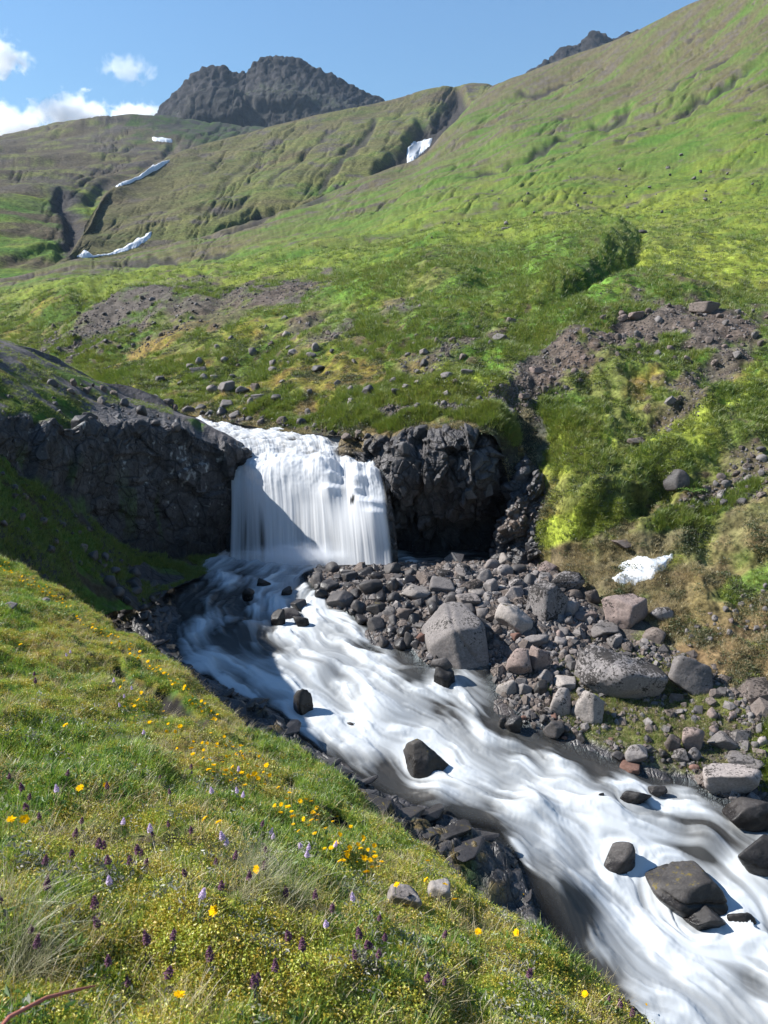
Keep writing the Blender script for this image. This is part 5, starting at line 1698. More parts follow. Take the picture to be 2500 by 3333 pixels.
    (1036, 1199, 42, 18, 'damp', 122, 'flat', 'dark flat stone below the high ochre slope stone', 'dark ochre slope stone'),
    (1198, 1270, 46, 34, 'damp', 123, 'wedge', 'dark slab tilted out of the slope above the cliff', 'tilted slab'),
    (886, 1201, 30, 16, 'pale', 124, 'wedge', 'pale tilted stone in mid slope left of the high ochre stone', 'pale tilted stone'),
    (697, 1227, 26, 13, 'pale', 125, 'flat', 'pale small stone above the slanted pale rock', 'pale small stone'),
    (500, 1293, 42, 20, 'grey', 126, 'round', 'smooth rock on the far bank where the rapid begins', 'rapid start rock'),
    (548, 1307, 34, 18, 'damp', 127, 'round', 'dark smooth rock right of the rapid start rock', 'dark rapid rock'),
    (1650, 747, 38, 12, 'grey', 128, 'flat', 'flat grey rock on the far grassy bench', 'flat bench rock'),
    (2092, 757, 26, 16, 'damp', 129, 'round', 'dark rock at the head of the green gully', 'gully head rock'),
    (1648, 726, 14, 12, 'grey', 130, 'wedge', 'small pointed stone on the far meadow', 'far meadow stone'),
    (1116, 1470, 44, 36, 'dark', 131, 'block', 'black rock showing through the lip of the waterfall', 'waterfall lip rock'),
    (1160, 1640, 24, 40, 'dark', 132, 'block', 'dark rock bared in the right part of the waterfall', 'waterfall rock'),
    (1038, 1845, 22, 18, 'dark', 133, 'round', 'small black stone at the pool outlet left of the bar', 'outlet stone'),
    (430, 1895, 70, 32, 'dark', 134, 'flat', 'wet black slab at the dark foot of the left cliff', 'wet foot slab'),
    (150, 1955, 30, 18, 'grey', 135, 'flat', 'grey stone among flowers near the upper edge of the near bank', 'grey bank stone'),
    (25, 1975, 50, 24, 'grey', 136, 'flat', 'grey stone in the near bank grass at the left picture edge', 'left edge bank stone'),
    (45, 1615, 40, 22, 'brown', 137, 'wedge', 'brown stone on the shaded slope below the left cliff', 'shaded slope stone'),
    (12, 1703, 34, 20, 'pink', 138, 'wedge', 'pinkish stone on the shaded slope at the left picture edge', 'pinkish shaded stone'),
]
SHAPES = {'block': dict(planes=14, k=30, block=.35, rough=.065), 'round': dict(planes=12, k=15, rough=.05), 'wedge': dict(planes=8, k=34, rough=.06), 'dome': dict(planes=14, k=12, rough=.09),
          'flat': dict(planes=9, k=18, block=.5, rough=.05), 'crack': dict(planes=9, k=26, rough=.03)}
WATER_SET = {'lone boulder in the rapids', 'upright black rock', 'outflow stone', 'left outflow stone', 'small outflow stone', 'dark steep stone', 'low round wet stone', 'half drowned stone', 'long dark wet boulder', 'low wet rock', 'tiny rock tip',
             'smooth round boulder', 'big mossy black boulder', 'black underlying rock', 'washed dark rock', 'breaking rock', 'stacked dark pair'}
HERO_PX = []
for (u, v, w, h, mk, seed, shp, lab, short) in HEROES:
    sub = 5 if w > 120 and v > 1800 else (4 if w > 44 else 3)
    kw = dict(SHAPES[shp])
    if shp == 'crack':
        kw['crack'] = (.75, -.1, .55, .30, .05)
    if short == 'big mossy black boulder':
        kw['crack'] = (.2, -.3, 1, .25, .09)
    if short in CUSTOM:
        kw['cut'] = CUSTOM[short]
    name = 'boulder' if w > 60 else 'stone'
    if short in WATER_SET or short in ('smooth edge boulder', 'shining black boulder'):
        mk = {'grey': 'damp'}.get(mk, mk)
        mk = 'stream_' + mk
    me = rock_mesh(name, seed, RM[mk], sub, **kw)
    d = None
    if short in WATER_SET:
        d = float(on_water(u, v + h * .38)[1])
    depth = {'flat': 1.0, 'dome': .55, 'block': .75, 'round': .7}.get(shp, .85)
    if short.startswith('waterfall'):
        d = 24.75 if 'lip' in short else 24.35
        depth = 1.3
    if short == 'upper stone of the stacked pair':
        d = float(on_water(1447, 2230)[1]) + .15
    o = put_rock(me, name, u, v, w, h, rot=0.0, depth=depth, sink=.3 if short in WATER_SET else .16, d=d)
    tag(o, lab, name, 'boulders and larger stones')
    HERO_PX.append((u, v, w, h, short))
print('heroes', len(HEROES), time.time() - T0)

# smaller stones: a dozen shapes, each in a few kinds of rock
COB = {}
for mk in ('grey', 'damp', 'dark', 'brown', 'pale', 'pink', 'red', 'mossy', 'lichen'):
    COB[mk] = [rock_mesh('stone', 300 + i * 7 + len(mk), RM[mk], 3, planes=7 + i % 3, k=(18, 34, 28)[i % 3], rough=.075) for i in range(6)]
WORDS = {'grey': 'grey', 'damp': 'damp dark', 'dark': 'black wet', 'brown': 'brown', 'pale': 'pale', 'pink': 'pinkish', 'red': 'red', 'mossy': 'mossy', 'lichen': 'lichen spotted'}


def stone_label(u, v, w, mk, where, big, small):
    best, bd = None, 1e9
    for (hu, hv, hw, hh, short) in HERO_PX:
        dd = math.hypot((u - hu), (v - hv) * 1.3) - .4 * hw
        if dd < bd:
            bd, best = dd, (hu, hv, hw, hh, short)
    hu, hv, hw, hh, short = best
    du, dv = (u - hu) / (hw + 20), (v - hv) / (hh + 15)
    rel = ('right of' if du > 0 else 'left of') if abs(du) > abs(dv) else ('in front of' if dv > 0 else 'behind')
    size = 'fist sized' if w < small else ('middling' if w < big else 'larger')
    return f'{size} {WORDS[mk]} stone {where} {rel} the {short}'


def scatter_px(poly, n, smin, smax, power=2.2, gap=.42, seed=0, tries=14):
    r = random.Random(seed)
    xs_, ys_ = [p[0] for p in poly], [p[1] for p in poly]
    out = []
    cand = []
    for _ in range(n * tries):
        u, v = r.uniform(min(xs_), max(xs_)), r.uniform(min(ys_), max(ys_))
        if not in_poly(np.array([u]), np.array([v]), poly)[0]:
            continue
        cand.append((smin + (smax - smin) * r.random()**power, u, v))
    cand.sort(reverse=True)
    for s, u, v in cand:
        if len(out) >= n:
            break
        ok = True
        for (hu, hv, hw, hh, _) in HERO_PX:
            if ((u - hu) / (hw * .5 + s * .12))**2 + ((v - hv) / (hh * .5 + s * .1))**2 < 1:
                ok = False
                break
        if ok:
            for (s2, u2, v2) in out:
                if abs(u - u2) < (s + s2) * gap and abs(v - v2) < (s + s2) * gap * .62:
                    ok = False
                    break
        if ok:
            out.append((s, u, v))
    return out


STONES = []
SPECS = []
MAX_STONES = 205


def stones(poly, n, smin, smax, kinds, where, group, seed, power=2.2, gap=.42, asp=(.5, .85), sink=.3, cat='stone'):
    r = random.Random(seed * 31 + 5)
    for s, u, v in scatter_px(poly, n, smin, smax, power, gap, seed):
        mk = r.choice(kinds(u, v) if callable(kinds) else kinds)
        SPECS.append((s, u, v, mk, r.choice(COB[mk]), s * r.uniform(*asp), r.uniform(.7, 1.0), sink,
                      (r.uniform(-.25, .25), r.uniform(-.25, .25), r.uniform(0, 6.28)), where, group, (smin + smax) * .5, smin + (smax - smin) * .22))


BAR = [(1000, 1868), (1060, 1850), (1200, 1842), (1400, 1838), (1580, 1836), (1640, 1818), (1720, 1850), (1800, 1880), (1900, 1950), (1900, 2010), (1850, 2060), (1790, 2070), (1700, 2050), (1640, 2075), (1560, 2100), (1390, 2110), (1330, 2105), (1215, 2080), (1200, 2040), (1130, 1990), (1060, 1950), (1020, 1905)]


def bar_kinds(u, v):
    t = (u - 1050) / 350 + (1880 - v) / 300
    if t < .6:
        return ['dark', 'dark', 'damp']
    if t < 1.1:
        return ['damp', 'dark', 'damp', 'brown']
    return ['grey', 'grey', 'brown', 'damp', 'damp', 'grey', 'mossy', 'lichen', 'pale']


stones(BAR, 168, 15, 62, bar_kinds, 'on the bar', 'stones of the bar beside the pool', 1, power=2.0, gap=.36)
stones([(1640, 2080), (1720, 2040), (1850, 2060), (1990, 2060), (2060, 2110), (2020, 2140), (1870, 2130), (1900, 2210), (1860, 2250), (1760, 2240), (1690, 2260), (1620, 2250), (1640, 2200), (1800, 2180), (1780, 2100)], 52, 12, 42,
       ['grey', 'damp', 'brown', 'mossy', 'pale', 'pink'], 'on the right bank', 'stones of the right bank', 2, gap=.4)
stones([(1700, 2310), (1800, 2330), (1900, 2380), (1960, 2400), (2050, 2420), (2180, 2450), (2300, 2470), (2430, 2500), (2500, 2560), (2500, 2610), (2400, 2600), (2290, 2540), (2250, 2500), (2130, 2500), (1950, 2440), (1830, 2400), (1700, 2350)], 62, 10, 40,
       ['damp', 'damp', 'dark', 'grey', 'brown', 'red'], 'on the wet shore', 'stones of the wet right shore', 3, gap=.42)
stones([(2150, 2320), (2300, 2300), (2500, 2280), (2500, 2440), (2380, 2400), (2280, 2360)], 18, 12, 38, ['lichen', 'grey', 'pink', 'brown'], 'in brown grass', 'stones in the brown grass', 4, gap=.8)
stones([(2200, 2080), (2330, 1980), (2500, 1900), (2500, 2060), (2400, 2060), (2300, 2090), (2230, 2110)], 26, 8, 26, ['grey', 'pink', 'lichen'], 'on the dry slope', 'stones on the dry slope', 5, gap=.6)
stones([(1750, 1250), (1850, 1120), (1950, 1020), (2150, 985), (2500, 1000), (2500, 1130), (2300, 1200), (2100, 1150), (1950, 1200), (1800, 1290)], 60, 8, 30, ['brown', 'grey', 'pink', 'brown'], 'in the scree', 'stones of the brown scree', 6, power=4, gap=.7)
stones([(1240, 1290), (1300, 1080), (1480, 1050), (1640, 1060), (1700, 1150), (1640, 1300), (1500, 1330), (1350, 1330)], 20, 6, 30, ['grey', 'brown', 'pale', 'damp'], 'on the slope', 'stones on the slope above the cliff', 7, power=5, gap=.9)
stones([(620, 1330), (560, 1240), (600, 1150), (760, 1050), (950, 1030), (1200, 1100), (1200, 1290), (1000, 1340), (850, 1345)], 34, 5, 30, ['grey', 'damp', 'pale', 'brown'], 'on the slope', 'stones on the slope above the rapid', 8, power=4.5, gap=.9)
stones([(120, 1090), (250, 1010), (420, 960), (620, 950), (700, 980), (560, 1080), (400, 1200), (300, 1210)], 40, 6, 18, ['grey', 'damp', 'brown'], 'in the grey scree', 'stones of the grey scree', 9, power=3, gap=.8)
stones([(1150, 800), (1600, 620), (2000, 520), (2500, 420), (2500, 650), (2100, 700), (1700, 740), (1300, 830)], 40, 4, 14, ['grey', 'damp', 'lichen'], 'on the far meadow', 'stones on the far meadow', 10, power=4, gap=1.5, sink=.1)
stones([(2250, 1620), (2330, 1560), (2500, 1440), (2500, 1620), (2380, 1640), (2250, 1680)], 30, 8, 34, ['damp', 'brown', 'grey'], 'on the rocky slope', 'stones on the rocky slope', 11, power=2.5, gap=.6)
stones([(1560, 1840), (1620, 1700), (1740, 1560), (1800, 1600), (1780, 1700), (1690, 1800)], 24, 8, 26, ['damp', 'dark', 'cliff', 'red'][:2], 'on the rock rib', 'stones on the rock rib', 12, gap=.5)
stones([(0, 1500), (60, 1560), (250, 1680), (420, 1830), (380, 1900), (250, 1850), (100, 1760), (0, 1700)], 28, 8, 34, ['damp', 'brown'], 'on the shaded slope', 'stones on the shaded slope', 13, power=2.5, gap=.8)
stones([(240, 1230), (330, 1260), (450, 1320), (600, 1380), (560, 1395), (420, 1350), (280, 1300), (120, 1230)], 30, 8, 36, ['grey', 'damp', 'brown'], 'on the knoll', 'stones on top of the left knoll', 14, power=2, gap=.6)
stones([(560, 1322), (640, 1322), (780, 1345), (960, 1372), (1100, 1396), (1230, 1425), (1230, 1448), (1080, 1416), (940, 1392), (760, 1362), (620, 1338)], 60, 9, 40, ['damp', 'dark', 'brown', 'grey'], 'on the rapid edge', 'stones along the far edge of the rapid', 15, power=2, gap=.45)
stones([(300, 1800), (420, 1830), (520, 1900), (500, 2050), (420, 2020), (380, 1930)], 26, 10, 44, ['dark', 'damp'], 'on the wet ledge', 'stones on the dark ledge under the left cliff', 16, power=2, gap=.6)
SPECS.sort(key=lambda q: -q[0])
rest = {}
for i, (s, u, v, mk, me, hh_, dep, sink, rot, where, group, big, small) in enumerate(SPECS):
    o = put_rock(me, 'stone', u, v, s, hh_, depth=dep, sink=sink)
    o.rotation_euler = rot
    if i < MAX_STONES:
        tag(o, stone_label(u, v, s, mk, where, big, small), 'stone', group)
        STONES.append(o)
    else:
        rest.setdefault(0, []).append((o, mk))
# the many lesser stones become one mass
Vs, Fs, Ms, base = [], [], [], 0
mlist = list(RM)
for o, mk in rest.get(0, []):
    me = o.data
    n = len(me.vertices)
    co = np.zeros(n * 3)
    me.vertices.foreach_get('co', co)
    M = np.array(Matrix.LocRotScale(o.location, o.rotation_euler, o.scale))
    Vs.append(co.reshape(-1, 3) @ M[:3, :3].T + M[:3, 3])
    li = np.zeros(len(me.loops), np.int32)
    me.loops.foreach_get('vertex_index', li)
    Fs.append(li.reshape(-1, 3) + base)
    Ms.append(np.full(len(li) // 3, mlist.index(mk), np.int32))
    base += n
    bpy.data.objects.remove(o)
me = mesh_np('small_stones', np.concatenate(Vs), np.concatenate(Fs), None, nper=3)
for k in mlist:
    me.materials.append(RM[k])
me.polygons.foreach_set('material_index', np.concatenate(Ms))
o = link(bpy.data.objects.new('small_stones', me))
tag(o, 'small grey stones strewn over the slopes and shores', 'stones', kind='stuff')
print('stones', len(STONES), len(SPECS), time.time() - T0)


# ---- blocks standing out of the cliffs
def hull_rock(name, seed, mat, n=15):
    """an angular broken block: the hull of a few points"""
    r = np.random.RandomState(seed)
    p = r.uniform(-1, 1, (n, 3))
    p /= (np.abs(p)**4).sum(1, keepdims=True)**.25 / r.uniform(.75, 1, (n, 1))
    bm = bmesh.new()
    for q in p:
        bm.verts.new(q)
    bmesh.ops.convex_hull(bm, input=bm.verts)
    bmesh.ops.delete(bm, geom=[v for v in bm.verts if not v.link_faces], context='VERTS')
    bmesh.ops.bevel(bm, geom=bm.edges[:], offset=.045, segments=1, affect='EDGES')
    me = bpy.data.meshes.new(name)
    bm.to_mesh(me)
    bm.free()
    me.materials.append(mat)
    return me


BLK = [hull_rock('rock_block', 700 + i, RM['cliff'], 10 + i % 6) for i in range(14)]
_OLD = [rock_mesh('rock_block', 700 + i * 3, RM['cliff'], 3, planes=9 + i % 4, k=40, rough=.03) for i in range(0)]


def cliff_blocks(cliff, P, N, pick, n, smin, smax, seed, gap=.5):
    r = random.Random(seed)
    ii = np.argwhere(pick)
    got = []
    for _ in range(n * 12):
        if len(got) >= n:
            break
        i, j = ii[r.randrange(len(ii))]
        p = P[i, j]
        s = smin + (smax - smin) * r.random()**1.8
        if any(np.linalg.norm(p - q) < gap * (s + s2) for q, s2 in got) or (cliff is left_cliff and UV_knoll[0][i, j] > 560 and UV_knoll[2][i, j] < 3.1):
            continue
        got.append((p, s))
        o = bpy.data.objects.new('rock_block', r.choice(BLK))
        link(o, cliff)
        nn = Vector(N[i, j])
        o.location = Vector(p) - nn * s * (.22 if cliff is right_cliff else .42)
        yaw = math.atan2(nn.y, nn.x) + r.uniform(-.5, .5)
        o.rotation_euler = (r.uniform(-.5, .5), r.uniform(-.5, .5), yaw)
        o.scale = (s * r.uniform(.4, .6), s * r.uniform(.4, .7), s * r.uniform(.5, .95))


uu, vv, rr, rib, Nn = UV_rcliff
cliff_blocks(right_cliff, P_rcliff, Nn, (rr > 1.6) & (rr < 2.9) & (uu > 1190) & (uu < 1720) & (rib < .5), 120, .16, .58, 1, .40)
cliff_blocks(right_cliff, P_rcliff, Nn, (rib > .5) & (rr > 1.2), 40, .10, .28, 3, .5)
uu, vv, rr, face, Nn = UV_knoll
cliff_blocks(left_cliff, P_knoll, Nn, (face > .8) & (rr > 2.9) & (rr < 4.2) & (uu > -20) & (uu < 770), 34, .25, .7, 4, .7)
cliff_blocks(left_cliff, P_knoll, Nn, (rr > 2.0) & (rr < 3.2) & (uu > -20) & (uu < 700), 30, .2, .6, 5, .6)
# wet slabs of the ledge between the near bank and the stream, and under the left cliff
SLAB = [hull_rock('rock_slab', 760 + i, RM['darkmoss' if i % 4 == 0 else 'dark'], 12 + i % 5) for i in range(8)]
r_ = random.Random(77)
bed_ = bpy.data.objects['stream_bed']
ledge = (~ins_bed) & left_bed & (sd_bed > .02) & (sd_bed < 2.2) & (P_bed[..., 1] < 23.2)
uu, vv = proj(P_bed)
ledge &= (uu > 250) & (uu < 2000) & (vv > 1800)
ii = np.argwhere(ledge)
got = []
for _ in range(6000):
    if len(got) >= 170:
        break
    i, j = ii[r_.randrange(len(ii))]
    p = P_bed[i, j]
    s = .10 + .34 * r_.random()**2
    if any(np.hypot(p[0] - q[0], p[1] - q[1]) < .62 * (s + s2) for q, s2 in got):
        continue
    got.append((p, s))
    o = link(bpy.data.objects.new('rock_slab', r_.choice(SLAB)), bed_)
    o.location = (p[0], p[1], p[2] - .04 * s)
    o.rotation_euler = (r_.uniform(-.25, .25), r_.uniform(-.25, .25), .7 + r_.uniform(-.6, .6))
    o.scale = (s * r_.uniform(.9, 1.5), s * r_.uniform(.5, .9), s * r_.uniform(.25, .5))
print('blocks', time.time() - T0)

# ================================================================== PLANTS
def leaf_mat(name, stops, trans=.35, rough=.5, pos_scale=1.5):
    """leaf colours picked per plant, light coming through"""
    m, t = new_mat(name)
    b = NB(t)
    oi = b.n('ShaderNodeObjectInfo')
    pos = b.n('ShaderNodeNewGeometry').outputs['Position']
    r = b.n('ShaderNodeValToRGB')
    e = r.color_ramp.elements
    while len(e) < len(stops):
        e.new(.5)
    for i, c in enumerate(stops):
        e[i].position = i / max(len(stops) - 1, 1)
        e[i].color = c + (1,)
    f = b.math('ADD', b.math('MULTIPLY', oi.outputs['Random'], .6), b.math('MULTIPLY', b.rng(b.noise(pos, pos_scale, 3), .25, .75, 0, 1), .4))
    b.l(f, r.inputs[0])
    d = b.n('ShaderNodeBsdfDiffuse')
    b.l(r.outputs[0], d.inputs[0])
    tr = b.n('ShaderNodeBsdfTranslucent')
    b.l(r.outputs[0], tr.inputs[0])
    g = b.n('ShaderNodeBsdfGlossy')
    g.inputs['Roughness'].default_value = rough
    g.inputs['Color'].default_value = (.9, .9, .9, 1)
    mx = b.n('ShaderNodeMixShader')
    mx.inputs[0].default_value = trans
    b.l(d.outputs[0], mx.inputs[1])
    b.l(tr.outputs[0], mx.inputs[2])
    fr = b.n('ShaderNodeMixShader')
    fr.inputs[0].default_value = .05
    b.l(mx.outputs[0], fr.inputs[1])
    b.l(g.outputs[0], fr.inputs[2])
    b.out(fr.outputs[0])
    return m


M_GRASS = leaf_mat('grass_blades', [(.07, .17, .014), (.15, .27, .024), (.27, .37, .04), (.33, .35, .07)], .45)
M_DRY = leaf_mat('dry_grass_blades', [(.30, .21, .08), (.40, .33, .16), (.48, .43, .28)], .35)
M_MOSS = leaf_mat('moss', [(.26, .32, .025), (.42, .46, .05), (.44, .30, .025), (.20, .30, .03)], .3, pos_scale=2.5)
M_HERB = leaf_mat('herb_leaves', [(.06, .14, .016), (.11, .20, .026), (.17, .25, .045)], .4)
M_WILLOW = leaf_mat('grey_willow_leaves', [(.14, .16, .09), (.24, .25, .18), (.13, .09, .08)], .25, rough=.5)
M_HAIR = leaf_mat('pale_hair_grass', [(.28, .28, .13), (.40, .37, .22)], .4)
M_HGRASS = leaf_mat('slope_grass', [(.06, .11, .014), (.12, .185, .022), (.20, .24, .035), (.22, .19, .05)], .4, pos_scale=.35)
M_HMOSS = leaf_mat('slope_moss', [(.15, .20, .018), (.30, .36, .035), (.25, .21, .03)], .3, pos_scale=.5)


def blades_mesh(name, seed, n, hmin, hmax, width, spread, lean, mat, seg=2, wind=(0, 0)):
    r = np.random.RandomState(seed)
    V, Fq = [], []
    for i in range(n):
        a = r.uniform(0, 6.283)
        q = spread * math.sqrt(r.rand())
        bx, by = q * math.cos(a), q * math.sin(a)
        hgt = r.uniform(hmin, hmax)
        la = a + r.uniform(-.8, .8)
        ln = lean * hgt * r.uniform(.3, 1.3)
        lx, ly = math.cos(la) * ln + wind[0] * hgt, math.sin(la) * ln + wind[1] * hgt
        pa = r.uniform(0, 6.283)
        wx, wy = math.cos(pa) * width * .5, math.sin(pa) * width * .5
        k0 = len(V)
        for s in range(seg + 1):
            t = s / (seg + .0)
            w = (1 - t**1.6) + .04
            x, y, z = bx + lx * t * t, by + ly * t * t, hgt * (t - .18 * t * t * min(1.5, ln / hgt))
            V += [(x - wx * w, y - wy * w, z - .01), (x + wx * w, y + wy * w, z - .01)]
        for s in range(seg):
            Fq.append((k0 + 2 * s, k0 + 2 * s + 1, k0 + 2 * s + 3, k0 + 2 * s + 2))
    return mesh_np(name, np.array(V), np.array(Fq), mat)


def leaves_mesh(name, seed, n, size, spread, height, mat, up=.5, asp=.45):
    """a clump of small leaves spread through a low dome"""
    r = np.random.RandomState(seed)
    V, Fq = [], []
    for i in range(n):
        a, q = r.uniform(0, 6.283), spread * math.sqrt(r.rand())
        c = np.array([q * math.cos(a), q * math.sin(a), height * r.uniform(.1, 1) * (1 - .6 * (q / spread)**2)])
        d = r.randn(3)
        d[2] = abs(d[2]) * up
        d /= np.linalg.norm(d)
        sd = np.cross(d, r.randn(3))
        sd /= np.linalg.norm(sd)
        L = size * r.uniform(.6, 1.3)
        w = L * asp
        k0 = len(V)
        nn = np.cross(d, sd) * L * .12
        V += [c - d * L * .5, c + sd * w * .5 + nn, c + d * L * .5, c - sd * w * .5 + nn]
        Fq.append((k0, k0 + 1, k0 + 2, k0 + 3))
    return mesh_np(name, np.array(V), np.array(Fq), mat, smooth=False)


def instance_stuff(name, pts, rot, scl, protos, label, cat):
    pc = bpy.data.collections.new(name + '_kinds')
    for i, me in enumerate(protos):
        pc.objects.link(bpy.data.objects.new(name + '_kind', me))
    me = bpy.data.meshes.new(name)
    me.vertices.add(len(pts))
    me.vertices.foreach_set('co', np.ascontiguousarray(pts, f32).ravel())
    at = me.attributes.new('turn', 'FLOAT_VECTOR', 'POINT')
    at.data.foreach_set('vector', np.ascontiguousarray(rot, f32).ravel())
    at = me.attributes.new('size', 'FLOAT', 'POINT')
    at.data.foreach_set('value', np.ascontiguousarray(scl, f32).ravel())
    o = link(bpy.data.objects.new(name, me))
    g = bpy.data.node_groups.new(name, 'GeometryNodeTree')
    g.interface.new_socket('Geometry', in_out='INPUT', socket_type='NodeSocketGeometry')
    g.interface.new_socket('Geometry', in_out='OUTPUT', socket_type='NodeSocketGeometry')
    gi, go = g.nodes.new('NodeGroupInput'), g.nodes.new('NodeGroupOutput')
    ci = g.nodes.new('GeometryNodeCollectionInfo')
    ci.inputs['Collection'].default_value = pc
    ci.inputs['Separate Children'].default_value = True
    ci.inputs['Reset Children'].default_value = True
    ip = g.nodes.new('GeometryNodeInstanceOnPoints')
    ip.inputs['Pick Instance'].default_value = True
    na, nb = g.nodes.new('GeometryNodeInputNamedAttribute'), g.nodes.new('GeometryNodeInputNamedAttribute')
    na.data_type, nb.data_type = 'FLOAT_VECTOR', 'FLOAT'
    na.inputs['Name'].default_value, nb.inputs['Name'].default_value = 'turn', 'size'
    e2r = g.nodes.new('FunctionNodeEulerToRotation')
    L = g.links.new
    L(gi.outputs[0], ip.inputs['Points'])
    L(ci.outputs[0], ip.inputs['Instance'])
    L(na.outputs[0], e2r.inputs[0])
    L(e2r.outputs[0], ip.inputs['Rotation'])
    L(nb.outputs[0], ip.inputs['Scale'])
    L(ip.outputs[0], go.inputs[0])
    md = o.modifiers.new('spread', 'NODES')
    md.node_group = g
    tag(o, label, cat, kind='stuff')
    return o


def pick_points(P, wgt, n, rg, jit=1.0):
    w = wgt.ravel().astype(float)
    w = np.clip(w, 0, None)
    i = rg.choice(len(w), n, p=w / w.sum())
    nr, nc = P.shape[:2]
    a, b = np.unravel_index(i, (nr, nc))
    a, b = np.clip(a, 0, nr - 2), np.clip(b, 0, nc - 2)
    s, t = rg.rand(n, 1), rg.rand(n, 1)
    return (P[a, b] * (1 - s) + P[a + 1, b] * s) * (1 - t) + (P[a, b + 1] * (1 - s) + P[a + 1, b + 1] * s) * t, a, b


def cell_area(P):
    return np.linalg.norm(np.cross(np.gradient(P, axis=1), np.gradient(P, axis=0)), axis=-1)


rg = np.random.RandomState(19)
# ------------------------------------------------------------------ near bank
uu, vv, rr, scarp, Nn = UV_bank
P = P_bank
A = cell_area(P)
X, Y = P[..., 0], P[..., 1]
n1, n2, n3 = fbm(X / .55, Y / .55, 4, 201), fbm(X / .22, Y / .22, 3, 202), fbm(X / 1.3, Y / 1.3, 3, 203)
view = (uu > -160) & (uu < 2350) & (vv < 3560) & (rr > .4) & (rr < 4.12)
base = view * (scarp < .10) * A**.72
moss_zone = sstep(0, .5, ell(uu, vv, 820, 3130, 480, 170, 22) + .4 * n2)


def upright(n, tilt=.15):
    return np.c_[rg.uniform(-tilt, tilt, n), rg.uniform(-tilt, tilt, n), rg.uniform(0, 6.283, n)]


WIND = (.22, .05)
w = base * (sstep(-.45, .35, n1 + .4 * n3) + .12) * (1 - .72 * moss_zone)
p, a, b_ = pick_points(P, w, 21000, rg)
s = rg.uniform(.5, 1.15, len(p)) * (.75 + .5 * sstep(-.3, .5, n3[a, b_]))
instance_stuff('grass', p, upright(len(p)), s, [blades_mesh('grass', 40 + i, 15, .022, .075, .0034, .035, .6, M_GRASS, 3, (0, 0)) for i in range(5)], 'short green grass covering the flowery near bank', 'grass')
w = base * sstep(-.3, .5, -n1 + .5 * n2) * (1 - .6 * moss_zone)
p, a, b_ = pick_points(P, w, 7000, rg)
instance_stuff('dry_grass', p, upright(len(p), .3), rg.uniform(.5, 1.2, len(p)), [blades_mesh('dry_grass', 60 + i, 9, .03, .10, .0022, .05, 1.1, M_DRY, 3) for i in range(4)], 'straw coloured dry grass among the green of the near bank', 'dry grass')
w = base * (sstep(-.3, .4, n2 + .3 * n3) * .9 + 1.5 * moss_zone + .15)
p, a, b_ = pick_points(P, w, 34000, rg)
instance_stuff('moss', p + np.array([0, 0, -.008]), upright(len(p), .4), rg.uniform(.5, 1.4, len(p)), [leaves_mesh('moss', 80 + i, 70, .009, .055, .026, M_MOSS, 1.2, .6) for i in range(5)], 'yellow and orange moss cushions of the near bank', 'moss')
w = base * sstep(.0, .5, n3 + .6 * n2) * (1 - .8 * moss_zone)
p, a, b_ = pick_points(P, w, 4200, rg)
instance_stuff('herb_leaves', p, upright(len(p), .3), rg.uniform(.5, 1.2, len(p)), [leaves_mesh('herb_leaves', 90 + i, 14, .034, .05, .05, M_HERB, .8, .36) for i in range(4)], 'small broad green leaves in the near bank turf', 'leaves')
w = base * sstep(-.1, .6, n1 + .3 * n2) * (vv > 2300)
p, a, b_ = pick_points(P, w, 900, rg)
instance_stuff('willow_leaves', p, upright(len(p), .3), rg.uniform(.6, 1.2, len(p)), [leaves_mesh('willow_leaves', 95 + i, 22, .020, .05, .07, M_WILLOW, .6, .42) for i in range(4)], 'silvery grey dwarf willow leaves in the near bank turf', 'leaves')
w = view * (scarp < .1) * (np.maximum(sstep(0, .4, ell(uu, vv, 900, 2945, 170, 60, 5)), np.maximum(sstep(0, .4, ell(uu, vv, 60, 3060, 130, 120, 0)), .6 * sstep(0, .4, ell(uu, vv, 780, 2870, 120, 60, 0)))))
p, a, b_ = pick_points(P, w, 60, rg)
instance_stuff('hair_grass', p, upright(len(p), .2), rg.uniform(.6, 1.1, len(p)), [blades_mesh('hair_grass', 110 + i, 26, .12, .24, .0016, .035, .8, M_HAIR, 4, (.5, .1)) for i in range(3)], 'pale wispy hair grass bending in the wind on the near bank', 'grass')

# ------------------------------------------------------------------ slopes
uu, vv = UV_hill
P = P_hill
D = P[..., 1]
n1, n2 = fbm(P[..., 0] / 3, P[..., 1] / 3, 4, 211), fbm(P[..., 0] / 1.0, P[..., 1] / 1.0, 3, 212)
grn = sstep(1.02, 1.35, cover_hill[..., 1] / cover_hill[..., 0])
vis = (uu > -120) & (uu < 2620) & (vv > 560)
w = vis * (D < 95) * grn * (sstep(-.5, .3, n1 + .5 * n2) + .1) * (1 - sstep(60, 95, D) * .7)
p, a, b_ = pick_points(P, w, 75000, rg)
s = rg.uniform(.4, 1.35, len(p)) * (.7 + p[:, 1] / 60)
instance_stuff('slope_grass', p, upright(len(p), .25), s, [blades_mesh('slope_grass', 130 + i, 12, .06, .16, .012, .10, .7, M_HGRASS, 2) for i in range(4)], 'green tussock grass of the hillside across the stream', 'grass')
w = vis * (D < 110) * (1 - sstep(.3, .6, slope_scree)) * (sstep(.05, .5, n2 - .5 * n1) + .06) * (1 - .6 * sstep(50, 110, D))
p, a, b_ = pick_points(P, w, 14000, rg)
M_HEATH = leaf_mat('dark_heath', [(.03, .045, .010), (.05, .075, .014), (.07, .055, .025)], .2)
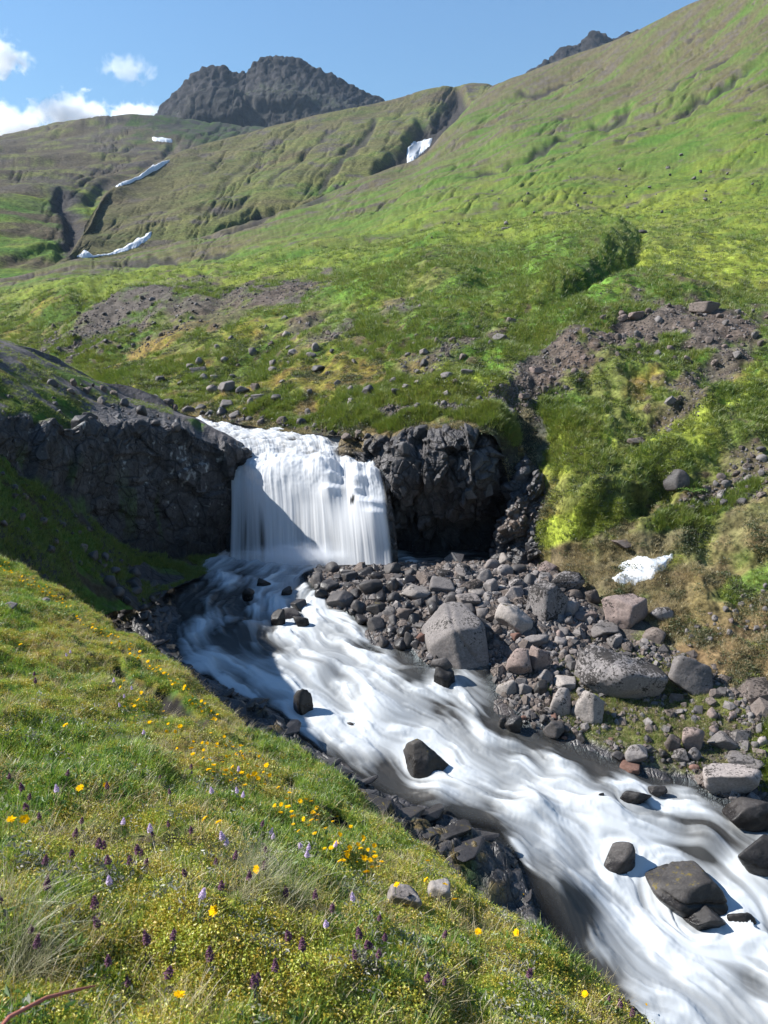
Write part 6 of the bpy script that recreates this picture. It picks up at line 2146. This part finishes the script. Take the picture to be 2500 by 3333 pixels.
instance_stuff('heath', p, upright(len(p), .3), rg.uniform(.4, 1.2, len(p)) * (.6 + p[:, 1] / 50), [leaves_mesh('heath', 190 + i, 46, .035, .15, .07, M_HEATH, 1.0, .6) for i in range(4)], 'low dark heath clumps speckling the hillside', 'heath')
tan_ = sstep(1.0, .85, cover_hill[..., 1] / cover_hill[..., 0]) * (1 - sstep(.3, .6, slope_scree))
w = vis * (D < 40) * tan_ * (n2 > -.2)
p, a, b_ = pick_points(P, w, 12000, rg)
instance_stuff('dry_slope_grass', p, upright(len(p), .5), rg.uniform(.5, 1.1, len(p)), [blades_mesh('dry_slope_grass', 140 + i, 12, .04, .13, .008, .09, 1.3, M_DRY, 2) for i in range(3)], 'brown flattened grass on the slope above the right shore', 'dry grass')
w = vis * (D < 45) * np.maximum(sstep(.12, .2, cover_hill[..., 1]) * sstep(-.1, .4, n2), .04 * grn)
p, a, b_ = pick_points(P, w, 26000, rg)
instance_stuff('slope_moss', p, upright(len(p), .4), rg.uniform(.5, 1.1, len(p)) * (.6 + p[:, 1] / 70), [leaves_mesh('slope_moss', 150 + i, 44, .026, .13, .045, M_HMOSS, 1.0, .6) for i in range(4)], 'bright yellow green moss and low herbs on the hillside', 'moss')
w = vis * (D < 75) * sstep(.35, .8, slope_scree)
p, a, b_ = pick_points(P, w, 16000, rg)
s = np.exp(rg.randn(len(p)) * .55) * .018 * (.6 + p[:, 1] / 50)
SCR = [rock_mesh('scree', 820 + i, RM[k], 1, planes=8, k=20, rough=.05) for i, k in enumerate(('brown', 'brown', 'damp', 'grey', 'brown'))]
for me in SCR:
    me.polygons.foreach_set('use_smooth', np.zeros(len(me.polygons), bool))
instance_stuff('scree', p, np.c_[rg.uniform(0, 6, (len(p), 3))], s, SCR, 'loose scree fragments on the bare parts of the hillside', 'scree')

# knoll and shaded slope
uu, vv, rr, face, Nn = UV_knoll
P = P_knoll
n1 = fbm(P[..., 0] / 1.5, P[..., 1] / 1.5, 4, 221)
w = (uu > -120) * ((rr < 2.9) * (rr > .8) * (n1 > -.1) * (uu < 560) + (rr > 5.05) * (rr < 6.9) * (n1 > -.35) * 1.3) * (face < .5)
p, a, b_ = pick_points(P, w, 15000, rg)
instance_stuff('knoll_grass', p, upright(len(p), .25), rg.uniform(.4, 1.0, len(p)) * (1 - .35 * (rr[a, b_] < 3)), [blades_mesh('knoll_grass', 160 + i, 12, .05, .15, .010, .08, .7, M_HGRASS, 2) for i in range(3)], 'grass on the left knoll and the shaded slope under its cliff', 'grass')

# shore: gravel and turf
uu, vv = proj(P_bed)
P = P_bed
w = bar * (uu < 2650) * (sd_bed < 3.2) * (1 - .85 * sstep(-.1, .25, ell(uu, vv, 2120, 2330, 360, 190, 15)))
p, a, b_ = pick_points(P, w, 24000, rg)
s = np.exp(rg.randn(len(p)) * .5) * .045
instance_stuff('gravel', p, rg.uniform(0, 6, (len(p), 3)), s, SCR[:4], 'grey gravel and pebbles between the stones of the bar and shore', 'gravel')
n1 = fbm(P[..., 0] / .6, P[..., 1] / .6, 4, 231)
w = bar * sstep(-.25, .2, ell(uu, vv, 2120, 2330, 340, 180, 15) + .4 * n1)
p, a, b_ = pick_points(P, w, 7000, rg)
instance_stuff('shore_turf', p, upright(len(p), .3), rg.uniform(.3, .8, len(p)), [blades_mesh('shore_turf', 170 + i, 12, .04, .12, .008, .07, .8, m_, 2) for i, m_ in enumerate((M_HGRASS, M_HGRASS, M_DRY))], 'thin turf on the right shore among the boulders', 'grass')
print('grass', time.time() - T0)

# ------------------------------------------------------------------ flowers, one by one
def simple_mat(name, c, trans=.3):
    m, t = new_mat(name)
    b = NB(t)
    d = b.n('ShaderNodeBsdfDiffuse')
    d.inputs[0].default_value = c + (1,)
    tr = b.n('ShaderNodeBsdfTranslucent')
    tr.inputs[0].default_value = c + (1,)
    mx = b.n('ShaderNodeMixShader')
    mx.inputs[0].default_value = trans
    b.l(d.outputs[0], mx.inputs[1])
    b.l(tr.outputs[0], mx.inputs[2])
    b.out(mx.outputs[0])
    return m


M_YEL = simple_mat('yellow_petals', (.86, .52, .008), .3)
M_ORA = simple_mat('orange_centre', (.55, .22, .01), .1)
M_STEM = simple_mat('flower_stem', (.07, .12, .02), .2)
M_LIL = simple_mat('lilac_petals', (.60, .48, .66), .3)
M_PUR = simple_mat('dark_purple_bracts', (.15, .075, .115), .2)
M_RED = simple_mat('reddish_stem', (.42, .17, .13), .2)


def tube_mesh(name, pts, rad, mat, sides=4):
    V, Fq = [], []
    pts = [Vector(p) for p in pts]
    for i, p in enumerate(pts):
        t = (pts[min(i + 1, len(pts) - 1)] - pts[max(i - 1, 0)]).normalized()
        a = t.orthogonal().normalized()
        b = t.cross(a)
        r = rad[i] if isinstance(rad, (list, tuple)) else rad
        for k in range(sides):
            an = 6.2832 * k / sides
            V.append(p + a * math.cos(an) * r + b * math.sin(an) * r)
    for i in range(len(pts) - 1):
        for k in range(sides):
            Fq.append((i * sides + k, i * sides + (k + 1) % sides, (i + 1) * sides + (k + 1) % sides, (i + 1) * sides + k))
    return mesh_np(name, np.array([v[:] for v in V]), np.array(Fq), mat)


def head_mesh(seed, R=.02):
    r = random.Random(seed)
    V, Fq = [], []
    for ring, (n, L, z) in enumerate(((15, 1.0, .0), (11, .68, .10), (7, .38, .16))):
        for i in range(n):
            a = 6.2832 * (i + r.uniform(-.2, .2)) / n + ring
            l = R * L * r.uniform(.85, 1.1)
            up_ = r.uniform(.0, .35) + z
            w = 2.2 * R * L / n * 1.4
            dx_, dy_ = math.cos(a), math.sin(a)
            k = len(V)
            V += [(dx_ * l * .12, dy_ * l * .12, z * R), (dx_ * l * .7 - dy_ * w, dy_ * l * .7 + dx_ * w, up_ * l * .7 + z * R), (dx_ * l, dy_ * l, up_ * l + z * R), (dx_ * l * .7 + dy_ * w, dy_ * l * .7 - dx_ * w, up_ * l * .7 + z * R)]
            Fq.append((k, k + 1, k + 2, k + 3))
    me = mesh_np('flower_head', np.array(V), np.array(Fq), M_YEL, smooth=False)
    return me


def spike_mesh(name, seed, L, R, n, size, mat):
    r = np.random.RandomState(seed)
    V, Fq = [], []
    for i in range(n):
        t = (i + .5) / n
        a = i * 2.4
        rr_ = R * (1.15 - t) * (0.55 + .6 * min(1, t * 6))
        c = np.array([math.cos(a) * rr_, math.sin(a) * rr_, t * L])
        out = np.array([math.cos(a), math.sin(a), .5]) + .3 * r.randn(3)
        out /= np.linalg.norm(out)
        s1 = np.cross(out, [0, 0, 1])
        s1 /= np.linalg.norm(s1)
        s2 = np.cross(out, s1)
        q = size * r.uniform(.7, 1.2) * (1.2 - .5 * t)
        k = len(V)
        V += [c - s1 * q * .5, c + out * q * .3 + s2 * q * .6, c + s1 * q * .5, c + out * q * .6 - s2 * q * .5]
        Fq.append((k, k + 1, k + 2, k + 3))
    return mesh_np(name, np.array(V), np.array(Fq), mat, smooth=False)


HEADS = [head_mesh(i) for i in range(5)]
STEMS = [tube_mesh('stem', [(0, 0, -.03), (.003 * i, .002, .04), (.008 * (i - 1), .0, .08), (0, 0, .1)], .0011, M_STEM) for i in range(3)]
LIL = [spike_mesh('flower_spike', 20 + i, .042, .011, 46, .011, M_LIL) for i in range(3)]
PUR = [spike_mesh('flower_spike', 40 + i, .05, .012, 40, .014, M_PUR) for i in range(3)]
LEAFS = [leaves_mesh('stem_leaves', 50 + i, 9, .03, .018, .06, M_HERB, 1.4, .28) for i in range(2)]
DLEAF = [leaves_mesh('stem_leaves', 55 + i, 12, .022, .02, .06, leaf_mat('purplish_leaves', [(.07, .05, .05), (.10, .11, .07)], .2), .8, .4) for i in range(2)]


def flower(name, cat, label, group, u, v, r, stem_len, top, top_scale, leaf=None, tilt=.5):
    d = ground_d(u, v)
    for _ in range(4):
        dv = stem_len * FPX / max(d, .8)
        d = ground_d(u, v + dv)
    base = unproj(u, v + dv, d)
    root = bpy.data.objects.new(name, None)
    root.empty_display_size = .02
    link(root)
    root.location = base
    root.rotation_euler = (r.uniform(-.12, .12), r.uniform(-.12, .16), 0)
    tag(root, label, cat, group)
    st_ = link(bpy.data.objects.new('stem', r.choice(STEMS)), root)
    st_.scale = (1, 1, stem_len / .1)
    st_.rotation_euler = (0, 0, r.uniform(0, 6.28))
    hd = link(bpy.data.objects.new(top[0].name.split('.')[0], r.choice(top)), root)
    hd.location = (0, 0, stem_len)
    hd.scale = (top_scale,) * 3
    hd.rotation_euler = (r.uniform(-tilt, tilt) + (.5 if tilt > .3 else 0), r.uniform(-tilt, tilt), r.uniform(0, 6.28))
    if leaf:
        lf = link(bpy.data.objects.new('stem_leaves', r.choice(leaf)), root)
        lf.scale = (1, 1, stem_len / .09)
        lf.rotation_euler = (0, 0, r.uniform(0, 6.28))
    return root


fr = random.Random(5)
YEL = [(35, 2637, 'yellow flower at the left picture edge, left of a pair on the near bank'), (85, 2646, 'yellow flower at the left picture edge, right of a pair on the near bank'), (710, 2930, 'single large yellow flower standing before the pale hair grass'),
       (355, 2540, 'orange yellow flower alone left of the yellow crowd'), (260, 2535, 'yellow flower alone farther left of the yellow crowd'), (785, 2622, 'yellow flower alone above a pair of lilac spikes'), (655, 2650, 'yellow flower left of another above the lilac spikes'),
       (722, 2662, 'drooping yellow flower right of another above the lilac spikes'), (845, 2798, 'orange flower bud right of the dark spikes in mid bank'), (575, 3195, 'blurred yellow flower low on the near bank foreground'), (1557, 3000, 'yellow flower beside the pale bank rock, nearest below it'),
       (1683, 3020, 'tall yellow flower at the bank edge before the lower rapids'), (1738, 3005, 'yellow flower at the outer bank edge beside the black rock bulge'), (1698, 2903, 'high yellow flower seen against the dark wet ledge'), (1396, 2783, 'yellow flower above the pale bank rock seen against dark rock'),
       (1394, 2843, 'yellow flower just above the pale bank rock'), (1441, 2863, 'yellow flower above the moss capped bank rock'), (1290, 2855, 'small yellow flower left of the pale bank rock'), (1466, 2896, 'small yellow flower touching the right end of the moss capped bank rock'),
       (219, 2349, 'yellow flower alone in the upper left of the near bank'), (67, 2091, 'yellow flower alone at the far left of the upper bank'), (2101, 3263, 'orange flower at the lowest right corner of the bank'), (1902, 3218, 'small yellow flower above the dark spikes at the lower bank edge')]
for u, v, lab in YEL:
    flower('yellow_flower', 'flower', lab, 'yellow flowers of the near bank', u, v, fr, fr.uniform(.09, .16), HEADS, fr.uniform(.8, 1.1), None)
pts_y = []


NEAR = [(710, 2930, 'the single large yellow flower'), (355, 2540, 'the lone orange flower'), (1314, 2918, 'the pale bank rock'), (60, 2640, 'the left edge pair'), (560, 2260, 'the peat scarp middle'), (690, 2365, 'the peat scarp end'),
        (380, 2160, 'the peat scarp start'), (950, 2945, 'the hair grass'), (1683, 3020, 'the tall edge flower'), (820, 3130, 'the moss mound'), (67, 2091, 'the far left flower'), (150, 1955, 'the grey bank stone'), (930, 2545, 'the black peat hole'),
        (785, 2622, 'the flower above the lilac pair'), (738, 2705, 'the lilac pair'), (890, 2700, 'the lilac trio'), (1000, 2735, 'the second lilac trio'), (1145, 2900, 'the lone lilac spike'), (1180, 2700, 'the lower peat hole'), (450, 2745, 'the dark spike pair'),
        (219, 2349, 'the upper left lone flower'), (1210, 3048, 'the dark spike row'), (2040, 3250, 'the corner dark spikes'), (345, 3103, 'the low dark spike'), (240, 2700, 'the lone dark spike'), (1046, 2905, 'the middle dark spikes'), (20, 1975, 'the left edge stone')]


def near_words(u, v):
    c2 = sorted(NEAR, key=lambda q: math.hypot(q[0] - u, q[1] - v))
    x = c2[1] if math.hypot(c2[0][0] - u, c2[0][1] - v) < 12 else c2[0]
    du, dv = u - x[0], v - x[1]
    rel = ('right of' if du > 0 else 'left of') if abs(du) > abs(dv) else ('in front of' if dv > 0 else 'behind')
    return f"{'close ' if math.hypot(du, dv) < 70 else ''}{rel} {x[2]}"


def flower_zone(poly, n, seed, lab, gap):
    r = random.Random(seed)
    xs_, ys_ = [p[0] for p in poly], [p[1] for p in poly]
    k = 0
    for _ in range(n * 30):
        if k >= n:
            break
        u, v = r.uniform(min(xs_), max(xs_)), r.uniform(min(ys_), max(ys_))
        if not in_poly(np.array([u]), np.array([v]), poly)[0] or any(math.hypot(u - a, v - b) < gap for a, b in pts_y):
            continue
        pts_y.append((u, v))
        sl, hs = r.uniform(.07, .15), r.uniform(.6, 1.2)
        flower('yellow_flower', 'flower', f"{'big' if hs > 1.0 else ('small' if hs < .8 else 'middling')} {'tall' if sl > .11 else 'short'} yellow flower {lab}, {near_words(u, v)}", 'yellow flowers of the near bank', u, v, r, sl, HEADS, hs * .88, None)
        k += 1


flower_zone([(0, 1815), (110, 1875), (230, 1955), (240, 1985), (110, 1915), (0, 1850)], 40, 1, 'on the far rim', 7)
flower_zone([(240, 1975), (340, 2040), (480, 2120), (470, 2150), (330, 2075), (240, 2010)], 32, 2, 'on the bank rim', 9)
flower_zone([(480, 2130), (580, 2200), (720, 2330), (700, 2350), (560, 2235), (480, 2170)], 40, 3, 'beyond the peat scarp', 10)
flower_zone([(400, 2190), (470, 2250), (600, 2350), (690, 2400), (660, 2460), (540, 2420), (430, 2330), (370, 2260)], 28, 4, 'before the peat scarp', 16)
flower_zone([(640, 2380), (760, 2400), (860, 2460), (900, 2540), (800, 2560), (680, 2500)], 48, 5, 'in the crowd', 14)
flower_zone([(880, 2520), (1000, 2590), (1180, 2690), (1250, 2760), (1240, 2830), (1100, 2790), (960, 2680), (880, 2600)], 60, 6, 'on the bank shoulder', 15)
LILP = [(403, 2663), (494, 2682), (731, 2697), (745, 2719), (874, 2693), (889, 2708), (980, 2731), (1000, 2738), (995, 2757), (1085, 2734), (373, 2840), (648, 2885), (1145, 2900), (1066, 2976), (778, 2516), (780, 2557), (787, 2572), (695, 2561), (192, 2554), (233, 2112), (224, 2120), (410, 2258), (429, 2227), (373, 2205), (478, 2367), (398, 2280)]


for u, v in LILP:
    flower('lilac_flower', 'flower', 'pale lilac flower spike ' + near_words(u, v), 'pale lilac flower spikes', u, v + 10, fr, fr.uniform(.07, .12), LIL, fr.uniform(.65, .9), LEAFS, .2)
PURP = [(241, 2700), (316, 2723), (347, 2727), (444, 2742), (458, 2757), (497, 2697), (350, 2780), (727, 2862), (619, 2810), (700, 2790), (350, 3103), (313, 2930), (331, 2972), (426, 3164), (1164, 3020), (1198, 3047), (1217, 3051), (1232, 3073), (218, 2500), (83, 2550), (96, 2576), (34, 2516), (942, 2885), (1021, 2893), (1070, 2922),
        (26, 2892), (516, 2516), (622, 2482), (124, 2205), (113, 2182), (1973, 3231), (2018, 3254), (2041, 3243), (2060, 3277), (1710, 3134), (1728, 3137), (1386, 3149), (430, 2780), (470, 2790), (240, 2760), (560, 3010), (1440, 3160), (850, 2660), (560, 2560)]
for _ in range(46):
    u_, v_ = fr.uniform(20, 1500), fr.uniform(2450, 3230)
    if v_ > 2480 + .42 * max(u_ - 300, 0) and all(math.hypot(u_ - a, v_ - b) > 26 for a, b in PURP):
        PURP.append((u_, v_))
for u, v in PURP:
    flower('dark_flower', 'flower', 'dark purple flower spike ' + near_words(u, v), 'dark purple flower spikes', u, v + 10, fr, fr.uniform(.06, .11), PUR, fr.uniform(.5, .85), DLEAF, .2)
# a reddish stem arching in from the corner
q = [unproj(u, v, d) for u, v, d in ((-60, 3420, 1.15), (30, 3310, 1.2), (150, 3248, 1.28), (250, 3222, 1.36), (310, 3208, 1.42))]
o = link(bpy.data.objects.new('reddish_stem', tube_mesh('reddish_stem', [tuple(x) for x in q], [.004, .004, .0036, .003, .0015], M_RED, 6)))
tag(o, 'thick reddish stem arching out of the lower left picture corner', 'stem')
# fern under the black pitted boulder
for k, (fu, fv, fs) in enumerate(((2255, 1600, .45),)):
    d = ground_d(fu, fv)
    root = link(bpy.data.objects.new('fern', None))
    root.location = unproj(fu, fv, d - .1)
    tag(root, 'green fern tuft right of the black pitted boulder', 'fern')
    for i in range(9):
        a = 6.283 * i / 9
        V, Fq = [], []
        for j in range(8):
            t = j / 8
            x, z = fs * t, fs * (.75 * t - .75 * t * t)
            w_ = fs * .16 * (1 - t) * (.5 + min(1, 3 * t))
            kk = len(V)
            V += [(x, 0, z), (x + .03, w_, z - .02), (x + .05, 0, z + .005), (x + .03, -w_, z - .02)]
            Fq += [(kk, kk + 1, kk + 2, kk + 3)]
        f_ = link(bpy.data.objects.new('frond', mesh_np('frond', np.array(V), np.array(Fq), M_HERB, smooth=False)), root)
        f_.rotation_euler = (0, 0, a)
print('flowers', time.time() - T0)

# ------------------------------------------------------------------ clouds
def cloud(name, label, u, v, ru, rv, seed, dens, d=3200, soft=1.0):
    m, t = new_mat('cloud_vapour')
    b = NB(t)
    tc = b.n('ShaderNodeTexCoord').outputs['Object']
    mp = b.n('ShaderNodeMapping')
    mp.inputs['Scale'].default_value = (ru / 60, ru / 60, rv / 60)
    mp.inputs['Location'].default_value = (seed * 3.1, seed, 0)
    b.l(tc, mp.inputs[0])
    n_ = b.noise(mp.outputs[0], 1.15, 7, .62, .3)
    ln = b.n('ShaderNodeVectorMath', operation='LENGTH')
    b.l(tc, ln.inputs[0])
    f = b.math('ADD', b.math('SUBTRACT', .62, ln.outputs['Value']), b.math('MULTIPLY', b.math('SUBTRACT', n_, .5), 2.3 * soft))
    de = b.rng(f, 0.0, .35, 0, dens)
    vol = b.n('ShaderNodeVolumePrincipled')
    vol.inputs['Color'].default_value = (1, 1, 1, 1)
    vol.inputs['Anisotropy'].default_value = .2
    b.l(de, vol.inputs['Density'])
    o_ = b.n('ShaderNodeOutputMaterial')
    b.l(vol.outputs[0], o_.inputs['Volume'])
    V, Fc = ico(3)
    me = mesh_np(name, V, Fc, m, nper=3)
    o = link(bpy.data.objects.new(name, me))
    c = unproj(u, v, d)
    o.location = c
    k = d / FPX
    o.scale = (ru * k, ru * k * .7, rv * k)
    tag(o, label, 'cloud', 'white clouds over the left hill')


cloud('cloud', 'small white cloud cut by the left picture edge, highest of the clouds', -5, 180, 125, 80, 1, .03)
cloud('cloud', 'thin wispy cloud left of the dark peak', 415, 225, 95, 50, 2, .012, soft=1.3)
cloud('cloud', 'largest white cloud rising behind the left hill', 245, 385, 190, 85, 3, .035)
cloud('cloud', 'low white cloud on the horizon at the left picture edge', 20, 425, 190, 90, 4, .03)
cloud('cloud', 'low white cloud touching the left foot of the dark peak', 450, 378, 120, 60, 5, .04)
# ------------------------------------------------------------------ thin summer haze between here and the peaks
m_, t_ = new_mat('haze_air')
nb_ = NB(t_)
vo_ = nb_.n('ShaderNodeVolumePrincipled')
vo_.inputs['Color'].default_value = (.55, .74, 1.0, 1)
vo_.inputs['Density'].default_value = .00008
ou_ = nb_.n('ShaderNodeOutputMaterial')
nb_.l(vo_.outputs[0], ou_.inputs['Volume'])
x0, x1, y0, y1, z0, z1 = -900, 1000, -40, 1300, -8, 480
V = [(x, y, z) for z in (z0, z1) for y in (y0, y1) for x in (x0, x1)]
Fq = [(0, 2, 3, 1), (4, 5, 7, 6), (0, 1, 5, 4), (2, 6, 7, 3), (0, 4, 6, 2), (1, 3, 7, 5)]
o = link(bpy.data.objects.new('haze', mesh_np('haze', np.array(V, float), np.array(Fq), m_, smooth=False)))
o['kind'] = 'stuff'
# the last look-alikes are told apart by their order from the left
same = {}
for o in bpy.data.objects:
    if o.parent is None and o.get('label') and o.get('kind') is None:
        same.setdefault(o['label'], []).append(o)
ORD = ['second', 'third', 'fourth', 'fifth', 'sixth', 'seventh', 'eighth', 'ninth']
for lab, oo in same.items():
    if len(oo) < 2:
        continue
    oo.sort(key=lambda o: float(proj(np.array(o.location))[0]))
    for i, o in enumerate(oo):
        pre = 'leftmost' if i == 0 else ('rightmost' if i == len(oo) - 1 else ORD[min(i - 1, 7)] + ' from left')
        o['label'] = ' '.join((pre + ' ' + lab).split()[:16])
print('done', time.time() - T0)
